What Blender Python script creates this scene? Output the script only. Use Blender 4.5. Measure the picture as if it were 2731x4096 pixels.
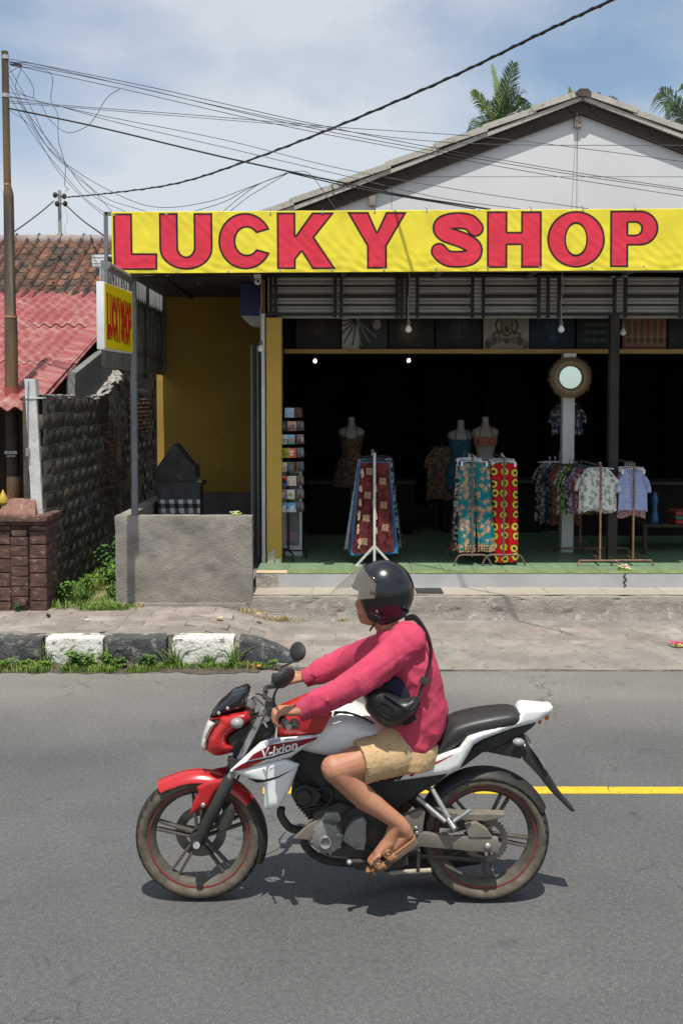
import bpy, bmesh, math, random
import numpy as np
from math import radians, sin, cos, pi, sqrt, atan2, exp
from mathutils import Vector, Matrix, noise, geometry
SC = bpy.context.scene
for o in list(bpy.data.objects): bpy.data.objects.remove(o)
COL = SC.collection
random.seed(7)
# ------------------------------------------------------------------ camera
F, CX, CY, H, TILT = 3982.0, 1365.5, 1774.0, 2.33, radians(2.5)
cam = bpy.data.cameras.new('camera'); cam.lens = 35; cam.sensor_width = 36; cam.sensor_fit = 'AUTO'
cam.shift_y = -274 / 4096; cam.clip_end = 2000; cam.clip_start = .05
camo = bpy.data.objects.new('camera', cam); COL.objects.link(camo)
camo.location = (0, 0, H); camo.rotation_euler = (radians(90) - TILT, 0, 0); SC.camera = camo
# ------------------------------------------------------------------ sky, sun, exposure
W = bpy.data.worlds.new('World'); SC.world = W; W.use_nodes = True
nt = W.node_tree; nt.nodes.clear(); N = nt.nodes; LK = nt.links
sky = N.new('ShaderNodeTexSky'); sky.sky_type = 'NISHITA'; sky.sun_disc = False
sky.sun_elevation = radians(70.7); sky.sun_rotation = radians(180); sky.altitude = 50
sky.air_density = 1.1; sky.dust_density = .6; sky.ozone_density = 1.6
tc = N.new('ShaderNodeTexCoord'); sep = N.new('ShaderNodeSeparateXYZ'); LK.new(tc.outputs['Generated'], sep.inputs[0])
mx = N.new('ShaderNodeMath'); mx.operation = 'MAXIMUM'; LK.new(sep.outputs[2], mx.inputs[0]); mx.inputs[1].default_value = 0
ad = N.new('ShaderNodeMath'); ad.operation = 'ADD'; LK.new(mx.outputs[0], ad.inputs[0]); ad.inputs[1].default_value = .22
dv = N.new('ShaderNodeVectorMath'); dv.operation = 'DIVIDE'; LK.new(tc.outputs['Generated'], dv.inputs[0]); LK.new(ad.outputs[0], dv.inputs[1])
mp = N.new('ShaderNodeMapping'); mp.inputs['Scale'].default_value = (1.0, 1.25, 0.0); mp.inputs['Location'].default_value = (4.35, 2.1, 0)
LK.new(dv.outputs[0], mp.inputs[0])
nz = N.new('ShaderNodeTexNoise'); nz.inputs['Scale'].default_value = .85; nz.inputs['Detail'].default_value = 7; nz.inputs['Roughness'].default_value = .52
nz.inputs['Distortion'].default_value = .25
LK.new(mp.outputs[0], nz.inputs['Vector'])
rp = N.new('ShaderNodeValToRGB'); rp.color_ramp.elements[0].position = .37; rp.color_ramp.elements[1].position = .57
rp.color_ramp.elements[0].color = (.22, .22, .22, 1); rp.color_ramp.elements[1].color = (.93, .93, .93, 1)
LK.new(nz.outputs[0], rp.inputs[0])
mix = N.new('ShaderNodeMix'); mix.data_type = 'RGBA'; LK.new(rp.outputs[0], mix.inputs[0])
tint = N.new('ShaderNodeMix'); tint.data_type = 'RGBA'; tint.blend_type = 'MULTIPLY'; tint.inputs[0].default_value = 1
LK.new(sky.outputs[0], tint.inputs[6]); tint.inputs[7].default_value = (.72, 1.0, 1.12, 1)
LK.new(tint.outputs[2], mix.inputs[6]); mix.inputs[7].default_value = (6.5, 6.9, 7.4, 1)
bg = N.new('ShaderNodeBackground'); bg.inputs['Strength'].default_value = .105; LK.new(mix.outputs[2], bg.inputs[0])
wo = N.new('ShaderNodeOutputWorld'); LK.new(bg.outputs[0], wo.inputs[0])
sun = bpy.data.lights.new('sun', 'SUN'); sun.energy = 5.0; sun.angle = radians(.55); sun.color = (1, .955, .88)
suno = bpy.data.objects.new('sun', sun); COL.objects.link(suno)
suno.rotation_euler = Vector((.015, .35, -1)).to_track_quat('-Z', 'Y').to_euler(); suno.location = (0, -6, 20)
vs = SC.view_settings; vs.view_transform = 'Standard'; vs.look = 'None'; vs.gamma = 1; vs.exposure = .04; vs.use_curve_mapping = False
SC.render.engine = 'CYCLES'; SC.cycles.use_denoising = True; SC.cycles.max_bounces = 8; SC.cycles.diffuse_bounces = 2; SC.cycles.transparent_max_bounces = 12
SC.cycles.sample_clamp_indirect = 6

# ------------------------------------------------------------------ helpers
def P(px, py, Y):
    u = (px - CX) / F; v = -(py - CY) / F
    s = Y / (cos(TILT) + v * sin(TILT))
    return Vector((u * s, Y, H + (v * cos(TILT) - sin(TILT)) * s))
def G(px, py, z):
    u = (px - CX) / F; v = -(py - CY) / F
    s = (z - H) / (v * cos(TILT) - sin(TILT))
    return Vector((u * s, (cos(TILT) + v * sin(TILT)) * s, z))
def wl(o):
    v = Vector((0, 0, 0))
    while o is not None: v += o.location; o = o.parent
    return v
def tag(o, label=None, cat=None, group=None, kind=None):
    if label: o['label'] = label
    if cat: o['category'] = cat
    if group: o['group'] = group
    if kind: o['kind'] = kind
    return o
def thing(name, label, cat, loc=(0, 0, 0), group=None, kind=None):
    o = bpy.data.objects.new(name, None); COL.objects.link(o); o.location = loc; o.empty_display_size = .1
    return tag(o, label, cat, group, kind)
def link(name, me, mats, parent=None, origin=None):
    if mats is not None:
        for m in (mats if isinstance(mats, (list, tuple)) else [mats]): me.materials.append(m)
    o = bpy.data.objects.new(name, me); COL.objects.link(o)
    if parent is not None:
        b = wl(parent); o.parent = parent
        og = Vector(origin) if origin is not None else b
        me.transform(Matrix.Translation(-og)); o.location = og - b
    elif origin is not None:
        me.transform(Matrix.Translation(-Vector(origin))); o.location = origin
    return o
def base_origin(vs):
    a = np.array([tuple(v) for v in vs]); mn = a.min(0); mxx = a.max(0)
    return Vector(((mn[0] + mxx[0]) / 2, (mn[1] + mxx[1]) / 2, mn[2]))
class MB:
    def __init__(s): s.v = []; s.f = []; s.m = []
    def add(s, vs, fs, mi=0):
        n = len(s.v); s.v += [Vector(v) for v in vs]
        for f in fs: s.f.append([n + i for i in f]); s.m.append(mi)
        return s
    def box(s, x0, x1, y0, y1, z0, z1, mi=0):
        return s.add([(x0, y0, z0), (x1, y0, z0), (x1, y1, z0), (x0, y1, z0), (x0, y0, z1), (x1, y0, z1), (x1, y1, z1), (x0, y1, z1)],
                     [(3, 2, 1, 0), (4, 5, 6, 7), (0, 1, 5, 4), (1, 2, 6, 5), (2, 3, 7, 6), (3, 0, 4, 7)], mi)
    def bar(s, a, b, w, h, up=(0, 0, 1), mi=0):
        a = Vector(a); b = Vector(b); d = (b - a).normalized(); r = d.cross(Vector(up))
        if r.length < 1e-4: r = d.cross(Vector((0, 1, 0)))
        r.normalize(); u = r.cross(d); r *= w / 2; u *= h / 2
        vs = [p + i * r + j * u for p in (a, b) for (i, j) in ((-1, -1), (1, -1), (1, 1), (-1, 1))]
        return s.add(vs, [(3, 2, 1, 0), (4, 5, 6, 7), (0, 1, 5, 4), (1, 2, 6, 5), (2, 3, 7, 6), (3, 0, 4, 7)], mi)
    def tube(s, pts, r, n=8, mi=0, sq=1.0, side=None):
        pts = [Vector(p) for p in pts]; k = len(pts); rs = r if isinstance(r, (list, tuple)) else [r] * k
        vs = []; fs = []; ref = None
        for i, p in enumerate(pts):
            d = (pts[min(i + 1, k - 1)] - pts[max(i - 1, 0)])
            d = d.normalized() if d.length > 1e-9 else Vector((0, 0, 1))
            if ref is None:
                ref = Vector(side) if side else (Vector((0, 0, 1)) if abs(d.z) < .9 else Vector((1, 0, 0)))
            a = d.cross(ref)
            if a.length < 1e-5: a = d.cross(Vector((0, 1, .1)))
            a.normalize(); b = a.cross(d).normalized(); ref = b
            for j in range(n):
                t = 2 * pi * j / n; vs.append(p + a * (cos(t) * rs[i]) + b * (sin(t) * rs[i] * sq))
        for i in range(k - 1):
            for j in range(n):
                fs.append((i * n + j, i * n + (j + 1) % n, (i + 1) * n + (j + 1) % n, (i + 1) * n + j))
        fs.append(tuple(range(n))[::-1]); fs.append(tuple((k - 1) * n + j for j in range(n)))
        return s.add(vs, fs, mi)
    def cap(s, a, b, ra, rb, n=14):                       # tapered capsule
        a = Vector(a); b = Vector(b); d = (b - a); L = max(d.length, 1e-5); d.normalize()
        pts = []; rs = []
        for t in (-90, -60, -30): pts.append(a + d * (sin(radians(t)) * ra)); rs.append(max(cos(radians(t)) * ra, .0005))
        for q in (0, .33, .66, 1): pts.append(a + d * (L * q)); rs.append(ra + (rb - ra) * q)
        for t in (30, 60, 90): pts.append(b + d * (sin(radians(t)) * rb)); rs.append(max(cos(radians(t)) * rb, .0005))
        return s.tube(pts, rs, n)
    def limb(s, pts, rs, n=14):
        for i in range(len(pts) - 1): s.cap(pts[i], pts[i + 1], rs[i], rs[i + 1], n)
        return s
    def ell(s, c, r, n=14, rot=None, mi=0):
        c = Vector(c); vs = []; fs = []; k = n // 2 + 1
        for i in range(k + 1):
            t = pi * i / k
            for j in range(n):
                q = 2 * pi * j / n; v = Vector((r[0] * sin(t) * cos(q), r[1] * sin(t) * sin(q), r[2] * cos(t)))
                if rot is not None: v = rot @ v
                vs.append(c + v)
        for i in range(k):
            for j in range(n): fs.append((i * n + j, (i + 1) * n + j, (i + 1) * n + (j + 1) % n, i * n + (j + 1) % n))
        return s.add(vs, fs, mi)
    def prism(s, poly, off, mi=0):
        n = len(poly); a = [Vector(p) for p in poly]; off = Vector(off); b = [p + off for p in a]
        fs = [tuple(range(n)), tuple(range(2 * n - 1, n - 1, -1))] + [(i, n + i, n + (i + 1) % n, (i + 1) % n) for i in range(n)]
        return s.add(a + b, fs, mi)
    def lathe(s, prof, c, axis='y', n=32, mi=0, a0=0, a1=2 * pi, closed=False):
        c = Vector(c); full = abs(a1 - a0 - 2 * pi) < 1e-6; m = n if full else n + 1; k = len(prof); vs = []; fs = []
        for j in range(m):
            t = a0 + (a1 - a0) * j / n
            for (r, h) in prof:
                if axis == 'y': vs.append(c + Vector((r * cos(t), h, r * sin(t))))
                elif axis == 'z': vs.append(c + Vector((r * cos(t), r * sin(t), h)))
                else: vs.append(c + Vector((h, r * cos(t), r * sin(t))))
        kk = k if closed else k - 1
        for j in range(n):
            j2 = (j + 1) % m
            for i in range(kk): fs.append((j * k + i, j * k + (i + 1) % k, j2 * k + (i + 1) % k, j2 * k + i))
        return s.add(vs, fs, mi)
    def grid(s, fn, nu, nv, mi=0, cu=False):
        vs = [fn(i / nu, j / nv) for j in range(nv + 1) for i in range(nu if cu else nu + 1)]; w = nu if cu else nu + 1
        fs = [(j * w + i, j * w + (i + 1) % w, (j + 1) * w + (i + 1) % w, (j + 1) * w + i) for j in range(nv) for i in range(nu)]
        return s.add(vs, fs, mi)
    def mesh(s, name='m', bevel=0, smooth=None, seg=2):
        me = bpy.data.meshes.new(name); me.from_pydata([tuple(v) for v in s.v], [], s.f)
        me.polygons.foreach_set('material_index', s.m)
        bm = bmesh.new(); bm.from_mesh(me)
        bmesh.ops.recalc_face_normals(bm, faces=bm.faces)
        if bevel:
            es = [e for e in bm.edges if len(e.link_faces) == 2 and e.calc_face_angle(0) > .5]
            bmesh.ops.bevel(bm, geom=es, offset=bevel, segments=seg, affect='EDGES', profile=.6, clamp_overlap=True)
        bm.to_mesh(me); bm.free()
        if smooth is not None: shade(me, smooth)
        return me
    def build(s, name, mats, parent=None, bevel=0, smooth=None, origin=None, seg=2):
        if parent is None and origin is None: origin = base_origin(s.v)
        return link(name, s.mesh(name, bevel, smooth, seg), mats, parent, origin)
def shade(me, ang=40):
    me.polygons.foreach_set('use_smooth', [True] * len(me.polygons))
    if ang < 180: me.set_sharp_from_angle(angle=radians(ang))
def piece(name, me, parent, loc, rot=(0, 0, 0), scale=(1, 1, 1)):
    o = bpy.data.objects.new(name, me); COL.objects.link(o); o.parent = parent
    o.location = Vector(loc) - wl(parent); o.rotation_euler = rot; o.scale = scale; return o
def spline(pts, n=10):
    pts = [Vector(p) for p in pts]; out = []
    q = [pts[0] * 2 - pts[1]] + pts + [pts[-1] * 2 - pts[-2]]
    for i in range(len(pts) - 1):
        a, b, c, d = q[i:i + 4]
        for k in range(n):
            t = k / n; out.append(.5 * ((2 * b) + (c - a) * t + (2 * a - 5 * b + 4 * c - d) * t * t + (3 * b - a - 3 * c + d) * t ** 3))
    return out + [pts[-1]]
def interp(tab, t):
    for i in range(len(tab) - 1):
        if t <= tab[i + 1][0]:
            a, b = tab[i], tab[i + 1]; q = (t - a[0]) / max(b[0] - a[0], 1e-9); q = min(max(q, 0), 1)
            return [a[k] + (b[k] - a[k]) * q for k in range(1, len(a))]
    return list(tab[-1][1:])
def organic(name, mb, mat, parent, vox=.006, sm=6, disp=None, origin=None):
    me0 = mb.mesh('tmp'); o = bpy.data.objects.new('tmp', me0); COL.objects.link(o)
    m = o.modifiers.new('r', 'REMESH'); m.mode = 'VOXEL'; m.voxel_size = vox
    m2 = o.modifiers.new('s', 'SMOOTH'); m2.iterations = sm; m2.factor = .5
    dg = bpy.context.evaluated_depsgraph_get(); me = bpy.data.meshes.new_from_object(o.evaluated_get(dg)); me.name = name
    bpy.data.objects.remove(o); bpy.data.meshes.remove(me0)
    if disp:
        me.update(); k = len(me.vertices); co = np.empty(k * 3); no = np.empty(k * 3); me.vertices.foreach_get('co', co); me.vertices.foreach_get('normal', no); co = co.reshape(-1, 3)
        dd = np.array([disp(Vector(c)) for c in co]); me.vertices.foreach_set('co', (co + no.reshape(-1, 3) * dd[:, None]).ravel())
    shade(me, 180); return link(name, me, mat, parent, origin)
def seg_dist(pts, poly):
    pts = np.asarray(pts, float); d = np.full(len(pts), 1e9); ins = np.zeros(len(pts), bool); n = len(poly)
    for i in range(n):
        a = np.array(poly[i], float); b = np.array(poly[(i + 1) % n], float); e = b - a; L = (e * e).sum() + 1e-12
        t = np.clip(((pts - a) @ e) / L, 0, 1); d = np.minimum(d, np.linalg.norm(pts - a - t[:, None] * e, axis=1))
        c = ((a[1] > pts[:, 1]) != (b[1] > pts[:, 1]))
        with np.errstate(divide='ignore', invalid='ignore'):
            xi = a[0] + (pts[:, 1] - a[1]) * e[0] / (e[1] if e[1] else 1e-12)
        ins ^= c & (pts[:, 0] < xi)
    return d, ins
def rounded(poly, r=3, k=3):                                  # soften polygon corners
    out = []; n = len(poly)
    for i in range(n):
        a, b, c = (Vector(poly[(i + q) % n]) for q in (-1, 0, 1))
        d1 = a - b; d2 = c - b; t = min(r, d1.length * .4, d2.length * .4)
        p = b + d1.normalized() * t; q = b + d2.normalized() * t
        for j in range(k + 1):
            s = j / k; out.append(tuple((1 - s) ** 2 * p + 2 * s * (1 - s) * b + s * s * q))
    return out
def pillow(mb, poly, to3d, step, bulge, R, back, mi=0, ref=None, lift=0):
    """inflated panel from a 2D outline; to3d(x, y, out) places a point, out > 0 bulges outward"""
    per = []; n = len(poly)
    for i in range(n):
        a = Vector(poly[i]); b = Vector(poly[(i + 1) % n]); m = max(1, int((b - a).length / step))
        per += [a.lerp(b, j / m) for j in range(m)]
    xs = [p.x for p in per]; ys = [p.y for p in per]
    gx = np.arange(min(xs) + step / 2, max(xs), step); gy = np.arange(min(ys) + step / 2, max(ys), step)
    inn = np.array([(x + (step / 2 if j % 2 else 0), y) for j, y in enumerate(gy) for x in gx]).reshape(-1, 2)
    if len(inn):
        d, ins = seg_dist(inn, poly); inn = inn[ins & (d > step * .45)]
    vs = per + [Vector(p) for p in inn]; m = len(per)
    rv, re, rf, *_ = geometry.delaunay_2d_cdt(vs, [(i, (i + 1) % m) for i in range(m)], [], 1, 1e-5)
    pts = np.array([tuple(v) for v in rv]); d, ins = seg_dist(pts, ref or poly)
    q = np.clip(d / R, 0, 1); out = bulge * np.sqrt(np.clip(1 - (1 - q) ** 2, 0, 1)) + lift
    fv = [to3d(p[0], p[1], o) for p, o in zip(pts, out)]
    bv = [to3d(p[0], p[1], -back) for p in pts]; k = len(fv)
    fs = [tuple(f) for f in rf] + [tuple(k + i for i in f)[::-1] for f in rf]
    cnt = {}
    for f in rf:
        for i in range(len(f)):
            e = (f[i], f[(i + 1) % len(f)]); cnt[e] = cnt.get(e, 0) + 1
    for (a, b) in cnt:
        if (b, a) not in cnt: fs.append((a, k + a, k + b, b))
    return mb.add(fv + bv, fs, mi)
def painted(name, w, h, nx, ny, rgb, mat, parent=None, origin=(0, 0, 0), disp=None, thick=.01, axis='xz', rot=None, frame=None):
    """a flat printed thing: a closed thin panel whose front carries a colour layer 'print'. rgb(u, v) on arrays, u,v in metres from lower left"""
    us = np.linspace(0, w, nx + 1); vv = np.linspace(0, h, ny + 1); U, V = np.meshgrid(us, vv); D = disp(U, V) if disp else np.zeros_like(U)
    n = U.size; fr = np.stack([U - w / 2, -thick / 2 + D, V], -1).reshape(-1, 3); bk = np.stack([U - w / 2, thick / 2 + D, V], -1).reshape(-1, 3)
    idx = np.arange(n).reshape(ny + 1, nx + 1); q = np.stack([idx[:-1, :-1], idx[:-1, 1:], idx[1:, 1:], idx[1:, :-1]], -1).reshape(-1, 4)
    rim = []
    for row, flip in ((idx[0], 0), (idx[-1], 1), (idx[:, 0], 1), (idx[:, -1], 0)):
        for a, b in zip(row[:-1], row[1:]): rim.append((a, a + n, b + n, b) if not flip else (b, b + n, a + n, a))
    me = bpy.data.meshes.new(name); me.from_pydata(np.vstack([fr, bk]).tolist(), [], q.tolist() + (q[:, ::-1] + n).tolist() + [list(map(int, r)) for r in rim])
    c = np.asarray(rgb(U, V), float).reshape(-1, 3); c = np.vstack([c, c]); c = np.hstack([c, np.ones((len(c), 1))])
    at = me.color_attributes.new('print', 'FLOAT_COLOR', 'POINT'); at.data.foreach_set('color', c.astype(np.float32).ravel())
    me.polygons.foreach_set('use_smooth', [True] * len(q) * 2 + [False] * len(rim))
    me.materials.append(mat); o = bpy.data.objects.new(name, me); COL.objects.link(o)
    if rot is not None: o.rotation_euler = rot
    if parent is not None: o.parent = parent; o.location = Vector(origin) - wl(parent)
    else: o.location = origin
    return o
def sdf_mix(base, layers):
    out = base
    for m, c in layers: out = out * (1 - m[..., None]) + np.array(c, float) * m[..., None]
    return out
def flat(U, c): return np.ones(U.shape + (3,)) * np.array(c, float)
def disc(U, V, x, y, rx, ry=None, soft=.12):
    ry = ry or rx; d = np.sqrt(((U - x) / rx) ** 2 + ((V - y) / ry) ** 2); return np.clip((1 - d) / soft, 0, 1)
def rect(U, V, x0, x1, y0, y1): return ((U > x0) & (U < x1) & (V > y0) & (V < y1)).astype(float)
# ------------------------------------------------------------------ materials
MATS = {}
def S(r, g, b):                                              # sRGB 0-255 to linear
    return tuple(((c / 255) / 12.92 if c / 255 <= .04045 else ((c / 255 + .055) / 1.055) ** 2.4) for c in (r, g, b))
def mat(name, c, c2=None, sc=6, lo=.35, hi=.65, rough=.75, metal=0, bump=0, bsc=60, rnd=0, st=(1, 1, 1), c3=None, sc3=2, lo3=.5, hi3=.7,
        spec=.4, coat=0, attr=None, bdist=.01, emit=0, alpha=1, trans=0, sss=0, det=6, obj=False, st3=None, rvar=0):
    m = bpy.data.materials.new(name); m.use_nodes = True; t = m.node_tree; b = t.nodes['Principled BSDF']; nd = t.nodes.new; lk = t.links.new
    b.inputs['Roughness'].default_value = rough; b.inputs['Metallic'].default_value = metal; b.inputs['Specular IOR Level'].default_value = spec
    b.inputs['Coat Weight'].default_value = coat; b.inputs['Coat Roughness'].default_value = .08
    if alpha < 1: b.inputs['Alpha'].default_value = alpha
    if trans: b.inputs['Transmission Weight'].default_value = trans
    if sss: b.inputs['Subsurface Weight'].default_value = sss; b.inputs['Subsurface Radius'].default_value = (.02, .008, .004); b.inputs['Subsurface Scale'].default_value = 1
    if emit: b.inputs['Emission Color'].default_value = (*c, 1); b.inputs['Emission Strength'].default_value = emit
    if obj: co = nd('ShaderNodeTexCoord').outputs['Object']
    else: co = nd('ShaderNodeNewGeometry').outputs['Position']
    def nz(s, stv, d=det, ro=.6):
        mpn = nd('ShaderNodeMapping'); mpn.inputs['Scale'].default_value = stv; lk(co, mpn.inputs[0])
        n = nd('ShaderNodeTexNoise'); n.inputs['Scale'].default_value = s; n.inputs['Detail'].default_value = d; n.inputs['Roughness'].default_value = ro
        lk(mpn.outputs[0], n.inputs['Vector']); return n.outputs[0]
    def ramp(x, lo, hi):
        r = nd('ShaderNodeMapRange'); r.inputs[1].default_value = lo; r.inputs[2].default_value = hi; lk(x, r.inputs[0]); return r.outputs[0]
    def mixc(f, a, bb, mode='MIX'):
        x = nd('ShaderNodeMix'); x.data_type = 'RGBA'; x.blend_type = mode
        if isinstance(f, float) or isinstance(f, int): x.inputs[0].default_value = f
        else: lk(f, x.inputs[0])
        for i, q in ((6, a), (7, bb)):
            if isinstance(q, tuple): x.inputs[i].default_value = (*q[:3], 1)
            else: lk(q, x.inputs[i])
        return x.outputs[2]
    col = tuple(c)
    if attr:
        a = nd('ShaderNodeAttribute'); a.attribute_name = attr; col = a.outputs['Color']
        if c2: col = mixc(ramp(nz(sc, st), lo, hi), col, mixc(1.0, col, tuple(c2), 'MULTIPLY'))
    elif c2: col = mixc(ramp(nz(sc, st), lo, hi), col, tuple(c2))
    if c3: col = mixc(ramp(nz(sc3, st3 or st), lo3, hi3), col, tuple(c3))
    if rnd:
        oi = nd('ShaderNodeObjectInfo'); r = nd('ShaderNodeMapRange'); lk(oi.outputs['Random'], r.inputs[0]); r.inputs[3].default_value = 1 - rnd; r.inputs[4].default_value = 1 + rnd
        hs = nd('ShaderNodeHueSaturation'); lk(r.outputs[0], hs.inputs['Value'])
        if isinstance(col, tuple): hs.inputs['Color'].default_value = (*col[:3], 1)
        else: lk(col, hs.inputs['Color'])
        col = hs.outputs[0]
    if isinstance(col, tuple): b.inputs['Base Color'].default_value = (*col[:3], 1)
    else: lk(col, b.inputs['Base Color'])
    if rvar:
        r = nd('ShaderNodeMapRange'); lk(nz(sc * 1.7, st), r.inputs[0]); r.inputs[1].default_value = .3; r.inputs[2].default_value = .7
        r.inputs[3].default_value = max(rough - rvar, .03); r.inputs[4].default_value = min(rough + rvar, 1); lk(r.outputs[0], b.inputs['Roughness'])
    if bump:
        bn = nd('ShaderNodeBump'); bn.inputs['Strength'].default_value = bump; bn.inputs['Distance'].default_value = bdist; lk(nz(bsc, st, 5, .65), bn.inputs['Height']); lk(bn.outputs[0], b.inputs['Normal'])
    MATS[name] = m; return m
# ================================================================== SETTING
m_asph = mat('asphalt', (.080, .080, .0795), (.106, .1055, .104), sc=1.3, lo=.3, hi=.7, rough=.88, bump=.55, bsc=170, bdist=.006, c3=(.20, .195, .185), sc3=130, lo3=.53, hi3=.70, st3=(1, 1, 1))
def asphalt_extra():
    t = m_asph.node_tree; b = t.nodes['Principled BSDF']; src = b.inputs['Base Color'].links[0].from_socket
    geo = t.nodes.new('ShaderNodeNewGeometry'); sp = t.nodes.new('ShaderNodeSeparateXYZ'); t.links.new(geo.outputs['Position'], sp.inputs[0])
    # dusty pale edge of the carriageway and long tyre bands
    n = t.nodes.new('ShaderNodeTexNoise'); mpn = t.nodes.new('ShaderNodeMapping'); mpn.inputs['Scale'].default_value = (.5, .8, 1); n.inputs['Scale'].default_value = .9; n.inputs['Detail'].default_value = 5
    t.links.new(geo.outputs['Position'], mpn.inputs[0]); t.links.new(mpn.outputs[0], n.inputs['Vector'])
    r = t.nodes.new('ShaderNodeMapRange'); t.links.new(sp.outputs[1], r.inputs[0]); r.inputs[1].default_value = 6.6; r.inputs[2].default_value = 8.3; r.inputs[4].default_value = .75
    mm = t.nodes.new('ShaderNodeMath'); mm.operation = 'MULTIPLY'; t.links.new(r.outputs[0], mm.inputs[0]); t.links.new(n.outputs[0], mm.inputs[1])
    mxn = t.nodes.new('ShaderNodeMix'); mxn.data_type = 'RGBA'; t.links.new(mm.outputs[0], mxn.inputs[0]); t.links.new(src, mxn.inputs[6]); mxn.inputs[7].default_value = (.30, .275, .24, 1)
    r2 = t.nodes.new('ShaderNodeMapRange'); t.links.new(n.outputs[0], r2.inputs[0]); r2.inputs[1].default_value = .35; r2.inputs[2].default_value = .65; r2.inputs[3].default_value = .92; r2.inputs[4].default_value = 1.08
    vm = t.nodes.new('ShaderNodeVectorMath'); vm.operation = 'SCALE'; t.links.new(mxn.outputs[2], vm.inputs[0]); t.links.new(r2.outputs[0], vm.inputs['Scale'])
    # hairline cracks, oil spots and faint tyre tracks
    nn = t.nodes.new; ln = t.links.new; cur = vm.outputs[0]
    dn = nn('ShaderNodeTexNoise'); dn.inputs['Scale'].default_value = 2.5; dn.inputs['Detail'].default_value = 6; ln(geo.outputs['Position'], dn.inputs['Vector'])
    av = nn('ShaderNodeMix'); av.data_type = 'RGBA'; av.blend_type = 'LINEAR_LIGHT'; av.inputs[0].default_value = .5; ln(geo.outputs['Position'], av.inputs[6]); ln(dn.outputs['Color'], av.inputs[7])
    vo = nn('ShaderNodeTexVoronoi'); vo.feature = 'DISTANCE_TO_EDGE'; vo.inputs['Scale'].default_value = .55; ln(av.outputs[2], vo.inputs['Vector'])
    cr = nn('ShaderNodeMapRange'); ln(vo.outputs['Distance'], cr.inputs[0]); cr.inputs[1].default_value = .0015; cr.inputs[2].default_value = .006; cr.inputs[3].default_value = 1; cr.inputs[4].default_value = 0
    gm = nn('ShaderNodeTexNoise'); gm.inputs['Scale'].default_value = .7; ln(geo.outputs['Position'], gm.inputs['Vector']); gr_ = nn('ShaderNodeMapRange'); ln(gm.outputs[0], gr_.inputs[0]); gr_.inputs[1].default_value = .5; gr_.inputs[2].default_value = .6; gr_.inputs[4].default_value = .75
    mu = nn('ShaderNodeMath'); mu.operation = 'MULTIPLY'; ln(cr.outputs[0], mu.inputs[0]); ln(gr_.outputs[0], mu.inputs[1])
    m3 = nn('ShaderNodeMix'); m3.data_type = 'RGBA'; ln(mu.outputs[0], m3.inputs[0]); ln(cur, m3.inputs[6]); m3.inputs[7].default_value = (.035, .034, .033, 1)
    os_ = nn('ShaderNodeTexNoise'); os_.inputs['Scale'].default_value = 3.4; os_.inputs['Detail'].default_value = 3; ln(geo.outputs['Position'], os_.inputs['Vector']); orr = nn('ShaderNodeMapRange'); ln(os_.outputs[0], orr.inputs[0]); orr.inputs[1].default_value = .66; orr.inputs[2].default_value = .76; orr.inputs[4].default_value = .55
    m4 = nn('ShaderNodeMix'); m4.data_type = 'RGBA'; ln(orr.outputs[0], m4.inputs[0]); ln(m3.outputs[2], m4.inputs[6]); m4.inputs[7].default_value = (.045, .044, .043, 1)
    gs = nn('ShaderNodeTexNoise'); gs.inputs['Scale'].default_value = 38; gs.inputs['Detail'].default_value = 4; ln(geo.outputs['Position'], gs.inputs['Vector']); gsr = nn('ShaderNodeMapRange'); ln(gs.outputs[0], gsr.inputs[0]); gsr.inputs[1].default_value = .3; gsr.inputs[2].default_value = .7; gsr.inputs[3].default_value = .84; gsr.inputs[4].default_value = 1.16
    v2 = nn('ShaderNodeVectorMath'); v2.operation = 'SCALE'; ln(m4.outputs[2], v2.inputs[0]); ln(gsr.outputs[0], v2.inputs['Scale'])
    ln(v2.outputs[0], b.inputs['Base Color'])
asphalt_extra()
m_soil = mat('soil', (.16, .115, .07), (.25, .19, .12), sc=5, rough=.95, bump=.6, bsc=40, bdist=.02)
m_conc = mat('concrete_pavement', (.20, .18, .155), (.30, .272, .235), sc=3.5, rough=.92, bump=.7, bsc=70, bdist=.012, c3=(.15, .135, .12), sc3=14, lo3=.52, hi3=.7)
m_paver = mat('paver_stone', (.205, .168, .145), (.26, .225, .195), sc=7, rough=.9, bump=.5, bsc=60, bdist=.008, rnd=.14, c3=(.33, .29, .25), sc3=2.6, lo3=.48, hi3=.68)
m_kw = mat('kerb_white_paint', (.76, .74, .69), (.52, .49, .44), sc=7, lo=.42, hi=.7, rough=.85, bump=1, bsc=48, bdist=.016, c3=(.26, .24, .215), sc3=16, lo3=.56, hi3=.61, det=9)
m_kb = mat('kerb_black_paint', (.050, .053, .058), (.10, .10, .10), sc=7, rough=.8, bump=1, bsc=42, bdist=.02, c3=(.24, .225, .20), sc3=14, lo3=.56, hi3=.63, det=9)
road = MB().grid(lambda u, v: (-70 + 140 * u, -.2 + 8.68 * v + (.03 * noise.noise(Vector((u * 900, 3, 0))) if v == 1 else 0), 0), 700, 1).build('road', m_asph, origin=(0, 0, 0)); tag(road, 'grey worn asphalt road across the foreground', kind='structure')
gr = MB().box(-300, 300, -200, 400, -.3, -.03).build('ground', m_soil, origin=(0, 0, 0)); tag(gr, 'earth ground under the whole street', kind='structure')
np_ = MB().box(-70, 70, -4, -.2, -.03, .5).build('near_pavement', m_conc, origin=(0, -2, 0), bevel=.02); tag(np_, 'raised pavement on the near side of the road', kind='structure')
m_line = mat('yellow_road_paint', (.76, .48, .02), (.62, .39, .03), sc=12, rough=.7, bump=.4, bsc=120, c3=(.12, .10, .07), sc3=45, lo3=.60, hi3=.66)
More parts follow.
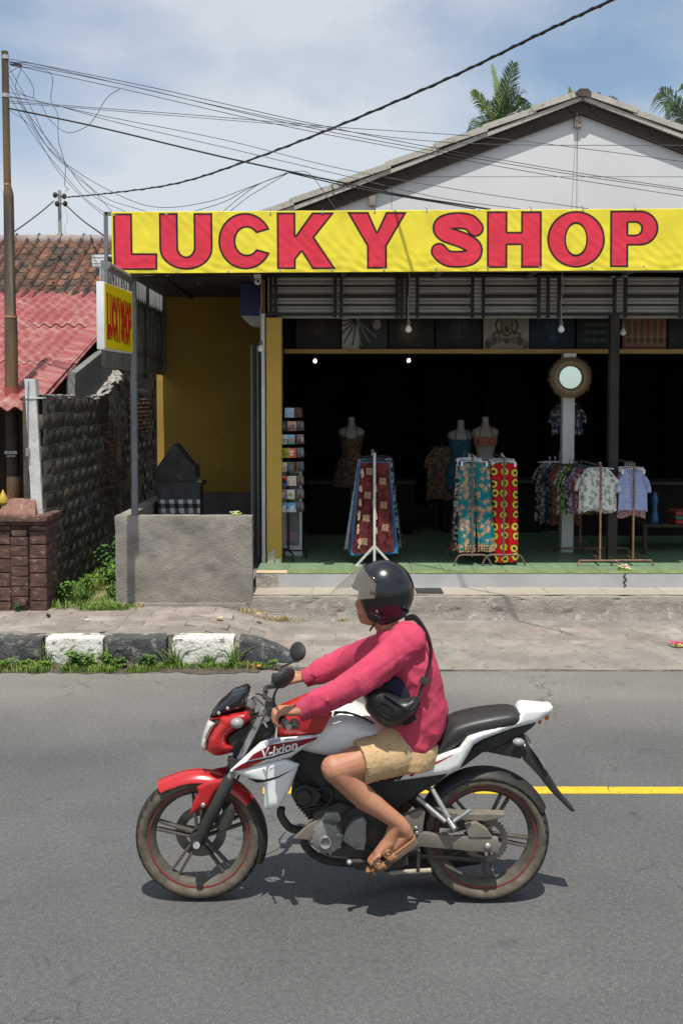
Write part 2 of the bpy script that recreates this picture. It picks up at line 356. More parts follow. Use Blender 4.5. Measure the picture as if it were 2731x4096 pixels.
def line_piece():
    ya = G(1700, 3174, .004).y; yb = G(1700, 3146, .004).y; x0 = G(1052, 3160, 0).x
    mb = MB(); x = x0; k = 0; rr = random.Random(3)
    while x < 9:                                             # worn paint: short plates with cracked ends
        L = rr.uniform(.25, .6); g = rr.choice([.003, .004, .012]); y0 = ya + rr.uniform(0, .006); y1 = yb - rr.uniform(0, .006)
        a = rr.uniform(-.02, .02); n = 7
        lft = [(x + a * j / n + rr.uniform(-.004, .004), y0 + (y1 - y0) * j / n) for j in range(n + 1)]
        rgt = [(x + L - g + a * j / n + rr.uniform(-.004, .004), y0 + (y1 - y0) * j / n) for j in range(n + 1)]
        mb.prism([(p[0], p[1], .001) for p in lft] + [(p[0], p[1], .001) for p in rgt[::-1]], (0, 0, .003)); x += L
    o = mb.build('centre_line', m_line, road)
line_piece()
# ---- pavement: raised on the left behind the kerb, a ramp down to the road on the right
KY = 8.62
def pav_h(x, y):
    t = min(max((x + 1.30) / .75, 0), 1); t = t * t * (3 - 2 * t)
    q = min(max((y - 8.42) / 1.56, 0), 1)
    ramp = .012 + .10 * q ** .8
    return (1 - t) * .25 + t * ramp
def pav(u, v):
    x = -12 + 24 * u; y = 8.40 + 1.75 * v
    k = min(max((x + .85) / .5, 0), 1); y = max(y, KY + .12 - .22 * k * k * (3 - 2 * k) - (.06 if x > -.3 else 0))
    z = pav_h(x, y)
    if v == 0: z = -.02; y += (.05 if x > -.4 else 0) * noise.noise(Vector((x * 3, 1, 0))) + .02 * noise.noise(Vector((x * 14, 5, 0)))
    return (x, y, z + (.006 * noise.noise(Vector((x * 5, y * 5, 0))) if v > 0 else 0))
pv = MB().grid(pav, 480, 36).build('pavement', m_conc, origin=(0, 9, 0), smooth=60); tag(pv, 'worn concrete and paver pavement in front of the shop', kind='structure')
def slab_me(w, d, h, rr, bev=.006, wob=.004):
    mb = MB().box(-w / 2, w / 2, -d / 2, d / 2, -h, 0)
    for v in mb.v: v.x += rr.uniform(-wob, wob); v.y += rr.uniform(-wob, wob)
    return mb.mesh('slab', bev, 40, 1)
rr = random.Random(11); pmes = [slab_me(.385, .19, .04, rr) for _ in range(6)]
for m in pmes: m.materials.append(m_paver)
for r in range(5):
    for c in range(30):
        x = -4.6 + c * .395 + (r % 2) * .2; y = 8.98 + r * .2
        if x > -.75 and (r in (0, 4) or rr.random() < .12): continue
        if x > 5: continue
        z = pav_h(x, y) + rr.uniform(.004, .009) + (.0 if x < -.75 else -.003)
        sl = (pav_h(x, y + .05) - pav_h(x, y - .05)) / .1; sx = (pav_h(x + .05, y) - pav_h(x - .05, y)) / .1
        piece('paver', rr.choice(pmes), pv, (x, y, z), (atan2(sl, 1) + rr.uniform(-.01, .01), -atan2(sx, 1), rr.uniform(-.012, .012)))
# kerb stones
kerb = thing('kerb', 'black and white painted kerb along the pavement', None, (-2.5, KY, 0), kind='structure')
def kerb_stone(x0, x1, mt, z1=.25, z2=None, seed=0):
    z2 = z1 if z2 is None else z2
    def fn(u, v):
        x = x0 + (x1 - x0) * u; zt = z1 + (z2 - z1) * u ** 1.6
        prof = [(KY, -.03), (KY - .005, zt * .5), (KY + .004, zt * .90), (KY + .011, zt * .985), (KY + .026, zt), (KY + .17, zt + .002)]
        k = v * 5; i = min(int(k), 4); q = k - i; y = prof[i][0] * (1 - q) + prof[i + 1][0] * q; z = prof[i][1] * (1 - q) + prof[i + 1][1] * q
        n = noise.fractal(Vector((x * 9, z * 9 + seed, y * 9)), .9, 2.2, 4); e = min(u, 1 - u) * (x1 - x0); rc = .012 * max(0, 1 - e / .015)
        return (x, y + .006 * n + rc, z + (.004 * n - rc * .6 if v > .5 else 0))
    mb = MB().grid(fn, 40, 24)
    w = 41; n0 = len(mb.v); mb.v += [Vector((x0, KY + .17, -.03)), Vector((x1, KY + .17, -.03))]
    mb.f.append([j * w for j in range(25)][::-1] + [n0]); mb.m.append(0); mb.f.append([j * w + 40 for j in range(25)] + [n0 + 1]); mb.m.append(0)
    return mb.build('kerb_stone', mt, kerb, smooth=45, origin=((x0 + x1) / 2, KY, 0))
kx = lambda px: P(px, 2600, KY).x
for i, (a, b, mt) in enumerate([(-560, -330, m_kb), (-310, -90, m_kw), (-70, 166, m_kb), (182, 410, m_kw), (432, 664, m_kb), (690, 934, m_kw)]):
    kerb_stone(kx(a), kx(b), mt, seed=i * 3.1)
kerb_stone(kx(956), kx(1195), m_kb, .25, .06, 17)
# gutter dirt
m_dirt = mat('gutter_dirt', (.05, .042, .032), (.11, .09, .065), sc=18, rough=.95, bump=.8, bsc=50, bdist=.01)
def dirt(u, v):
    x = -6 + 5.3 * u; yn = 8.40 + .09 * noise.noise(Vector((x * 2.2, 0, 0))) + .05 * noise.noise(Vector((x * 9, 0, 4))); return (x, yn + (KY - yn) * v, .004 + .02 * v * v)
gd = MB().grid(dirt, 160, 5).build('gutter_dirt', m_dirt, origin=(-3, 8.5, 0), smooth=60); tag(gd, 'dark soil washed along the foot of the kerb', 'soil', kind='stuff')

# ================================================================== SHOP
FZ, FY, SY = .522, 10.40, 9.98            # floor height, floor edge, step front
m_step = mat('step_concrete', (.235, .212, .185), (.33, .30, .265), sc=4, rough=.92, bump=.8, bsc=45, bdist=.015, c3=(.42, .385, .34), sc3=9, lo3=.58, hi3=.66)
m_tread = mat('tread_tile', (.33, .29, .235), (.43, .385, .325), sc=10, st=(.5, 5, 1), rough=.6, bump=.3, bsc=40, rnd=.05)
m_riser = mat('riser_grey_paint', (.36, .365, .36), (.44, .445, .435), sc=2, rough=.7, bump=.15, bsc=40, c3=(.55, .47, .32), sc3=1.9, lo3=.66, hi3=.68)
m_gtile = mat('green_floor_tile', (.15, .225, .13), (.185, .265, .165), sc=5, rough=.4, spec=.06, rnd=.06, bump=.05, bsc=8, st=(3, 1, 1))
m_ntile = mat('nosing_tile', (.20, .255, .08), (.25, .30, .12), sc=6, rough=.35, rnd=.06, st=(3, 1, 1))
m_ptile = mat('peach_tile', (.72, .50, .32), (.76, .55, .38), sc=6, rough=.4, rnd=.05)
m_grout = mat('grout', (.42, .44, .38), (.32, .33, .28), sc=8, rough=.9)
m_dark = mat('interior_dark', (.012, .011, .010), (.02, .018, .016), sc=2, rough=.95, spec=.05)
m_yel = mat('mustard_paint', (.60, .385, .08), (.53, .33, .06), sc=2.2, rough=.75, bump=.2, bsc=120, bdist=.003, c3=(.62, .43, .13), sc3=5, lo3=.62, hi3=.75)
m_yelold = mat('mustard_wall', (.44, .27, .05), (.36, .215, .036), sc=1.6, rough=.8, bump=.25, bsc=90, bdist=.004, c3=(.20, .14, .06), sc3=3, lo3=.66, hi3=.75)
shop_floor = thing('shop_floor', 'raised shop floor with green tiles and concrete steps', None, (2, 10.5, 0), kind='structure')
LX = -.92
stp = MB()
def step_fn(u, v):
    x = LX + 8 * u; k = v * 5; prof = [(SY - .06, .0), (SY - .01, .18), (SY, .30), (SY + .008, .343), (SY + .03, .35), (SY + .44, .35)]
    i = min(int(k), 4); q = k - i; y = prof[i][0] * (1 - q) + prof[i + 1][0] * q; z = prof[i][1] * (1 - q) + prof[i + 1][1] * q
    n = noise.fractal(Vector((x * 4, z * 6, y * 2)), .8, 2.1, 5); ch = max(0, noise.fractal(Vector((x * 5, z * 8, 9)), .7, 2.3, 4) - .32) * .09 * (1 if .05 < v < .72 and x > -.6 else 0)
    return (x, y + .005 * n + ch * .32 if v < .85 else y, z - (.012 * max(0, n) if .5 < v < .85 else 0))
stp.grid(step_fn, 420, 40); w = 421
stp.v.append(Vector((LX, SY + .44, 0))); stp.f.append([j * w for j in range(41)][::-1] + [len(stp.v) - 1]); stp.m.append(0)
stp.build('concrete_step', m_step, shop_floor, smooth=50)
rr = random.Random(5)
tme = [slab_me(.597, .375, .008, rr, .0015, .001) for _ in range(2)]
for m in tme: m.materials.append(m_tread)
for i in range(12): piece('tread_tile', tme[i % 2], shop_floor, (LX + .32 + i * .6, SY + .232, .360 + .0005 * (i % 3)))
gt = MB()
gx0, gx1 = P(1662, 2370, 10.15).x, P(1770, 2370, 10.15).x
for i in range(16): gt.box(gx0 + (gx1 - gx0) * i / 16, gx0 + (gx1 - gx0) * (i + .6) / 16, 10.05, 10.33, .362, .372)
for i in range(5): gt.box(gx0, gx1, 10.05 + .06 * i, 10.07 + .06 * i, .3625, .370)
tag(gt.build('drain_grate', mat('grate_metal', (.06, .06, .06), (.09, .085, .08), sc=20, rough=.6, metal=.4)), 'dark metal grate on the lower shop step', 'grate')
rs = MB().box(LX + .02, 7.2, FY, FY + .1, .30, FZ - .012); rs.build('riser', m_riser, shop_floor, bevel=.006)
m_rough = mat('broken_render', (.30, .28, .25), (.42, .39, .34), sc=10, rough=.95, bump=1, bsc=40, bdist=.02, c3=(.2, .18, .16), sc3=18, lo3=.55, hi3=.65)
def rr_fn(u, v):
    x = LX + .03 + .22 * u; z = .352 + .155 * v; n = noise.fractal(Vector((x * 14, z * 14, 2)), .8, 2.1, 4); return (x, FY - .006 + .006 * n - .006, z)
MB().grid(rr_fn, 24, 16).build('broken_render_patch', m_rough, shop_floor, smooth=60)
crk = MB(); pts = [P(2497 + 6 * sin(i * 2.1) + 3 * sin(i * 5), 2292 + i * 7, FY - .003) for i in range(10)]
crk.tube(pts, [.004 + .003 * abs(sin(i * 1.7)) for i in range(10)], 5); crk.build('crack', m_dark, shop_floor)
MB().box(LX + .02, 7.2, FY + .11, 17.5, .1, FZ - .012).build('floor_slab', m_grout, shop_floor)
tz = FZ - .012
gme = slab_me(.326, .326, .010, rr, .0012, .0); gme.materials.append(m_gtile)
nme = slab_me(.326, .125, .012, rr, .003, .0); nme.materials.append(m_ntile)
pme = slab_me(.326, .125, .012, rr, .003, .0); pme.materials.append(m_ptile)
x0 = LX + .02 - .165
for c in range(20):
    x = x0 + .33 * (c + 1)
    piece('nosing_tile', pme if c == 0 else nme, shop_floor, (x, FY + .058, FZ))
    for r in range(9): piece('floor_tile', gme, shop_floor, (x, FY + .288 + r * .33, FZ - .0012))
MB().box(LX + .02, 7.2, FY + .12 + .33 * 9.03, 17.4, FZ - .03, FZ - .003).build('back_floor', m_gtile, shop_floor)

shop = thing('shop_building', 'clothing shop with open dark front, white gable and grey roof', 'shop', (2, 11, 0))
CYF = 11.0
cx0, cx1 = P(1066, 1700, CYF).x, P(1125, 1700, CYF).x
def col_fn(u, v):
    z = FZ + (3.235 - FZ) * v; a = u * 4; i = int(a) % 4; q = a - int(a); cs = [(cx0, CYF), (cx1, CYF), (cx1, CYF + .26), (cx0, CYF + .26)]; p0 = cs[i]; p1 = cs[(i + 1) % 4]
    n = noise.noise(Vector((u * 20, z * 3, 0))) * .003; return (p0[0] * (1 - q) + p1[0] * q + n, p0[1] * (1 - q) + p1[1] * q + n, z)
MB().grid(col_fn, 16, 30, cu=True).build('column', m_yel, shop, smooth=30)
pt = MB()
for (zz, hh, xo) in ((FZ + .08, .16, .0), (FZ + .03, .06, .07)):
    pt.grid(lambda u, v: (cx0 + .01 + xo + .08 * u + .006 * noise.noise(Vector((u * 9, v * 9, zz))), CYF - .004, zz - hh / 2 + hh * v * (.6 + .4 * u)), 6, 6)
pt.build('bare_plaster_patch', mat('bare_plaster', (.6, .56, .48), (.45, .40, .32), sc=20, rough=.9), shop)
# interior shell
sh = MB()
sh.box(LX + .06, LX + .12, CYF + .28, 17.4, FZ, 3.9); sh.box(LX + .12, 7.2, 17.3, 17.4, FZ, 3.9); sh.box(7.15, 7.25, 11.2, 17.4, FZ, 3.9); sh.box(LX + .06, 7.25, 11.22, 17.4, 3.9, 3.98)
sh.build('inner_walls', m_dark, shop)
# steel post, white post
m_steel = mat('black_steel', (.022, .022, .022), (.045, .035, .028), sc=8, rough=.6, metal=.3, c3=(.16, .07, .035), sc3=4, lo3=.62, hi3=.75, st=(1, 1, .4))
a, b = P(2436, 1700, 10.98).x, P(2473, 1700, 10.98).x
MB().box(a, b, 10.98, 11.08, FZ, 3.26).build('steel_post', m_steel, shop, bevel=.006)
m_wpost = mat('white_gloss_paint', (.62, .63, .62), (.54, .55, .54), sc=3, rough=.5)
a, b = P(2249, 1700, 11.75).x, P(2296, 1700, 11.75).x
MB().box(a, b, 11.75, 11.87, FZ, 2.9).build('white_post', m_wpost, shop, bevel=.005)
# transom grille: pale shutter slats behind a black bar frame
m_slat = mat('grey_shutter_slat', (.74, .73, .70), (.64, .63, .61), sc=3, rough=.5, rnd=.05)
m_bar = mat('black_bar', (.012, .012, .012), (.02, .02, .02), sc=10, rough=.5)
gr0 = P(1085, 1262, 11.06); z0g, z1g = 3.262, 3.705; ns = 10
for i in range(ns):
    za = z0g + (z1g - z0g) * i / ns; zb = za + (z1g - z0g) / ns - .006
    o = MB().prism([(-.82, 11.16, za), (-.82, 11.145, (za + zb) / 2), (-.82, 11.16, zb), (-.82, 11.175, zb), (-.82, 11.175, za)], (8, 0, 0)).build('shutter_slat', m_slat, shop, smooth=30)
xs_ = [1076, 1096, 1334, 1358, 1582, 1600, 1622, 1662, 1883, 1926, 2148, 2185, 2229, 2451, 2494, 2716]
for q in xs_:
    x = P(q, 1180, 11.07).x; MB().box(x, x + .034, 11.06, 11.10, z0g - .02, z1g + .03).build('gate_bar', m_bar, shop)
prs = [(1076, 1334), (1358, 1582), (1662, 1883), (1926, 2148), (2229, 2451), (2494, 2716)]
for (qa, qb) in prs:
    xa = P(qa, 1180, 11.07).x + .036; xb = P(qb, 1180, 11.07).x - .002
    for zz, hh in ((3.262, .035), (3.372, .02), (3.462, .038), (3.578, .018)):
        MB().box(xa, xb, 11.065, 11.095, zz, zz + hh).build('gate_bar', m_bar, shop)
MB().box(-.85, 7.2, 11.04, 11.12, 3.70, 3.76).build('head_rail', m_bar, shop); MB().box(-.85, 7.2, 11.10, 11.125, 3.236, 3.258).build('bottom_rail', mat('rail_metal', (.30, .30, .30), (.22, .22, .22), sc=5, rough=.5), shop)
MB().box(-.85, 7.2, 11.03, 11.045, 3.262, 3.29).build('lower_bar', m_bar, shop)
for q in (2445,):
    p = P(q, 1098, 11.0); MB().box(p.x, p.x + .18, 10.99, 11.03, 3.68, 3.73).build('cover_plate', m_wpost, shop)
# picture shelf
m_shelf = mat('brown_shelf_board', (.30, .19, .05), (.22, .14, .04), sc=4, rough=.6)
MB().box(-.66, 7.1, 11.46, 11.62, 2.865, 2.915).build('picture_shelf', m_shelf, shop, bevel=.004)
MB().box(-.66, 7.1, 11.62, 11.68, 2.87, 3.9).build('shelf_back', m_dark, shop)
# folding door leaves beside the column
m_leaf = mat('grey_steel_leaf', (.30, .31, .32), (.24, .25, .255), sc=3, rough=.45, metal=.3, st=(1, 1, .3))
m_alu = mat('aluminium_strip', (.62, .63, .64), (.52, .53, .54), sc=4, rough=.4, metal=.2)
for i in range(4):
    xa = P(1001 + i * 12, 1700, 11.3).x
    MB().prism([(xa, 11.30, FZ + .01), (xa + .012, 11.22 if i % 2 else 11.36, FZ + .01), (xa + .03, 11.30, FZ + .01), (xa + .03, 11.33, FZ + .01), (xa, 11.33, FZ + .01)], (0, 0, 2.42)).build('door_leaf', m_leaf, shop)
xa = P(1047, 1700, 11.05).x; MB().box(xa, xa + .04, 11.02, 11.06, FZ - .01, 3.28).build('door_jamb', m_alu, shop, bevel=.003)
MB().box(xa + .04, cx0 - .002, 11.06, 11.12, FZ, 3.3).build('jamb_filler', m_bar, shop)
# side bay: mustard wall with grey base
MB().box(-2.46, LX + .06, 13.3, 13.45, 1.10, 3.9).build('bay_wall', m_yelold, shop)
m_base = mat('grey_base', (.13, .125, .12), (.20, .19, .18), sc=4, rough=.9, bump=.4, bsc=50)
MB().box(-2.46, LX + .06, 13.26, 13.45, .1, 1.095).build('wall_base', m_base, shop)
MB().box(LX + .0, LX + .055, 11.4, 13.26, .1, 3.9).build('bay_side_wall', m_yelold, shop)
MB().box(-2.26, LX, 10.1, 13.26, .05, .45).build('bay_floor', m_base, shop)
# gable, roof
m_gab = mat('white_gable_board', (.70, .71, .72), (.64, .65, .66), sc=.9, rough=.7, rnd=.02, c3=(.74, .75, .755), sc3=2.2, lo3=.6, hi3=.8, st3=(1, 1, .3))
m_seam = mat('seam_grey', (.35, .36, .37), rough=.8)
AX, AZ, SL = P(2326, 400, 10.7).x, P(2326, 392, 10.7).z, .378
zr = lambda x: AZ - SL * abs(x - AX) - .10
cols = [-1.9, P(1566, 800, 10.76).x, P(2305, 800, 10.76).x, P(2305, 800, 10.76).x + 2.0, 7.4]; zs_ = [3.77, P(1800, 707, 10.76).z, 6.2]
for i in range(4):
    for j in range(2):
        xa, xb = cols[i] + .0025, cols[i + 1] - .0025; za, zb = zs_[j] + .0025, zs_[j + 1] - .0025
        n = 40; top = [(xa + (xb - xa) * k / n) for k in range(n + 1)]
        poly = [(x, min(zb, zr(x))) for x in top if zr(x) > za]
        if len(poly) < 2: continue
        if poly[0][0] > xa + 1e-6: poly.insert(0, (AX - (AZ - .07 - za) / SL, za + 1e-3))
        if poly[-1][0] < xb - 1e-6: poly.append((AX + (AZ - .07 - za) / SL, za + 1e-3))
        if xa < AX < xb and zb > zr(AX): poly.append((AX, zr(AX))); poly.sort()
        pl = [(x, 10.76, z) for x, z in poly] + [(poly[-1][0], 10.76, za), (poly[0][0], 10.76, za)]
        MB().prism(pl, (0, .02, 0)).build('gable_panel', m_gab, shop)
MB().prism([(-1.9, 10.785, 3.77), (7.4, 10.785, 3.77), (7.4, 10.785, zr(7.4)), (AX, 10.785, zr(AX)), (-1.9, 10.785, zr(-1.9))], (0, .03, 0)).build('gable_backing', m_seam, shop)
m_roof = mat('weathered_roof_sheet', (.42, .40, .35), (.52, .49, .435), sc=5, rough=.85, bump=.4, bsc=30, st=(1, .3, 1), c3=(.2, .18, .15), sc3=20, lo3=.55, hi3=.7)
m_brown = mat('dark_timber', (.035, .026, .02), (.06, .045, .035), sc=6, rough=.8, bump=.3, bsc=30, st=(.3, 1, 1))
for sg in (-1, 1):
    L = 4.6 if sg < 0 else 5.0
    ex, ez = AX + sg * L, AZ - SL * L
    d = Vector((sg, 0, -SL)).normalized(); nrm = Vector((sg * SL, 0, 1)).normalized()
    def pr(t, h): return Vector((AX, 0, AZ)) + d * t + nrm * h
    T = L / d.x * sg
    ms = 9                                                   # overlapping roof sheets, each with its own step at the edge
    for k in range(ms):
        t0 = T * k / ms - .03; t1 = T * (k + 1) / ms; h0, h1 = .0, .022
        a_, b_ = pr(max(t0, 0), .018), pr(t1, .040 if k < ms - 1 else .03)
        pl = [a_ + nrm * .0, b_, b_ + nrm * .06, a_ + nrm * .06]
        MB().prism([(p.x, 10.64 + .008 * (k % 2), p.z) for p in pl], (0, 7.5, 0)).build('roof_sheet', m_roof, shop)
    o = MB()
    pl = [pr(0, -.03), pr(T, -.03), pr(T, .012), pr(0, .012)]
    o.prism([(p.x, 10.66, p.z) for p in pl], (0, .04, 0)); o.build('barge_board', m_roof, shop)
    pl = [pr(.155 * SL, -.155), pr(T, -.155), pr(T, -.034), pr(.034 * SL, -.034)]
    MB().prism([(p.x, 10.705, p.z) for p in pl], (0, .05, 0)).build('verge_board', m_brown, shop)
    for t in ([.12, 1.12, 1.95, 2.72, 3.3] if sg < 0 else [.12, .80, 1.6]):
        p = pr(t, .0); MB().box(p.x - .022, p.x + .022, 10.692, 10.7045, p.z - .10, p.z - .034).build('batten_end', m_brown, shop)
m_pur = mat('grey_timber', (.22, .20, .18), (.30, .27, .24), sc=8, rough=.85)
for q in (2303, 1488):
    p = P(q, 500 if q > 2000 else 790, 10.8); x = p.x; z = zr(x) - .02
    MB().box(x - .035, x + .035, 10.712, 10.758, z - .17, z - .06).build('purlin_end', m_pur, shop, bevel=.004)
rc = MB(); rc.tube([(AX, 10.62, AZ + .035), (AX, 18, AZ + .035)], .085, 6, sq=.55); rc.build('ridge_cap', mat('dark_ridge_tile', (.06, .05, .045), (.10, .085, .075), sc=10, rough=.8), shop, smooth=30)
# ================================================================== AWNING, BANNER
m_tube = mat('grey_steel_tube', (.16, .165, .17), (.21, .215, .22), sc=6, rough=.5, metal=.3, rvar=.1)
m_awn = mat('dark_awning_sheet', (.05, .05, .05), (.08, .075, .07), sc=3, rough=.7)
BY = 9.93
aw = thing('awning', 'dark steel awning frame over the shop front with grey posts', 'awning', (-2.1, 10, 0))
pL, pR = P(424, 855, 10.0), P(2850, 838, 10.0)
f = MB()
f.bar((pL.x, 10.0, pL.z), (6, 10.0, pL.z), .035, .035); f.bar((pL.x, 10.0, 3.62), (6, 10.0, 3.62), .03, .03); f.bar((pL.x, 10.0, pL.z + .017), (pL.x, 10.0, 3.50), .035, .035, up=(0, 1, 0))
for i in range(9): x = pL.x + .5 + i * .95; f.bar((x, 10.03, 3.60), (x, 10.03, pL.z), .02, .02, up=(0, 1, 0))
f.build('frame', m_tube, aw)
MB().box(-2.36, 6, 10.03, 11.3, 3.735, 3.765).build('roof_sheet', m_awn, aw)
MB().box(-2.36, LX + .04, 11.31, 13.3, 3.70, 3.73).build('bay_roof_sheet', m_awn, aw)
for i in range(8):
    x = -2.0 + i * 1.0; MB().box(x, x + .05, 10.03, 11.0 if x > LX else 13.2, 3.66, 3.70).build('rafter', m_awn, aw)
pb = P(540, 2060, 10.12); ptp = P(533, 1090, 10.12); MB().tube([(pb.x, 10.12, .5), (ptp.x, 10.12, 3.66)], .036, 14).build('post', m_tube, aw, smooth=60)
pa = P(447, 1083, 9.05); pc = P(505, 1112, 9.9)
hp = MB().tube([(-2.12, 9.02, 3.545), (-2.12, 10.15, 3.545)], .043, 16); hp.build('sign_arm', m_tube, aw, smooth=60)
MB().box(-2.16, -2.05, 10.1, 10.16, 3.57, 3.66).build('bracket', m_tube, aw)
p = P(800, 1012 + 96, 10.6); MB().box(P(785, 1105, 10.9).x, P(800, 1105, 10.9).x, 10.9, 10.94, 3.58, 3.66).build('hook', m_awn, aw)
# corrugated side sheet
m_cor = mat('corrugated_metal', (.30, .31, .31), (.22, .225, .225), sc=4, rough=.55, metal=.35, st=(1, 1, .2), rvar=.1)
def cor(y0, y1, z0a, z0b, z1, x):
    n = int((y1 - y0) / .012)
    def fn(u, v):
        y = y0 + (y1 - y0) * u; k = (y / .125) % 1; d = .022 * (1 if k < .32 else (0 if .42 < k < .9 else (1 - (k - .32) / .1 if k < .42 else (k - .9) / .1)))
        zb = z0a + (z0b - z0a) * u; return (x + d, y, zb + (z1 - zb) * v)
    mb = MB().grid(fn, n, 2); k = len(mb.v); fs = list(mb.f)
    return mb
for i, (ya, yb) in enumerate([(9.93, 10.85), (10.82, 11.70), (11.67, 12.55), (12.52, 13.30)]):
    o = cor(ya, yb, 2.66, 2.66, 3.72, -2.385 + .003 * (i % 2)).build('side_sheet', m_cor, aw, smooth=30)
    md = o.modifiers.new('t', 'SOLIDIFY'); md.thickness = .0015
sf = MB()
for zz in (2.85, 3.45): sf.bar((-2.345, 10.3, zz), (-2.345, 13.25, zz), .03, .03)
for yy in (11.15, 12.1, 13.2): sf.bar((-2.34, yy, 2.7), (-2.34, yy, 3.72), .035, .035, up=(0, 1, 0))
sf.bar((-2.33, 11.2, 3.45), (-2.33, 12.1, 2.85), .015, .015); sf.build('side_frame', m_tube, aw)
# letters
def poly_s(X, Y, poly):
    sh_ = X.shape; d, ins = seg_dist(np.stack([X.ravel(), Y.ravel()], -1), poly); return np.where(ins, d, -d).reshape(sh_)
def ring_s(X, Y, cx, cy, ro, ri):
    def es(rx, ry): k = np.sqrt(((X - cx) / rx) ** 2 + ((Y - cy) / ry) ** 2); return (1 - k) * (rx + ry) / 2
    return np.minimum(es(*ro), -es(*ri))
def stroke_s(X, Y, pts, hw):
    q = np.stack([X.ravel(), Y.ravel()], -1); d = np.full(len(q), 1e9)
    for i in range(len(pts) - 1):
        a = np.array(pts[i]); e = np.array(pts[i + 1]) - a; t = np.clip(((q - a) @ e) / (e @ e + 1e-9), 0, 1); d = np.minimum(d, np.linalg.norm(q - a - t[:, None] * e, axis=1))
    return hw - d.reshape(X.shape)
def letter_s(ch, X, Y, x0, x1, y0, y1):
    w = x1 - x0; h = y1 - y0; m = lambda ps: [(x0 + a * w, y0 + b * h) for a, b in ps]
    arc = lambda cx, cy, rx, ry, a0, a1, n=14: [(cx + rx * cos(radians(a0 + (a1 - a0) * i / n)), cy + ry * sin(radians(a0 + (a1 - a0) * i / n))) for i in range(n + 1)]
    if ch == 'L': return poly_s(X, Y, m([(0, 0), (.44, 0), (.44, .70), (1, .70), (1, 1), (0, 1)]))
    if ch == 'U': return poly_s(X, Y, m([(0, 0), (.355, 0)] + arc(.5, .60, .145, .16, 180, 0) + [(.645, 0), (1, 0)] + arc(.5, .62, .5, .38, 0, 180)))
    if ch == 'C': return poly_s(X, Y, m(arc(.5, .5, .5, .5, 24, 336, 40) + arc(.53, .5, .21, .235, 325, 35, 24)))
    if ch == 'K': return poly_s(X, Y, m([(0, 0), (.32, 0), (.32, .40), (.60, 0), (.98, 0), (.64, .44), (1, 1), (.60, 1), (.42, .70), (.32, .83), (.32, 1), (0, 1)]))
    if ch == 'Y': return poly_s(X, Y, m([(0, 0), (.36, 0), (.5, .34), (.65, 0), (1, 0), (.665, .6), (.665, 1), (.33, 1), (.33, .6)]))
    if ch == 'H': return poly_s(X, Y, m([(0, 0), (.375, 0), (.375, .36), (.62, .36), (.62, 0), (1, 0), (1, 1), (.62, 1), (.62, .60), (.375, .60), (.375, 1), (0, 1)]))
    if ch == 'O': return ring_s(X, Y, x0 + w / 2, y0 + h / 2, (w / 2, h / 2), (w * .175, h * .265))
    if ch == 'P':
        a = poly_s(X, Y, m([(0, 0), (.6, 0)] + arc(.62, .31, .38, .31, -90, 90) + [(.38, .62), (.38, 1), (0, 1)])); b = poly_s(X, Y, m([(.38, .22), (.5, .22)] + arc(.52, .32, .12, .10, -90, 90) + [(.38, .42)]))
        return np.minimum(a, -b)
    if ch == 'S':
        path = spline([(p[0], p[1], 0) for p in m([(.84, .295), (.74, .20), (.60, .165), (.42, .165), (.24, .21), (.185, .30), (.26, .39), (.45, .455), (.66, .53), (.80, .62), (.81, .73), (.72, .81), (.54, .84), (.34, .83), (.22, .77), (.15, .70)])], 4)
        s = stroke_s(X, Y, [(p.x, p.y) for p in path], .160 * (h * .3 + w * .7)) if w > .3 * h else stroke_s(X, Y, [(p.x, p.y) for p in path], .15 * w)
        s = np.minimum(s, np.minimum(Y - y0, y1 - Y))
        return s
RED, YEL, BLK = S(224, 54, 76), S(240, 222, 62), S(34, 20, 26)
LET = [('L', 456, 630), ('U', 638, 850), ('C', 872, 1086), ('K', 1104, 1338), ('Y', 1382, 1620), ('S', 1716, 1924), ('H', 1936, 2154), ('O', 2175, 2404), ('P', 2424, 2616)]
bx0, bx1 = 450, 2860
def ban_rgb(U, V):
    s = 3982 / BY; PX = bx0 + U * s; t = (PX - bx0) / 2281; top = 852 - 13 * t; PY = top + (242 - V * s); c = flat(U, YEL)
    rr_ = np.array([noise.noise(Vector((0, 0, 0)))])
    for ch, a, b in LET:
        tt = (a - bx0) / 2281; y0 = 857 - 13 * tt; y1 = y0 + 224
        k = letter_s(ch, PX, PY, a, b, y0, y1); c = sdf_mix(c, [(np.clip(k / 1.6 + .5, 0, 1), BLK), (np.clip((k - 8) / 1.6 + .5, 0, 1), RED)])
    return c
def ban_disp(U, V):
    d = .003 * np.sin(U * 7 + V * 9 + 1.3 * np.sin(U * 3)) + .0018 * np.sin(U * 21 - V * 17 + 2 * np.sin(U * 5.3)) + .0012 * np.sin(U * 47 + V * 30 + 3 * np.sin(V * 9 + U * 2))
    e = np.exp(-V / .12); k = np.sin(U * 37 + 2 * np.sin(U * 7)) ; d += .004 * e * k + .003 * e * np.sin(V * 70 + U * 9 + 2 * np.sin(U * 13))
    g = np.exp(-((U % .42) - .21) ** 2 / .004) * np.exp(-(.605 - V) / .16); d -= .012 * g
    return d * .6
m_ban = mat('printed_vinyl', (1, 1, 1), (.90, .90, .90), sc=3, rough=.42, attr='print', spec=.35, bump=.12, bsc=16, bdist=.01, st=(1, 1, 2))
bw = (bx1 - bx0) * BY / 3982; bl = P(bx0, 1094, BY)
ban = painted('shop_banner', bw, .605, 1250, 128, ban_rgb, m_ban, origin=(bl.x + bw / 2, BY, bl.z), disp=ban_disp, thick=.002)
ban.rotation_euler = (0, -atan2(13, 2281), 0); ban.location.z += .5 * bw * 13 / 2281 * .96
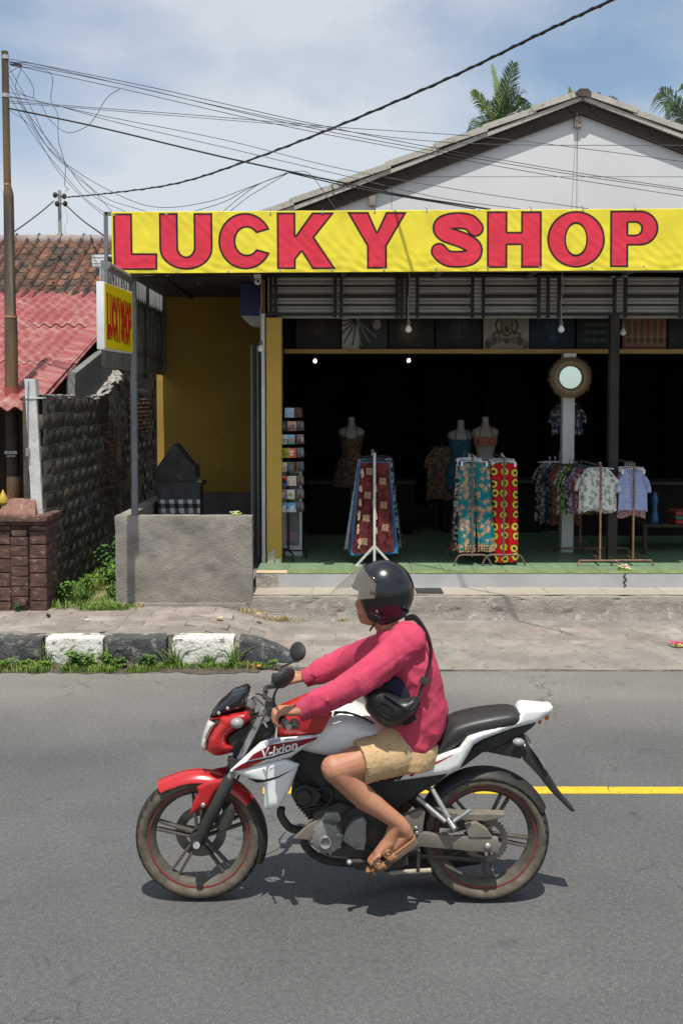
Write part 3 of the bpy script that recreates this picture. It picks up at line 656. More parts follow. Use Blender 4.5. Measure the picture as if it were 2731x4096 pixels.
tag(ban, 'long yellow vinyl banner with red LUCKY SHOP letters over the shop front', 'banner')
m_blue = mat('blue_tie', (.03, .12, .4), rough=.5); m_eye = mat('eyelet', (.7, .68, .6), rough=.3, metal=.8)
for i in range(12):                                          # eyelets and wire ties
    t = i / 11.5; u = .03 + t * (bw - .1); x = bl.x + u; z = bl.z + .605 + u * 13 / 2281 - .012
    e = MB(); e.lathe([(.006, -.002), (.011, -.002), (.011, .002), (.006, .002)], (x, BY - .006, z), 'y', 10, closed=True); e.build('eyelet', m_eye, ban)
    MB().tube([(x, BY - .008, z - .004), (x + .004, BY + .02, z + .03), (x - .01, BY + .06, z + .045)], .0025, 5).build('tie_wire', m_blue if i % 3 == 1 else m_bar, ban)
    e = MB(); e.lathe([(.006, -.002), (.011, -.002), (.011, .002), (.006, .002)], (x + .09, BY - .006, bl.z + .03 + u * 13 / 2281), 'y', 10, closed=True); e.build('eyelet', m_eye, ban)
# hanging light box sign, square to the front
sgn = thing('hanging_sign', 'small yellow hanging sign with tall red LUCKYSHOP letters under a pipe arm', 'sign', (-2.12, 9.55, 2.75))
sw, shh = .86, .585
def sg_rgb(U, V):
    c = flat(U, S(236, 212, 20)); n = 9; X = U; Y = shh - V
    for i, ch in enumerate('LUCKYSHOP'):
        a = .05 + i * .085; b = a + .085
        sx = 1.0; k = letter_s(ch, X * 3.4, Y, a * 3.4, b * 3.4, .09 + .003 * i, .52 - .003 * (8 - i)) ; k = k
        c = sdf_mix(c, [(np.clip(k / .006 + 1.6, 0, 1), BLK), (np.clip((k - .004) / .006 + .5, 0, 1), S(214, 30, 34))])
    return c
m_sgn = mat('sign_face_print', (1, 1, 1), (.92, .92, .9), sc=4, rough=.35, attr='print')
m_wpl = mat('white_plastic', (.74, .76, .78), (.66, .68, .70), sc=6, rough=.4)
RZ = radians(-70)
sg_c = Vector((-2.13, 9.46, 2.80))
so = painted('printed_face', sw, shh, 330, 120, sg_rgb, m_sgn, sgn, tuple(sg_c + Vector((.035, -.012, 0))), thick=.004)
ang = atan2(P(515, 1300, 9.98).x - P(385, 1300, 8.98).x, 1.0)
so.rotation_euler = (0, 0, pi / 2 - ang)
bxm = MB().box(-sw / 2 - .012, sw / 2 + .012, .004, .075, -.012, shh + .012).mesh('sign_box', .006, 40)
bxm.materials.append(m_wpl); o = piece('sign_box', bxm, sgn, sg_c + Vector((.035, -.012, 0)), (0, 0, pi / 2 - ang))
for yy in (9.3, 9.75):
    ch = MB(); x = -2.12 + (yy - 9.5) * math.tan(ang) * .0
    for k in range(3): ch.lathe([(.016, -.004), (.02, 0), (.016, .004), (.012, 0)], (-2.12, yy, 3.50 - k * .026), 'x' if k % 2 else 'y', 10, closed=True)
    ch.build('hook_ring', m_tube, sgn, smooth=60)
# ================================================================== LEFT SIDE: walls, shrine, pillar
m_cwall = mat('weathered_cement', (.22, .20, .172), (.34, .31, .27), sc=3.2, lo=.3, hi=.72, rough=.93, bump=.9, bsc=70, bdist=.014, c3=(.15, .138, .12), sc3=2.2, lo3=.48, hi3=.74, st3=(1, 1, 1.6), det=12)
lw = thing('low_wall', 'waist-high weathered grey cement wall beside the shop steps', 'wall', (-1.58, 10.05, .2))
lx0, lx1 = P(462, 2200, SY).x, P(1010, 2200, SY).x
def lwf(x0, x1, y0, y1, z0, z1, name, nx=90, nz_=60, amp=.006):
    def fn(u, v):
        per = 2 * ((x1 - x0) + (y1 - y0)); s = u * per; w = x1 - x0; d = y1 - y0
        if s < w: x, y = x0 + s, y0
        elif s < w + d: x, y = x1, y0 + s - w
        elif s < 2 * w + d: x, y = x1 - (s - w - d), y1
        else: x, y = x0, y1 - (s - 2 * w - d)
        z = z0 + (z1 - z0) * min(v / .9, 1); k = max(0, (v - .9) / .1)
        cx_, cy_ = (x0 + x1) / 2, (y0 + y1) / 2
        x += (min(max(x, x0 + d * .5), x1 - d * .5) - x) * k; y += (cy_ - y) * k
        n = noise.fractal(Vector((x * 6, y * 6, z * 6)), .8, 2.1, 4); e = max(0, z - z1 + .03) / .03
        return (x + amp * n, y + amp * n + .012 * e * (cy_ - y) / max(d, .01), z + amp * .8 * n * (1 if v > .5 else 0))
    return MB().grid(fn, nx * 2 + 24, nz_, cu=True).build(name, m_cwall, lw, smooth=60)
lwf(lx0, lx1, SY, SY + .13, .18, 1.165, 'front_wall')
rwm = MB(); rwm.grid(lambda u, v: (lx0 + .005 * noise.noise(Vector((u * 30, v * 9, 0))) + (.12 if v > .5 else 0), SY + .135 + 3.0 * u, [.1, 1.15, 1.16, 1.15, .1][int(v * 4 + .5)] + .008 * noise.noise(Vector((u * 22, 0, 3)))), 60, 4)
rwm.build('return_wall', m_cwall, lw, smooth=40)
lwf(lx0 + .06, lx1 - .06, SY - .035, SY + .02, .18, .285, 'plinth', 80, 8, .004)
# shrine
m_blackst = mat('blackened_stone', (.035, .033, .032), (.065, .06, .056), sc=7, rough=.9, bump=.8, bsc=35, bdist=.02, c3=(.13, .12, .11), sc3=9, lo3=.62, hi3=.75)
SHY = 11.4
shr = thing('shrine', 'small blackened stone shrine wrapped in black and white checked cloth', 'shrine', tuple(P(710, 2100, SHY + .2).xy) + (.4,))
def sp(px, py, d=0): return P(px, py, SHY + d)
poly = [(628, 1930), (628, 1868), (645, 1845), (690, 1778), (697, 1776), (706, 1784), (768, 1862), (780, 1860), (788, 1940)]
MB().prism([sp(*q) for q in poly], (0, .35, 0)).build('niche', m_blackst, shr, bevel=.012, smooth=40)
z1 = sp(700, 1930).z
MB().box(sp(618, 1930).x, sp(808, 1930).x, SHY - .06, SHY + .42, z1 - .045, z1).build('slab', m_blackst, shr, bevel=.01)
MB().box(sp(630, 1930).x, sp(796, 1930).x, SHY - .03, SHY + .38, .4, z1 - .045).build('pedestal', m_blackst, shr, bevel=.01)
def pol_rgb(U, V):
    c = flat(U, (.02, .02, .02)); k = .052; a = np.floor((U + .1 * V) / k).astype(int) % 2; b = np.floor(V / k).astype(int) % 2
    c = np.where(((a + b) == 2)[..., None], np.array((.55, .55, .55)), np.where(((a + b) == 1)[..., None], np.array((.12, .12, .12)), c))
    up = (V > .31) ; return np.where(up[..., None], np.array((.07, .07, .072)), c)
m_cloth = mat('printed_cloth', (1, 1, 1), (.8, .8, .8), sc=8, rough=.9, attr='print', spec=.1, bump=.2, bsc=30)
wq = sp(800, 2000, -.04).x - sp(634, 2000, -.04).x
o = painted('checked_cloth', wq, .47, 90, 60, pol_rgb, m_cloth, shr, (sp(717, 2000, -.05).x, SHY - .055, z1 - .50), disp=lambda U, V: .012 * np.sin(U * 40 + V * 6) * (1 - V), thick=.006)
def sidec(u, v): return (sp(803, 2000, 0).x + .006 * sin(v * 9 + u * 20), SHY - .05 + .42 * u, z1 - .5 + .45 * v)
off_m = [mat('petal_yellow', (.75, .55, .05), rough=.8), mat('leaf_pale', (.45, .52, .2), rough=.8), mat('petal_pink', (.6, .05, .22), rough=.8), mat('petal_red', (.6, .06, .05), rough=.8), mat('petal_white', (.75, .72, .6), rough=.8)]
def offering(name, label, c, r, ms, n=14, seed=1):
    q = random.Random(seed); t = thing(name, label, 'offering', c)
    tr = MB().lathe([(r * .9, 0), (r, .012), (r * .93, .012), (r * .8, .004), (.001, .004)], c, 'z', 10); tr.build('leaf_tray', off_m[1], t)
    for i in range(n):
        a = q.uniform(0, 6.3); d = r * q.uniform(.1, 1.0); p = Vector(c) + Vector((cos(a) * d, sin(a) * d * .8, .012 + q.uniform(0, .02)))
        s = r * q.uniform(.2, .36); mb = MB(); e = q.uniform(0, 3); b = q.uniform(.2, .6)
        mb.grid(lambda u, v: p + Vector((cos(e) * (u - .5) * 2 * s - sin(e) * (v - .5) * s, sin(e) * (u - .5) * 2 * s + cos(e) * (v - .5) * s, s * b * ((u - .5) ** 2 * 4 + (v - .5) ** 2 * 3))), 3, 3)
        o = mb.build('petal', q.choice(ms), t)
        md = o.modifiers.new('t', 'SOLIDIFY'); md.thickness = .002
c = P(945, 2062, SY + .06); offering('flower_offering', 'small yellow and green offering on top of the low grey wall', (c.x, c.y, 1.168), .055, [off_m[0], off_m[1], off_m[1], off_m[4]], 14, 2)
c = G(2498, 2279, FZ); offering('flower_offering', 'palm-leaf offering with yellow petals on the edge of the green floor', (c.x, c.y, FZ + .002), .075, [off_m[0], off_m[1], off_m[3], off_m[4]], 20, 3)
c = G(2706, 2582, .07); offering('flower_offering', 'pink and yellow petal offering on the pavement at the right edge', (c.x, c.y, pav_h(c.x, c.y) + .004), .065, [off_m[0], off_m[2], off_m[2], off_m[3]], 18, 4)
c = P(780, 1920, SHY + .1); offering('flower_offering', 'small dark offering on the shrine ledge', (c.x + .05, SHY + .05, z1 + .002), .045, [off_m[1], off_m[0]], 8, 5)
# block wall
m_block = mat('blackened_block', (.040, .037, .034), (.078, .070, .061), sc=9, rough=.95, bump=.9, bsc=45, bdist=.014, rnd=.28, c3=(.135, .10, .065), sc3=1.7, lo3=.54, hi3=.72, st3=(1, 1, .6))
m_mort = mat('dirty_mortar', (.17, .16, .145), (.28, .265, .24), sc=12, rough=.95, bump=1, bsc=40, bdist=.02, c3=(.05, .046, .042), sc3=3, lo3=.50, hi3=.66)
bw_ = thing('block_wall', 'tall blackened concrete block wall running back beside the lane', 'wall', (-3.05, 12, .2))
BX = -2.965; rr = random.Random(21); bmes = []
for k in range(6):
    mb = MB().box(-.06, 0, -.133, .133, -.074, .074)
    for v in mb.v: v.y += rr.uniform(-.006, .006); v.z += rr.uniform(-.005, .005)
    m = mb.mesh('block', .008, 45, 1); m.materials.append(m_block); bmes.append(m)
def mort(u, v):
    y = 9.9 + 6.3 * u; zt = 2.38 if y < 13.1 else 3.2; z = .1 + (zt - .1) * v
    n = noise.fractal(Vector((y * 14, z * 14, 0)), .8, 2, 3); return (BX - .004 + .007 * n, y, z)
mw = MB().grid(mort, 330, 130); mw.build('mortar_face', m_mort, bw_, smooth=60)
MB().box(BX - .2, BX - .04, 9.9, 16.2, .1, 2.37).build('wall_core', m_block, bw_)
for r in range(14):
    z = .19 + .16 * r
    for c in range(12):
        y = 10.03 + .28 * c + (r % 2) * .13
        if y > 13.12: continue
        if z > 2.36: continue
        if z > 2.25: z = 2.27
        piece('block', rr.choice(bmes), bw_, (BX + rr.uniform(-.004, .008), y, z), (rr.uniform(-.02, .02), 0, rr.uniform(-.02, .02)))
for r in range(19):
    z = .19 + .16 * r
    for c in range(8):
        y = 13.45 + .34 * c + (r % 2) * .15
        if y > 16.1: continue
        piece('block', rr.choice(bmes), bw_, (BX + rr.uniform(-.012, .012), y, z), (0, 0, rr.uniform(-.03, .03)), (1, 1.2, 1))
# thin red bricks near the pier, pier pipes and the broken mortar crest
m_obrick = mat('old_brick', (.13, .065, .035), (.20, .12, .06), sc=14, rough=.95, bump=.6, bsc=40, rnd=.3)
bk = MB().box(-.05, .0, -.07, .07, -.024, .024).mesh('brick', .006, 45, 1); bk.materials.append(m_obrick)
for r in range(16):
    for c in range(3): piece('brick', bk, bw_, (BX + .012 + rr.uniform(0, .012), 12.62 + c * .16 + (r % 2) * .07, 1.22 + r * .058), (rr.uniform(-.05, .05), 0, rr.uniform(-.06, .06)))
for r in range(9):
    for c in range(9): piece('brick', bk, bw_, (BX + .012 + rr.uniform(0, .012), 13.9 + c * .17 + (r % 2) * .08, 1.85 + r * .06), (rr.uniform(-.05, .05), 0, rr.uniform(-.06, .06)))
MB().box(BX - .15, BX + .02, 13.14, 13.34, .1, 2.66).build('pier', m_mort, bw_, bevel=.02)
def lump(u, v):
    y = 10.0 + 3.2 * v; a = u * 2 * pi; big = .55 + 2.0 * max(0, (v - .5)) ; n = noise.fractal(Vector((y * 6, cos(a) * 2, sin(a) * 2)), .8, 2.1, 4)
    r = (.045 + .03 * n) * big; zc = 2.36 + .30 * max(0, v - .66) / .34
    return (BX - .065 + cos(a) * r * 2.2, y, zc + sin(a) * r)
m_crest = mat('pale_mortar', (.42, .40, .37), (.26, .25, .23), sc=8, rough=.95, bump=1, bsc=30, bdist=.03, c3=(.08, .075, .07), sc3=7, lo3=.5, hi3=.62)
MB().grid(lump, 26, 120, cu=True).build('mortar_crest', m_crest, bw_, smooth=70)
for i in range(9):                                           # mortar runs down the pier
    y = 12.7 + .075 * i; L = rr.uniform(.15, .7); z0 = 2.45 + .02 * i
    MB().tube([(BX + .012 + rr.uniform(0, .01), y + .01 * sin(k * 3 + i), z0 - L * k / 6) for k in range(7)], [.028, .026, .02, .018, .014, .012, .004], 7).build('mortar_run', m_crest, bw_, smooth=80)
gwl = MB().prism([(BX - .03, 11.2, 2.36), (BX - .03, 13.25, 2.36), (BX - .03, 13.25, 3.05), (BX - .03, 12.5, 2.93), (BX - .03, 11.25, 2.63)], (-.1, 0, 0)); gwl.build('cement_gable', mat('grey_cement', (.22, .22, .215), (.14, .14, .138), sc=4, rough=.95, bump=.6, bsc=30, bdist=.02), bw_, bevel=.01)
# red stone gate pillar
m_rstone = mat('red_carved_stone', (.17, .085, .066), (.062, .038, .034), sc=6, rough=.9, bump=.9, bsc=36, bdist=.02, st=(1.5, 1, 3), rnd=.16, c3=(.36, .27, .21), sc3=7, lo3=.56, hi3=.72)
PY_ = 9.72
gp = thing('gate_pillar', 'reddish carved stone gate pillar with pyramid top at the left edge', 'pillar', (-3.3, PY_ + .2, .2))
X = lambda px, y=PY_: P(px, 2200, y).x
MB().box(X(-90), X(183), PY_ + .03, PY_ + .42, .2, 1.13).build('core', m_rstone, gp)
zs2 = [.22, .35, .49, .63, .77, .91, 1.045, 1.10]
rr = random.Random(9)
for i in range(len(zs2) - 1):
    for (a, b) in ((-90, 43), (118, 186)):
        w = 0
        MB().box(X(a), X(b) - .003, PY_ + rr.uniform(.0, .008), PY_ + .40, zs2[i] + .004, zs2[i + 1] - .004).build('stone', m_rstone, gp, bevel=.008, seg=1)
cz = [.30, .40, .50, .60, .70, .80, .90, .99, 1.06]
for i in range(len(cz) - 1):
    a, b = (46, 114); tap = 12 if i == 0 else (8 if i == len(cz) - 2 else 0)
    z0, z1_ = cz[i] + .002, cz[i + 1] - .002
    MB().prism([(X(a + tap), PY_ - .02, z0), (X(b - tap), PY_ - .02, z0), (X(b), PY_ - .02, z1_), (X(a), PY_ - .02, z1_)], (0, .2, 0)).build('carved_stone', m_rstone, gp, bevel=.008, seg=1)
for z0, z1_, e in ((1.105, 1.14, .0), (1.14, 1.20, .03)):
    MB().box(X(-100) - e, X(190) + e * .7, PY_ - .02 - e, PY_ + .42 + e, z0 + .002, z1_).build('cap_stone', m_rstone, gp, bevel=.006)
q0, q1 = X(-20), X(138); yc = PY_ + .20
py = MB(); b4 = [(q0, PY_ + .04, 1.20), (q1, PY_ + .04, 1.20), (q1, PY_ + .36, 1.20), (q0, PY_ + .36, 1.20)]; t4 = [(q0 + .1, PY_ + .14, 1.345), (q1 - .02, PY_ + .14, 1.345), (q1 - .02, PY_ + .26, 1.345), (q0 + .1, PY_ + .26, 1.345)]
py.add(b4 + t4, [(0, 1, 5, 4), (1, 2, 6, 5), (2, 3, 7, 6), (3, 0, 4, 7), (4, 5, 6, 7), (3, 2, 1, 0)])
py.build('pyramid_top', mat('salmon_stone', (.30, .155, .115), (.17, .09, .07), sc=16, rough=.9, bump=.9, bsc=40, st=(3, 1, 1), c3=(.38, .27, .21), sc3=8, lo3=.6, hi3=.7), gp, bevel=.01)
m_wpaint = mat('worn_white_paint', (.62, .61, .585), (.50, .49, .465), sc=7, rough=.85, bump=.4, bsc=40, bdist=.01, c3=(.27, .26, .25), sc3=14, lo3=.64, hi3=.69)
wp = thing('concrete_post', 'slim white painted concrete post standing on the red pillar', 'post', tuple(P(145, 2045, PY_ + .2)))
a, b = P(117, 1530, 9.9), P(178, 2050, 9.9)
pw = MB(); nn = 26
def wpf(u, v):
    z = 1.20 + (2.54 - 1.20) * v; lean = -.055 * v; xx = [P(133, 2045, 9.9).x, P(176, 2045, 9.9).x]; k = int(u * 4) % 4; cs = [(xx[0], 9.86), (xx[1], 9.86), (xx[1], 9.97), (xx[0], 9.97)]; q = u * 4 - int(u * 4); p0, p1 = cs[k], cs[(k + 1) % 4]
    n = noise.fractal(Vector((u * 8, z * 5, 0)), .8, 2, 3); wd = 1 + .06 * sin(z * 7)
    return (p0[0] * (1 - q) + p1[0] * q + lean + .004 * n, p0[1] * (1 - q) + p1[1] * q + .004 * n, z)
pw.grid(wpf, 16, 40, cu=True); pw.add([pw.v[-16 + i] for i in range(16)], [tuple(range(16))]); pw.build('shaft', m_wpaint, wp, smooth=40)
zc_ = P(140, 1592, 9.86).z; MB().box(a.x - .025, a.x + .15, 9.852, 9.98, zc_ - .008, zc_ + .006).build('collar', m_wpaint, wp, bevel=.003)
cb = MB().tube([P(116, 1525, 9.84), P(112, 1600, 9.84), P(113, 1790, 9.84)], .004, 6); cb.build('blue_cord', mat('blue_cord', (.04, .10, .35), rough=.6), wp)
lk_ = MB(); p = P(115, 1808, 9.84); lk_.box(p.x - .025, p.x + .012, 9.825, 9.85, p.z - .045, p.z + .04)
tag(lk_.build('padlock', mat('lock_steel', (.30, .27, .25), rough=.5, metal=.5), bevel=.006), 'small grey padlock hanging on a blue cord by the white post', 'padlock')
# gold spear finial of a gate
fin = MB(); p = P(14, 2010, 9.85)
for (r0, z0) in (): pass
fin.lathe([(.012, -.10), (.022, -.06), (.018, -.03), (.05, .0), (.052, .03), (.03, .075), (.002, .13)], (p.x, p.y, p.z), 'z', 14)
tag(fin.build('gate_finial', mat('gold_paint', (.60, .42, .06), (.35, .24, .04), sc=14, rough=.5, metal=.3), smooth=40), 'gold painted spear tip of a gate beside the red pillar', 'finial')
# dirt lane with a pale path
ln = MB().grid(lambda u, v: (-3.0 + .85 * u, 9.82 + 4.5 * v, .22 + .03 * v + .02 * noise.noise(Vector((u * 5, v * 14, 0)))), 30, 120).build('lane', mat('sandy_lane', (.30, .215, .135), (.20, .16, .09), sc=5, rough=.95, bump=.6, bsc=40, bdist=.02, c3=(.10, .13, .03), sc3=3.5, lo3=.52, hi3=.68), origin=(-2.6, 11, .2), smooth=60)
tag(ln, 'narrow sandy lane between the block wall and the low wall', kind='structure')
MB().grid(lambda u, v: (-3.1 + 1.85 * u, 9.76 + .2 * v + .03 * noise.noise(Vector((u * 14, v * 3, 1))), .252 + .012 * noise.noise(Vector((u * 18, v * 6, 0)))), 60, 8).build('mortar_edge', m_conc, pv, smooth=60)
# ================================================================== NEIGHBOUR HOUSE
hs = thing('neighbour_house', 'house with brown clay tile roof and red corrugated lean-to at left', 'house', (-5, 14, 0))
m_red = mat('red_roof_sheet', (.28, .062, .058), (.23, .048, .047), sc=1.5, rough=.55, c3=(.38, .21, .18), sc3=2.4, lo3=.44, hi3=.74, bump=.1, bsc=20, st3=(1, 3, 1))
m_hw = mat('dark_board_wall', (.03, .02, .014), (.05, .034, .024), sc=5, rough=.9)
MB().box(-8, -3.15, 11.6, 11.7, 0, 2.68).build('wall', m_hw, hs)
MB().box(-8, -3.1, 15.2, 15.3, 0, 3.95).build('rear_wall', m_hw, hs)
rz = lambda y: 2.255 + .33 * (y - 10.1)
for i, (y0, y1, dz) in enumerate([(10.05, 11.75, .0), (11.6, 13.35, .016), (13.2, 15.15, .032)]):
    def rf(u, v):
        x = -7.4 + 4.32 * u; y = y0 + (y1 - y0) * v; w = .022 * sin(2 * pi * x / .152)
        e = .03 * noise.noise(Vector((x * 2.2, i, 0))) if v == 0 else 0
        if i == 0 and v == 0: e += .10 * max(0, (x + 3.9)) * 1.0
        return (x, y + e, rz(y) + dz + w + .012 * noise.noise(Vector((x * 1.5, y * 1.2, i))))
    o = MB().grid(rf, 290, 14).build('red_sheet', m_red, hs, smooth=70); md = o.modifiers.new('t', 'SOLIDIFY'); md.thickness = .006
fl = MB(); fl.prism([(-3.32, 10.25, rz(10.25) + .06), (-3.10, 10.25, rz(10.25) + .03), (-3.10, 15.1, rz(15.1) + .03), (-3.32, 15.1, rz(15.1) + .06)], (0, 0, -.012)); fl.build('flashing', m_red, hs, bevel=.003)
# clay tiles
m_tile = mat('clay_tile', (.20, .085, .045), (.125, .062, .04), sc=7, rough=.85, bump=.4, bsc=30, rnd=.40, c3=(.045, .038, .033), sc3=3.2, lo3=.40, hi3=.60)
def tile_me(seed):
    q = random.Random(seed)
    def fn(u, v):
        x = (u - .5) * .205; k = u
        h = .018 * (1 - cos(2 * pi * min(k / .72, 1))) / 2 * -1 + (.052 * sin(pi * (k - .68) / .32) if k > .68 else 0)
        return (x, -.165 + .33 * v, h + .014 * (1 - v))
    mb = MB().grid(fn, 12, 2); n = len(mb.v); vs = [v + Vector((0, 0, -.016)) for v in mb.v]; fs = [f[::-1] for f in mb.f]; rim = []
    w = 13
    for i in range(12): rim.append((i, n + i, n + i + 1, i + 1)); a = 2 * w + i; rim.append((a + 1, n + a + 1, n + a, a))
    for j in range(2): rim.append((j * w, (j + 1) * w, n + (j + 1) * w, n + j * w)); a = j * w + 12; rim.append((a + w, a, n + a, n + a + w))
    mb.v += vs; mb.f += [[n + i for i in f] for f in fs] + [list(r) for r in rim]; mb.m = [0] * len(mb.f)
    return mb.mesh('tile', 0, 50)
tm = [tile_me(k) for k in range(2)]
for m in tm: m.materials.append(m_tile)
th = radians(30.5); rr = random.Random(4); E0 = Vector((0, 14.9, 3.83))
tr_ = MB().prism([(-8.6, 15.1, 3.84), (-2.3, 15.1, 3.84), (-2.3, 17.0, 4.93), (-8.6, 17.0, 4.93)], (0, 0, -.05)); tile_roof = tr_.build('tile_roof', m_hw, hs)
for r in range(9):
    for c in range(26):
        x = -7.2 + c * .182; dd = .165 + r * .255
        piece('roof_tile', tm[c % 2], tile_roof, (x + rr.uniform(-.006, .006), 14.95 + dd * cos(th), 3.80 + dd * sin(th) + .03), (th + rr.uniform(-.03, .03), rr.uniform(-.03, .03), rr.uniform(-.02, .02)))
m_ridge = mat('cement_ridge', (.20, .155, .145), (.28, .24, .23), sc=5, rough=.8, bump=.5, bsc=24, bdist=.02)
for i in range(14):
    x = -7.4 + i * .38
    mb = MB().tube([(x, 17.08, 5.0), (x + .33, 17.08, 5.0), (x + .34, 17.08, 5.0), (x + .375, 17.08, 5.0)], [.12, .122, .145, .148], 14, sq=1.15); mb.build('ridge_tile', m_ridge, tile_roof, smooth=50)
wb = thing('white_gutter_box', 'short white ribbed plastic gutter end beside the banner', 'gutter', tuple(P(410, 1065, 10.5)))
for i in range(4):
    z = P(400, 1066, 10.5).z + i * .031; MB().box(P(369, 1050, 10.5).x, P(455, 1050, 10.5).x, 10.5 - (.004 if i % 2 else 0), 10.62, z, z + .029).build('rib', m_wpl, wb, bevel=.002)
MB().bar(P(412, 1075, 10.4), P(412, 1200, 10.4), .05, .05).build('bracket', m_alu, wb)

# ================================================================== POLES, CABLES
m_rust = mat('rusty_pole_paint', (.20, .115, .045), (.115, .085, .055), sc=3.2, rough=.8, st=(2.5, 2.5, .35), c3=(.055, .05, .045), sc3=2.1, lo3=.48, hi3=.64, bump=.35, bsc=30)
m_pdark = mat('black_pole_paint', (.035, .03, .027), (.06, .045, .035), sc=6, rough=.7); m_prust = mat('orange_rust', (.33, .14, .045), (.45, .32, .22), sc=7, rough=.85, st=(2, 2, .6))
PLY = 10.55
up = thing('utility_pole', 'rusty steel utility pole with a tangle of cables at the left edge', 'pole', tuple(P(58, 2440, PLY).xy) + (.2,))
def pp(px, py): return P(px, py, PLY)
k = PLY / 3982
MB().tube([pp(62, 2420), pp(58, 2000), pp(56, 1950), pp(56, 1905)], [37 * k, 27 * k, 27 * k, 27 * k], 18).build('rust_foot', m_prust, up, smooth=60)
MB().tube([pp(56, 1904), pp(48, 1630)], 26 * k, 18).build('lower_shaft', m_pdark, up, smooth=60)
MB().tube([pp(50, 1640), pp(50, 1625), pp(49, 1590), pp(48, 1545)], [44 * k, 38 * k, 28 * k, 27 * k], 18).build('roof_boot', mat('red_paint', (.30, .07, .05), (.22, .06, .045), sc=9, rough=.6), up, smooth=60)
MB().tube([pp(48, 1580), pp(46, 1330), pp(45, 1290), pp(44, 1265)], [26 * k, 25.5 * k, 24.5 * k, 24 * k], 18).build('middle_shaft', m_rust, up, smooth=60)
MB().tube([pp(44, 1266), pp(43, 1262), pp(36, 790), pp(35, 775), pp(32, 745), pp(31, 735)], [24 * k, 22 * k, 20 * k, 20 * k, 14 * k, 13.5 * k], 18).build('upper_shaft', m_rust, up, smooth=60)
MB().tube([pp(31, 736), pp(21, 206)], [14.5 * k, 13.5 * k], 18).build('top_shaft', m_rust, up, smooth=60)
MB().tube([pp(44, 1272), pp(44, 1262)], 26 * k, 18).build('weld_ring', m_prust, up, smooth=60); MB().tube([pp(31, 742), pp(31, 735)], 15 * k, 18).build('weld_ring', m_prust, up, smooth=60)
m_zinc = mat('zinc_band', (.5, .5, .5), rough=.4, metal=.6)
for y in (222, 375): MB().tube([pp(24, y), pp(24, y + 16)], 15.2 * k, 16).build('steel_band', m_zinc, up, smooth=60)
def txt(s, size, name, m, parent, loc, rot, shear=0, ext=0.0004, bold=.0):
    cu = bpy.data.curves.new(name, 'FONT'); cu.body = s; cu.size = size; cu.shear = shear; cu.extrude = ext; cu.align_x = 'CENTER'; cu.offset = bold; cu.resolution_u = 3
    t = bpy.data.objects.new('t', cu); COL.objects.link(t); dg = bpy.context.evaluated_depsgraph_get(); me = bpy.data.meshes.new_from_object(t.evaluated_get(dg)); bpy.data.objects.remove(t)
    me.name = name; me.materials.clear(); me.materials.append(m); o = bpy.data.objects.new(name, me); COL.objects.link(o); o.rotation_euler = rot
    if parent is not None: o.parent = parent; o.location = Vector(loc) - wl(parent)
    else: o.location = loc
    return o
m_wht = mat('white_print', (.7, .7, .7), rough=.6)
p = P(45, 1816, PLY - .073); txt('SOKER', .045, 'sticker_lettering', m_wht, up, tuple(p), (pi / 2, 0, 0), bold=.0012)
p = P(45, 1824, PLY - .073); MB().box(p.x - .045, p.x + .045, p.y, p.y + .004, p.z - .004, p.z + .003).build('sticker_line', m_wht, up)
# far pole
fp = thing('distant_pole', 'slim pale steel pole with insulators behind the tiled roof', 'pole', tuple(P(241, 900, 20).xy) + (0,))
fx = P(241, 900, 20).x; MB().tube([(fx, 20, 0), (fx, 20, P(241, 762, 20).z)], .036, 12).build('shaft', mat('galvanised', (.36, .36, .36), (.28, .28, .28), sc=5, rough=.6), fp, smooth=60)
for (a, b) in ((222, 780), (262, 815), (230, 815), (258, 785)):
    p = P(a, b, 19.9); q = P(241, b, 20); MB().tube([q, p], .012, 6).build('arm', m_bar, fp); MB().ell(p, (.05, .05, .06), 8).build('insulator', m_pdark, fp, smooth=60)
tw = MB()
m_wire = mat('black_cable', (.02, .02, .021), rough=.6); m_gwire = mat('grey_cable', (.075, .078, .085), rough=.6)
def cable(pts, label, r=.006, m=m_wire, group='overhead cables', n=9, wob=0, name='cable'):
    s = spline([P(*q) for q in pts], n); o = MB().tube(s, r, 6).build(name, m, smooth=80); return tag(o, label, 'cable', group)
s0 = (30, 240, 10.5)
cable([(250, 790, 20), (420, 775, 17.5), (700, 735, 14.5), (1000, 640, 12), (1366, 498, 10.3), (1800, 310, 9.0), (2170, 130, 8.2), (2500, -25, 7.6)], 'thick twisted black cable rising from the distant pole to the top right', .0115)
tws = spline([P(*q) for q in [(250, 790, 20), (420, 775, 17.5), (700, 735, 14.5), (1000, 640, 12), (1366, 498, 10.3), (1800, 310, 9.0), (2170, 130, 8.2), (2500, -25, 7.6)]], 60)
cab = [o for o in COL.objects if o.name.startswith('cable')][-1]
MB().tube([p + Vector((0, cos(i * .45) * .012, sin(i * .45) * .012)) for i, p in enumerate(tws)], .007, 5).build('outer_strand', m_wire, cab, smooth=80)
bun = [(235, 520, 700, 2731, 758), (245, 528, 715, 2731, 768), (252, 535, 722, 2731, 780)]
cable([(42, 236, 10.45), (600, 348, 10.2), (1200, 484, 10.0), (1700, 585, 10.3), (2300, 690, 10.3), (2800, 765, 10.3)], 'topmost cable of the upper bundle crossing in front of the white gable', .0036)
cable([(42, 246, 10.45), (560, 352, 10.2), (1150, 492, 10.0), (1700, 598, 10.3), (2300, 700, 10.3), (2800, 772, 10.3)], 'second cable of the upper bundle from the rusty pole', .0036)
cable([(42, 258, 10.45), (500, 358, 10.2), (1100, 496, 10.0), (1700, 612, 10.3), (2250, 710, 10.3), (2800, 795, 10.3)], 'lowest cable of the upper bundle from the rusty pole', .0034)
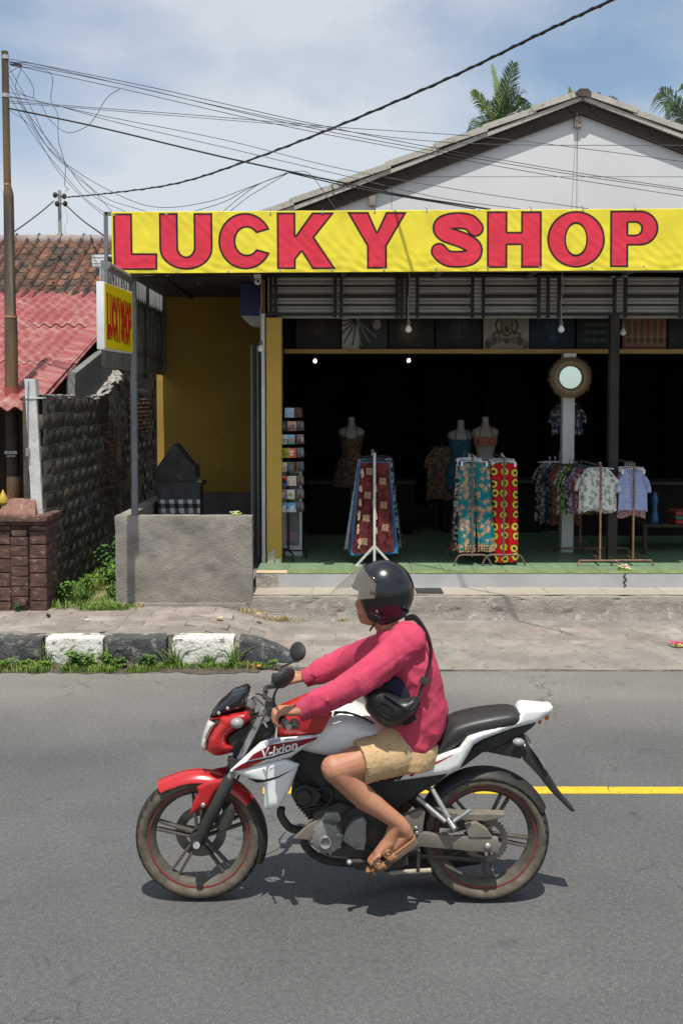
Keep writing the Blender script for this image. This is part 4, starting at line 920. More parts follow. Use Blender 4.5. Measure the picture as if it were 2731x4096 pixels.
cable([(40, 250, 10.47), (130, 255, 10.4), (330, 300, 10.2), (900, 430, 10.0), (1366, 522, 10.25), (1900, 575, 10.3), (2800, 582, 10.3)], 'thin cable peeling off the bundle and flattening out to the right', .0035, m_gwire)
cable([(40, 405, 10.45), (300, 425, 10.2), (800, 462, 10.0), (1366, 510, 10.25), (2000, 555, 10.3), (2800, 655, 10.3)], 'thin cable from the middle of the pole passing over the roof', .0035, m_gwire)
cable([(40, 412, 10.45), (260, 428, 10.2), (720, 465, 10.0), (1300, 512, 9.9), (1366, 515, 9.9)], 'short thin cable from the middle of the pole joining the bundle', .003, m_gwire)
cable([(40, 385, 10.45), (180, 412, 10.3), (420, 465, 10.1), (900, 560, 10.0), (1366, 675, 9.95), (1900, 770, 9.95), (2350, 835, 9.96)], 'thin cable sagging from the pole to the banner top at centre right', .0035, m_gwire)
cable([(45, 390, 10.45), (200, 415, 10.3), (470, 490, 10.1), (900, 590, 10.0), (1366, 700, 9.95), (1750, 790, 9.95), (2080, 836, 9.96)], 'thin cable just below it reaching the banner above the letter S', .0035, m_gwire)
cable([(30, 432, 10.45), (400, 510, 10.3), (900, 630, 10.1), (1366, 730, 10.0), (1620, 783, 9.97), (1800, 812, 9.97), (1960, 838, 9.97)], 'thick straight black cable from the pole to the banner top', .009)
cable([(1155, 690, 10.05), (1366, 740, 10.02), (1600, 785, 10.0), (1780, 815, 10.0), (1900, 836, 10.0)], 'second black strand lashed under the thick straight cable', .006)
for i, (a, lab) in enumerate([([(1150, 690, 10.05), (1000, 752, 10.02), (900, 806, 10.0), (780, 845, 9.99)], 'upper drop wire from the cable splice to the banner above K'),
        ([(1150, 692, 10.05), (1040, 735, 10.02), (960, 790, 10.0), (890, 848, 9.99)], 'middle drop wire from the cable splice to the banner above C'),
        ([(1152, 692, 10.05), (1080, 735, 10.02), (990, 790, 10.0), (920, 846, 9.99)], 'lower drop wire from the cable splice to the banner above C'),
        ([(1155, 688, 10.05), (1230, 690, 10.03), (1290, 760, 10.02), (1340, 835, 10.0)], 'loose wire curling from the splice down to the banner by the roof'),
        ([(1160, 690, 10.05), (1000, 748, 10.0), (840, 805, 10), (660, 830, 10.1), (520, 800, 10.3), (330, 700, 10.4), (190, 585, 10.5), (70, 400, 10.5)], 'long slack wire looping from the splice back up to the rusty pole')]):
    cable(a, lab, .0035, m_gwire)
dr = [([(38, 270, 10.5), (120, 420, 10.45), (190, 560, 10.4), (290, 690, 10.3), (370, 760, 10.15), (450, 848, 10.0)], 'slack drop wire from pole top to the banner corner'),
      ([(38, 300, 10.5), (100, 430, 10.45), (200, 600, 10.4), (310, 700, 10.3), (420, 790, 10.15), (590, 848, 10.0)], 'slack drop wire from pole top to the banner above the letter U'),
      ([(38, 380, 10.5), (90, 470, 10.45), (170, 590, 10.4), (260, 700, 10.3), (350, 800, 10.15), (430, 858, 10.0)], 'slack drop wire from mid pole to the left end of the banner'),
      ([(38, 340, 10.5), (110, 450, 10.45), (240, 620, 10.4), (330, 745, 10.3), (400, 800, 10.15), (505, 848, 10.0)], 'slack drop wire landing between the letters L and U'),
      ([(38, 440, 10.5), (120, 500, 10.45), (180, 600, 10.4), (230, 680, 10.3), (330, 790, 10.15), (425, 868, 10.0)], 'lowest slack drop wire hanging beside the pole'),
      ([(38, 290, 10.5), (85, 270, 10.48), (65, 350, 10.46), (130, 390, 10.45), (130, 340, 10.45), (80, 270, 10.45), (40, 262, 10.5)], 'tangled loop of thin wire at the pole top'),
      ([(40, 262, 10.5), (200, 290, 10.4), (205, 400, 10.4), (232, 460, 10.4), (235, 560, 10.4), (262, 660, 10.4), (260, 740, 10.4), (275, 755, 10.4), (262, 765, 10.4)], 'loose wire end dangling left of the banner'),
      ([(480, 357, 10.25), (430, 390, 10.3), (380, 470, 10.3), (340, 510, 10.3), (270, 530, 10.35), (200, 480, 10.4), (150, 400, 10.45), (40, 370, 10.5)], 'slack loop of thin wire hanging below the upper bundle'),
      ([(40, 255, 10.5), (90, 262, 10.5), (60, 252, 10.5), (92, 268, 10.5), (40, 245, 10.5)], 'black knot of cable ends at the pole top'),
      ([(216, 805, 20), (150, 860, 19), (60, 925, 18), (-40, 985, 17)], 'black cable from the distant pole going down left'),
      ([(262, 818, 20), (330, 880, 18), (420, 945, 15)], 'black cable from the distant pole going behind the banner'),
      ([(262, 835, 19.9), (272, 880, 19.5), (258, 915, 19), (272, 955, 17.3), (268, 985, 16.8)], 'thin loose wire hanging from the distant pole'),
      ([(240, 935, 19.8), (190, 948, 18), (120, 955, 17.25), (0, 965, 17.1)], 'black wire lying along the clay roof ridge'),
      ([(2306, 360, 10.9), (2306, 480, 10.62), (2305, 838, 9.99)], 'thin vertical wire down the middle of the gable')]
for i, (a, lab) in enumerate(dr): cable(a, lab, .0032 if 'black' not in lab else .012 if 'distant' in lab else .006, m_wire if 'black' in lab else m_gwire)
# ================================================================== SHOP CONTENTS
def fabric(name, bg, fg, fg2=None, sc=9, thr=.32, thr2=.16, rnd=.9, rough=.8, edge=None, seed=0, noise_mix=0, mark=None):
    m = bpy.data.materials.new(name); m.use_nodes = True; t = m.node_tree; b = t.nodes['Principled BSDF']; nd = t.nodes.new; lk = t.links.new
    b.inputs['Roughness'].default_value = rough; b.inputs['Specular IOR Level'].default_value = .15
    g = nd('ShaderNodeNewGeometry'); mp_ = nd('ShaderNodeMapping'); mp_.inputs['Location'].default_value = (seed, 0, seed * .7); mp_.inputs['Rotation'].default_value = (radians(-90), 0, 0); lk(g.outputs['Position'], mp_.inputs[0])
    dn = nd('ShaderNodeTexNoise'); dn.inputs['Scale'].default_value = sc * 2.6; dn.inputs['Detail'].default_value = 4; lk(mp_.outputs[0], dn.inputs['Vector'])
    wv = nd('ShaderNodeMix'); wv.data_type = 'RGBA'; wv.blend_type = 'LINEAR_LIGHT'; wv.inputs[0].default_value = (.9 if rnd > .5 else .12) / sc; lk(mp_.outputs[0], wv.inputs[6]); lk(dn.outputs['Color'], wv.inputs[7])
    v = nd('ShaderNodeTexVoronoi'); v.voronoi_dimensions = '2D'; v.inputs['Scale'].default_value = sc; v.inputs['Randomness'].default_value = rnd; lk(wv.outputs[2], v.inputs['Vector'])
    col = None
    def lt(x, a, s=.04):
        r = nd('ShaderNodeMapRange'); r.inputs[1].default_value = a + s; r.inputs[2].default_value = a; lk(x, r.inputs[0]); return r.outputs[0]
    def mx_(f, a, c):
        q = nd('ShaderNodeMix'); q.data_type = 'RGBA'; lk(f, q.inputs[0])
        for i, z in ((6, a), (7, c)):
            if isinstance(z, tuple): q.inputs[i].default_value = (*z, 1)
            else: lk(z, q.inputs[i])
        return q.outputs[2]
    col = tuple(bg)
    if noise_mix:
        n = nd('ShaderNodeTexNoise'); n.inputs['Scale'].default_value = 14; n.inputs['Detail'].default_value = 5; lk(mp_.outputs[0], n.inputs['Vector'])
        r = nd('ShaderNodeMapRange'); r.inputs[1].default_value = .42; r.inputs[2].default_value = .62; lk(n.outputs[0], r.inputs[0]); col = mx_(r.outputs[0], col, tuple(mark))
    col = mx_(lt(v.outputs['Distance'], thr), col, tuple(fg))
    if fg2: col = mx_(lt(v.outputs['Distance'], thr2), col, tuple(fg2))
    if edge: col = mx_(lt(v.outputs['Distance'], thr2 * .45), col, tuple(edge))
    lk(col, b.inputs['Base Color'])
    bn = nd('ShaderNodeBump'); bn.inputs['Strength'].default_value = .25; bn.inputs['Distance'].default_value = .01; n2 = nd('ShaderNodeTexNoise'); n2.inputs['Scale'].default_value = 16
    mp2 = nd('ShaderNodeMapping'); mp2.inputs['Scale'].default_value = (2, 1, .25); lk(g.outputs['Position'], mp2.inputs[0]); lk(mp2.outputs[0], n2.inputs['Vector']); lk(n2.outputs[0], bn.inputs['Height']); lk(bn.outputs[0], b.inputs['Normal'])
    return m
f_maroon = fabric('maroon_print', (.085, .014, .018), (.14, .03, .03), None, 3, .2, noise_mix=1, mark=(.15, .035, .035))
f_teal = fabric('teal_flower_print', (.008, .17, .19), (.34, .19, .12), (.52, .38, .27), 14, .36, .17, 1)
f_teal2 = fabric('brown_hem_print', (.10, .055, .02), (.42, .30, .16), None, 34, .36, rnd=.1)
f_red = fabric('red_medallion_print', (.50, .006, .016), (.03, .02, .02), (.62, .47, .05), 8.5, .40, .32, .25, edge=(.05, .03, .02))
f_bw = fabric('black_white_print', (.025, .025, .027), (.50, .48, .45), (.03, .03, .03), 22, .34, .14)
f_dk = fabric('dark_purple_print', (.03, .02, .035), (.16, .09, .12), None, 12, .3)
f_ltb = fabric('pale_blue_print', (.30, .42, .50), (.42, .52, .58), None, 18, .3)
f_lil = fabric('lilac_lace_print', (.16, .07, .13), (.28, .17, .24), None, 26, .3, rnd=.2)
f_blu = fabric('plain_blue', (.06, .25, .50), (.05, .22, .45), None, 5, .3)
f_wht = fabric('white_palm_print', (.66, .66, .62), (.16, .20, .15), (.50, .52, .48), 19, .30, .14, 1)
f_gry = fabric('grey_leaf_print', (.09, .09, .09), (.46, .45, .42), (.10, .10, .10), 20, .34, .12)
f_grn = fabric('green_leaf_print', (.18, .25, .07), (.03, .05, .03), None, 20, .3)
f_mar2 = fabric('wine_leaf_print', (.17, .03, .05), (.45, .36, .33), None, 20, .26)
f_lav = fabric('light_blue_print', (.26, .36, .62), (.48, .36, .50), (.42, .50, .72), 24, .28, .12)
f_pnk = fabric('pink_print', (.45, .25, .28), (.16, .05, .08), (.6, .5, .4), 24, .3, .12)
f_nav = fabric('navy_flower_print', (.02, .035, .06), (.26, .22, .18), None, 16, .28)
f_rst = fabric('rust_print', (.24, .07, .04), (.06, .025, .02), (.42, .26, .14), 20, .32, .12)
f_zeb = fabric('zebra_print', (.035, .025, .018), (.13, .075, .04), (.03, .02, .015), 14, .42, .26, 1)
m_hang = mat('white_hanger', (.72, .73, .74), rough=.4); m_hangb = mat('black_hanger', (.02, .02, .02), rough=.4)
def leg_tube(mb, x0, x1, X0, X1, zt, zb, Y, dep, ph, mi=0, folds=5, amp=.015, nv=22, nu=40):
    def fn(u, v):
        t = 2 * pi * u; a = x0 + (X0 - x0) * v; b = x1 + (X1 - x1) * v; c = (a + b) / 2; hw = (b - a) / 2; k = .35 + .65 * min(v * 3, 1)
        f_ = amp * k * (.55 * sin((folds - 2) * t + ph + 1.9 * v) + .45 * sin((folds + 2) * t + 2.3 * ph - 2.2 * v) + .3 * sin(11 * t + ph * 2 + 3 * v))
        z = zt + (zb - zt) * v + (.006 * sin(4 * t + ph) if v > .95 else 0)
        return (c + hw * cos(t), Y + dep * sin(t) * (.5 + .5 * k) + f_, z)
    mb.grid(fn, nu, nv, mi, cu=True); return mb
def hanger(t, x, Y, z, w, m, clips=True, hook=True):
    mb = MB(); mb.tube([(x - w / 2, Y, z - .012), (x - w / 4, Y, z), (x + w / 4, Y, z), (x + w / 2, Y, z - .012)], .006, 6)
    if hook: mb.tube([(x, Y, z), (x, Y, z + .03), (x + .012, Y, z + .048), (x, Y, z + .062), (x - .012, Y, z + .05)], .004, 6)
    if clips:
        for s in (-1, 1): mb.box(x + s * w * .46 - .011, x + s * w * .46 + .011, Y - .014, Y + .014, z - .055, z - .002)
    mb.build('hanger', m, t, smooth=50)
def trousers(label, Y, pxl, pxr, pXl, pXr, pyt, pyb, fab, hm=m_hang, hem=None, seed=0, crotch=.35, clips=True, group='trousers on the racks', gap=6, dep=.03):
    a, b = P(pxl, pyt, Y), P(pxr, pyt, Y); A, B = P(pXl, pyb, Y), P(pXr, pyb, Y); c = (a.x + b.x) / 2; C = (A.x + B.x) / 2
    t = thing('trousers', label, 'trousers', (c, Y, A.z), group); mb = MB(); g = gap * Y / 3982
    zt, zb = a.z, A.z
    leg_tube(mb, a.x, c + .02, A.x, C - g, zt, zb, Y, dep, seed); leg_tube(mb, c - .02, b.x, C + g, B.x, zt, zb + .012, Y + .004, dep, seed + 2)
    mb.build('fabric', fab, t, smooth=70)
    if hem:
        mb = MB(); h = .085; k = h / (zt - zb); e = .004
        q = lambda p, s, v: p + (s - p) * v
        leg_tube(mb, q(a.x, A.x, 1 - k) - e, q(c + .02, C - g, 1 - k) + e, A.x - e, C - g + e, zb + h, zb - .002, Y, dep + e, seed, nv=4)
        leg_tube(mb, q(c - .02, C + g, 1 - k) - e, q(b.x, B.x, 1 - k) + e, C + g - e, B.x + e, zb + h + .012, zb + .008, Y + .004, dep + e, seed + 2, nv=4); mb.build('hem_band', hem, t, smooth=70)
    hanger(t, c, Y, zt + .02, (b.x - a.x) * .9, hm, clips); return t
def shirt(label, Y, pxc, pyt, fab, w=.30, h=.42, hm=m_hang, seed=0, group='shirts on the racks', yaw=0, sleeves=True, clips=False, short=False):
    p = P(pxc, pyt, Y); x, z = p.x, p.z; t = thing('shirt', label, 'shirt', (x, Y, z - h), group); mb = MB()
    def fn(u, v):
        q = 2 * pi * u; hw = (.09 + (w / 2 - .09) * min(v / .16, 1) ** .7) * (1 + .06 * v); zz = z - .10 * (min(v / .16, 1) * .35) * abs(cos(q)) - h * v
        return (x + hw * cos(q), Y + .024 * sin(q) * (.4 + v) + (.013 * sin(4 * q + seed + 2 * v) + .006 * sin(9 * q + 2 * seed - 3 * v)) * v, zz + (.012 * sin(3 * q + seed) if v > .96 else 0))
    mb.grid(fn, 40, 18, cu=True)
    if sleeves:
        for s in (-1, 1): mb.tube([(x + s * w * .36, Y, z - .07), (x + s * w * .50, Y + .01, z - .13), (x + s * w * .56, Y + .012, z - .20), (x + s * w * .575, Y + .012, z - .245)], [.048, .05, .052, .05], 14, sq=.5)
    mb.build('fabric', fab, t, smooth=70)
    cl = MB()
    for s in (-1, 1): cl.tube([(x + s * .012, Y - .026, z - .05), (x + s * .05, Y - .024, z - .015), (x + s * .07, Y, z + .012)], [.006, .010, .007], 6)
    cl.build('collar', fab, t, smooth=60)
    hanger(t, x, Y, z + .012, w * .85, hm, clips); return t
m_rodw = mat('white_rod', (.60, .60, .57), (.5, .5, .47), sc=12, rough=.5); m_rodr = mat('rusty_rod', (.17, .075, .045), (.24, .15, .10), sc=20, rough=.7, c3=(.45, .42, .4), sc3=30, lo3=.64, hi3=.68)
m_rodb = mat('brown_rod', (.11, .075, .055), (.16, .12, .095), sc=14, rough=.6)
def rack(label, px, pyt, Y, depth, m, foot=(-75, 78), footpy=2265, kind='arch', group='clothes racks on the shop floor'):
    b = P(px, 2200, Y); x = b.x; zt = P(px, pyt, Y).z; t = thing('clothes_rack', label, 'clothes rack', (x, Y, FZ), group); k = Y / 3982
    for yy, nm in ((Y, 'front_post'), (Y + depth, 'rear_post')): MB().tube([(x, yy, FZ + .10), (x, yy, zt)], .0115, 10).build(nm, m, t, smooth=60)
    MB().tube([(x, Y - .02, zt - .01), (x, Y + depth + .02, zt - .01)], .011, 10).build('top_rail', m, t, smooth=60)
    for yy in (Y, Y + depth):
        if kind == 'arch':
            l, r = x + foot[0] * k, x + foot[1] * k
            MB().tube(spline([(l, yy, FZ + .005), (l + .03, yy, FZ + .07), (l + .075, yy, FZ + .115), (x, yy, FZ + .118), (r - .075, yy, FZ + .115), (r - .03, yy, FZ + .07), (r, yy, FZ + .005)], 6), .0105, 8).build('foot', m, t, smooth=60)
        elif kind == 'flat':
            l, r = x + foot[0] * k, x + foot[1] * k
            MB().tube([(l, yy, FZ + .005), (l + .03, yy, FZ + .06), (r - .03, yy, FZ + .06), (r, yy, FZ + .005)], .0105, 8).build('foot', m, t, smooth=60)
            MB().tube([(x, yy, FZ + .06), (x, yy, FZ + .12)], .0115, 8).build('foot_socket', m, t)
        else:
            for s in (-1, 1): MB().bar((x, yy, FZ + .22), (x + s * .19, yy, FZ + .012), .024, .024, up=(0, 1, 0)).build('brace', m, t)
            MB().bar((x, yy, FZ + .02), (x, yy, zt - .0), .026, .026, up=(0, 1, 0)).build('upright', m, t); MB().box(x - .21, x - .13, yy - .03, yy + .03, FZ, FZ + .012).build('foot_plate', m, t)
    if kind == 'flat': MB().tube([(x, Y, FZ + .08), (x, Y + depth, FZ + .08)], .009, 8).build('lower_rail', m, t)
    return t
RA = 10.80
rack('white clothes rack with splayed feet holding maroon trousers', 1497, 1812, RA, .75, m_rodw, kind='splay')
rack('brown rack with arched foot under the teal trousers', 1887, 1815, RA, .75, m_rodb, (-74, 78))
rack('brown rack with arched foot under the red trousers', 2013, 1830, RA, .75, m_rodb, (-86, 88))
rack('rusty low rack in front of the white palm-print shirt', 2398, 1860, RA - .02, .9, m_rodr, (-92, 80), kind='flat')
rack('thin rusty rack right of the steel post under the blue blouse', 2530, 1850, RA, .9, m_rodr, (-88, 84), kind='flat')
rack('dark rack deep inside behind the white post', 2290, 1812, 11.9, .8, m_rodb, (-70, 70))
T = trousers('maroon trousers printed with cream characters on the white rack', RA + .06, 1442, 1556, 1408, 1575, 1850, 2212, f_maroon, m_hangb, seed=1, clips=False)
m_crm = mat('cream_print', (.46, .34, .22), rough=.9)
for (cx_, cy_) in ((1477, 1885), (1530, 1925), (1470, 1980), (1534, 2020), (1464, 2072), (1540, 2110), (1456, 2166)):
    p = P(cx_, cy_ + 12, RA + .018); o = txt('龍', .085, 'printed_character', m_crm, T, tuple(p), (pi / 2, 0, 0), ext=.001)
for (cx_, n, s) in ((1447, 6, 1), (1498, 4, 2)):
    for i in range(n):
        mb = MB(); q = random.Random(i + s * 10); c0 = P(cx_ + q.uniform(-5, 4) - (i * 2.8 if s == 1 else 0), 1895 + i * 56 + (60 if s == 2 else 0), RA + .016)
        for j in range(7): a = q.uniform(0, 6.3); d = q.uniform(0, .02); mb.ell((c0.x + cos(a) * d * .7, c0.y, c0.z + sin(a) * d * 2.4), (.012, .0015, .022), 8)
        mb.build('printed_motif', m_crm, T, smooth=60)
trousers('sky blue trousers showing right behind the maroon ones', RA + .16, 1436, 1560, 1398, 1592, 1846, 2218, f_blu, m_hangb, seed=2, clips=False)
trousers('lilac lace-print trousers showing left behind the maroon ones', RA + .24, 1434, 1545, 1388, 1540, 1840, 2206, f_lil, m_hangb, seed=3, clips=False)
trousers('pale blue printed trousers showing low at left of the white rack', RA + .32, 1432, 1550, 1376, 1536, 1836, 2196, f_ltb, m_hangb, seed=4, clips=False)
trousers('black patterned trousers showing right behind the sky blue ones', RA + .42, 1440, 1566, 1420, 1606, 1832, 2200, f_bw, m_hangb, seed=5, clips=False)
trousers('dark purple trousers at the back of the white rack', RA + .55, 1440, 1570, 1430, 1612, 1830, 2190, f_dk, m_hangb, seed=6, clips=False)
trousers('teal flowered trousers with brown hem on the left brown rack', RA + .06, 1836, 1956, 1830, 1980, 1852, 2208, f_teal, m_hang, f_teal2, 2)
trousers('black and white patterned trousers behind the teal ones', RA + .18, 1822, 1930, 1808, 1925, 1846, 2200, f_bw, m_hang, f_rst, 3)
trousers('dark purple patterned trousers behind the teal ones', RA + .30, 1818, 1928, 1800, 1900, 1842, 2196, f_dk, m_hang, f_rst, 4)
trousers('grey leaf-print trousers at the back of the teal rack', RA + .45, 1822, 1930, 1800, 1900, 1838, 2188, f_gry, m_hang, None, 5)
trousers('red trousers with yellow medallions on the right brown rack', RA + .07, 1962, 2067, 1978, 2072, 1854, 2250, f_red, m_hang, None, 4, gap=-3)
trousers('black lace trousers behind the red ones', RA + .2, 1955, 2062, 1955, 2040, 1848, 2225, f_bw, m_hang, None, 6)
trousers('dark trousers at the back of the red rack', RA + .36, 1950, 2060, 1950, 2036, 1842, 2215, f_dk, m_hang, None, 7)
shirt('white shirt with palm-tree print hanging at the front of the rusty rack', RA + .05, 2398, 1876, f_wht, .35, .43, seed=1)
for i, (lab, fb, dx) in enumerate([('white shirt with brown edge just behind the palm-print shirt', f_wht, -16), ('wine red leaf-print shirt behind the white ones', f_mar2, -30), ('lilac leaf-print shirt behind the wine red one', f_lil, -44), ('pale grey patterned shirt in the middle of the rusty rack', f_gry, -58), ('dark grey geometric shirt in the middle of the rusty rack', f_bw, -74), ('green leaf-print shirt near the back of the rusty rack', f_grn, -92), ('black leaf-print shirt near the back of the rusty rack', f_gry, -108), ('rust printed shirt at the back of the rusty rack', f_rst, -122)]):
    shirt(lab, RA + .13 + .09 * i, 2398 + dx, 1874 - 2 * i, fb, .36, .46 + .012 * i, m_hangb, seed=i + 2)
shirt('light blue blouse with ruffled sleeves on the right rusty rack', RA + .05, 2530, 1880, f_lav, .30, .42, seed=3, clips=True)
for i, (lab, fb) in enumerate([('pink printed blouse behind the light blue one', f_pnk), ('rust printed blouse behind the light blue one', f_rst), ('lilac blouse at the back of the right rack', f_lil), ('dark blouse at the back of the right rack', f_nav)]):
    shirt(lab, RA + .18 + .14 * i, 2522 - 8 * i, 1872, fb, .31, .52, seed=i + 5, clips=True)
for i, (lab, fb) in enumerate([('rust red flowered dress on the dark inner rack', f_rst), ('navy flowered dress on the dark inner rack', f_nav), ('grey patterned dress left on the dark inner rack', f_gry), ('black and white dress deep on the dark inner rack', f_bw)]):
    shirt(lab, 11.95 + .12 * i, 2262 - 22 * i, 1850, fb, .34, .72, seed=i, group='dresses on the inner rack')
shirt('blue flowered shirt hung high behind the white post', 12.0, 2268, 1610, f_nav, .36, .36, m_hangb, seed=8)
shirt('dark flowered dress hung left of the teal rack', 12.2, 1765, 1790, f_zeb, .34, .62, m_hangb, seed=9)
# mannequins
m_skin2 = mat('ivory_mannequin', (.17, .158, .135), (.14, .13, .112), sc=4, rough=.5)
def manneq(label, px, pyt, Y, dress, length, top='dress'):
    p = P(px, pyt, Y); x, z = p.x, p.z; t = thing('mannequin', label, 'mannequin', (x, Y, FZ), 'headless mannequins'); mb = MB()
    tab = [(0, .036, .036), (.02, .042, .042), (.09, .045, .045), (.115, .06, .05), (.135, .12, .06), (.155, .155, .07), (.19, .165, .085), (.25, .145, .095), (.30, .14, .11), (.40, .115, .085), (.46, .105, .08), (.56, .145, .10), (.64, .16, .105), (.68, .12, .09)]
    def fn(u, v):
        s = v * .68; hw, hd = interp(tab, s); q = 2 * pi * u; return (x + hw * cos(q), Y + hd * sin(q), z - s)
    mb.grid(fn, 28, 40, cu=True); n = len(mb.v); mb.f.append([i for i in range(28)][::-1]); mb.m.append(0); mb.build('torso', m_skin2, t, smooth=60)
    MB().tube([(x, Y, z - .66), (x, Y, FZ + .02)], .012, 10).build('pole', m_rodb, t); MB().lathe([(.001, 0), (.15, 0), (.15, .012), (.02, .025), (.001, .025)], (x, Y, FZ), 'z', 24).build('base', m_rodb, t, smooth=40)
    mb = MB()
    if top == 'dress':
        def df(u, v):
            s = .27 + (length - .27) * v; hw, hd = interp(tab, min(s, .60)); q = 2 * pi * u; fl = max(0, s - .45) * .22; dip = .10 * max(0, -sin(q)) * max(0, 1 - v * 6) * (1 - abs(cos(q))) * -1
            return (x + (hw + .008 + fl) * cos(q), Y + (hd + .01 + fl * .8 + .008 * sin(9 * q) * min(1, s)) * sin(q), z - s + (.06 * abs(cos(q)) if v == 0 else 0))
        mb.grid(df, 44, 24, cu=True)
    else:
        def df(u, v):
            s = .235 + .12 * v; hw, hd = interp(tab, s); q = 2 * pi * u; return (x + (hw + .006) * cos(q), Y + (hd + .008) * sin(q), z - s - (.03 * (1 - abs(cos(2 * q))) if v == 0 and top == 'bra' else 0))
        mb.grid(df, 44, 8, cu=True)
        if top == 'bra':
            def d2(u, v):
                s = .53 + .12 * v; hw, hd = interp(tab, s); q = 2 * pi * u; return (x + (hw + .006) * cos(q), Y + (hd + .008) * sin(q), z - s)
            m2_ = MB(); m2_.grid(d2, 44, 6, cu=True); m2_.build('bikini_bottom', dress, t, smooth=60)
        else:
            def d3(u, v):
                s = .35 + .5 * v; hw, hd = interp(tab, min(s, .62)); q = 2 * pi * u; return (x + (hw + .008 + .1 * max(0, s - .5)) * cos(q), Y + (hd + .01) * sin(q), z - s)
            mb.grid(d3, 44, 10, cu=True)
    g_ = mb.build('garment', dress, t, smooth=60)
    for s in (-1, 1): MB().tube([(x + s * .085, Y - .098, z - .25), (x + s * .07, Y - .085, z - .19), (x + s * .055, Y - .05, z - .12), (x + s * .03, Y + .04, z - .08)], .006, 6).build('strap', dress, g_)
manneq('headless mannequin in a dark zebra dress at left', 1405, 1668, 12.3, f_zeb, .86)
manneq('headless mannequin in a teal strapless top', 1842, 1680, 12.2, fabric('dark_teal', (.01, .05, .07), (.02, .06, .08)), .8, 'top')
manneq('headless mannequin in a brown bikini top', 1940, 1667, 12.1, f_rst, .8, 'bra')
# postcard spinner and cards
PR = 11.16; px0 = P(1151, 1800, PR).x
pc = thing('postcard_rack', 'black wire postcard spinner beside the yellow column', 'postcard rack', (px0, PR + .07, FZ))
m_blk = mat('black_wire', (.012, .012, .012), rough=.5)
yc = PR + .09; MB().tube([(px0, yc, FZ + .1), (px0, yc, P(0, 1625, PR).z)], .013, 8).build('pole', m_blk, pc)
for a in range(4): MB().tube([(px0, yc, FZ + .10), (px0 + .20 * cos(a * pi / 2 + .3), yc + .2 * sin(a * pi / 2 + .3), FZ + .09), (px0 + .21 * cos(a * pi / 2 + .3), yc + .21 * sin(a * pi / 2 + .3), FZ + .0)], .010, 6).build('foot', m_blk, pc)
m_card = mat('postcard_print', (1, 1, 1), rough=.45, attr='print')
m_cardb = mat('card_brown_edge', (.25, .13, .06), rough=.8)
def card_rgb(bg, kind, a, b, seed):
    def f_(U, V):
        c = flat(U, bg); w = .105
        if kind == 'disc': c = sdf_mix(c, [(disc(U, V, .055, .05, .035), a), (disc(U, V, .055, .05, .022), b)])
        elif kind == 'split': c = sdf_mix(c, [(disc(U, V, 0, .05, .05, .08), a), (rect(U, V, .035, .08, .03, .045) + rect(U, V, .035, .08, .055, .07) + rect(U, V, .035, .08, .08, .092), b)])
        elif kind == 'land': c = sdf_mix(c, [((V < .035).astype(float), a), (disc(U, V, .07, .05, .02, .03), b), (disc(U, V, .04, .045, .012, .03), a)])
        elif kind == 'dots':
            for i in range(3):
                for j in range(3): c = sdf_mix(c, [(disc(U, V, .025 + .03 * i, .025 + .03 * j, .011), a if (i + j) % 2 else b)])
        elif kind == 'hex': c = sdf_mix(c, [(disc(U, V, .0, .11, .08), a), (disc(U, V, .11, .0, .06), b), (disc(U, V, .053, .053, .036, soft=.05), (.01, .01, .012))])
        return c
    return f_
tiers = [(1628, [((.36, .55, .8), 'disc', (.42, .62, .85), (.3, .5, .75)), ((.12, .06, .04), 'dots', (.3, .16, .1), (.2, .12, .08))], 'sky blue'),
         (1682, [((.05, .05, .05), 'land', (.02, .02, .02), (.15, .15, .15)), ((.62, .36, .24), 'land', (.3, .12, .07), (.1, .16, .28)), ((.18, .18, .22), 'land', (.1, .1, .12), (.3, .3, .3))], 'beach photo'),
         (1735, [((.65, .65, .6), 'disc', (.5, .5, .5), (.4, .4, .4)), ((.22, .55, .72), 'land', (.12, .35, .25), (.75, .2, .25)), ((.35, .3, .32), 'land', (.2, .1, .1), (.6, .6, .6))], 'flamingo blue'),
         (1789, [((.42, .48, .03), 'split', (.05, .05, .03), (.1, .1, .05)), ((.72, .10, .08), 'split', (.75, .42, .05), (.85, .85, .85)), ((.25, .28, .35), 'land', (.15, .15, .2), (.4, .4, .45))], 'red and yellow'),
         (1845, [((.7, .68, .62), 'land', (.6, .58, .5), (.8, .5, .2)), ((.12, .12, .13), 'land', (.1, .1, .1), (.2, .2, .2)), ((.2, .18, .18), 'land', (.1, .1, .1), (.3, .25, .22))], 'white'),
         (1901, [((.66, .10, .05), 'hex', (.75, .3, .05), (.05, .15, .6)), ((.78, .76, .70), 'dots', (.75, .5, .08), (.6, .5, .3)), ((.3, .22, .18), 'land', (.2, .1, .1), (.4, .4, .35))], 'bright hexagon'),
         (1955, [((.32, .16, .30), 'disc', (.6, .5, .66), (.55, .46, .62)), ((.74, .72, .62), 'disc', (.72, .71, .62), (.3, .34, .05)), ((.3, .28, .28), 'land', (.2, .15, .15), (.4, .35, .3))], 'mauve flower'),
         (2007, [((.12, .32, .62), 'land', (.55, .62, .7), (.7, .78, .85)), ((.14, .36, .66), 'land', (.6, .66, .72), (.75, .8, .85)), ((.25, .25, .27), 'land', (.1, .1, .1), (.4, .4, .4))], 'blue seaside')]
pos = ['left', 'front', 'right']
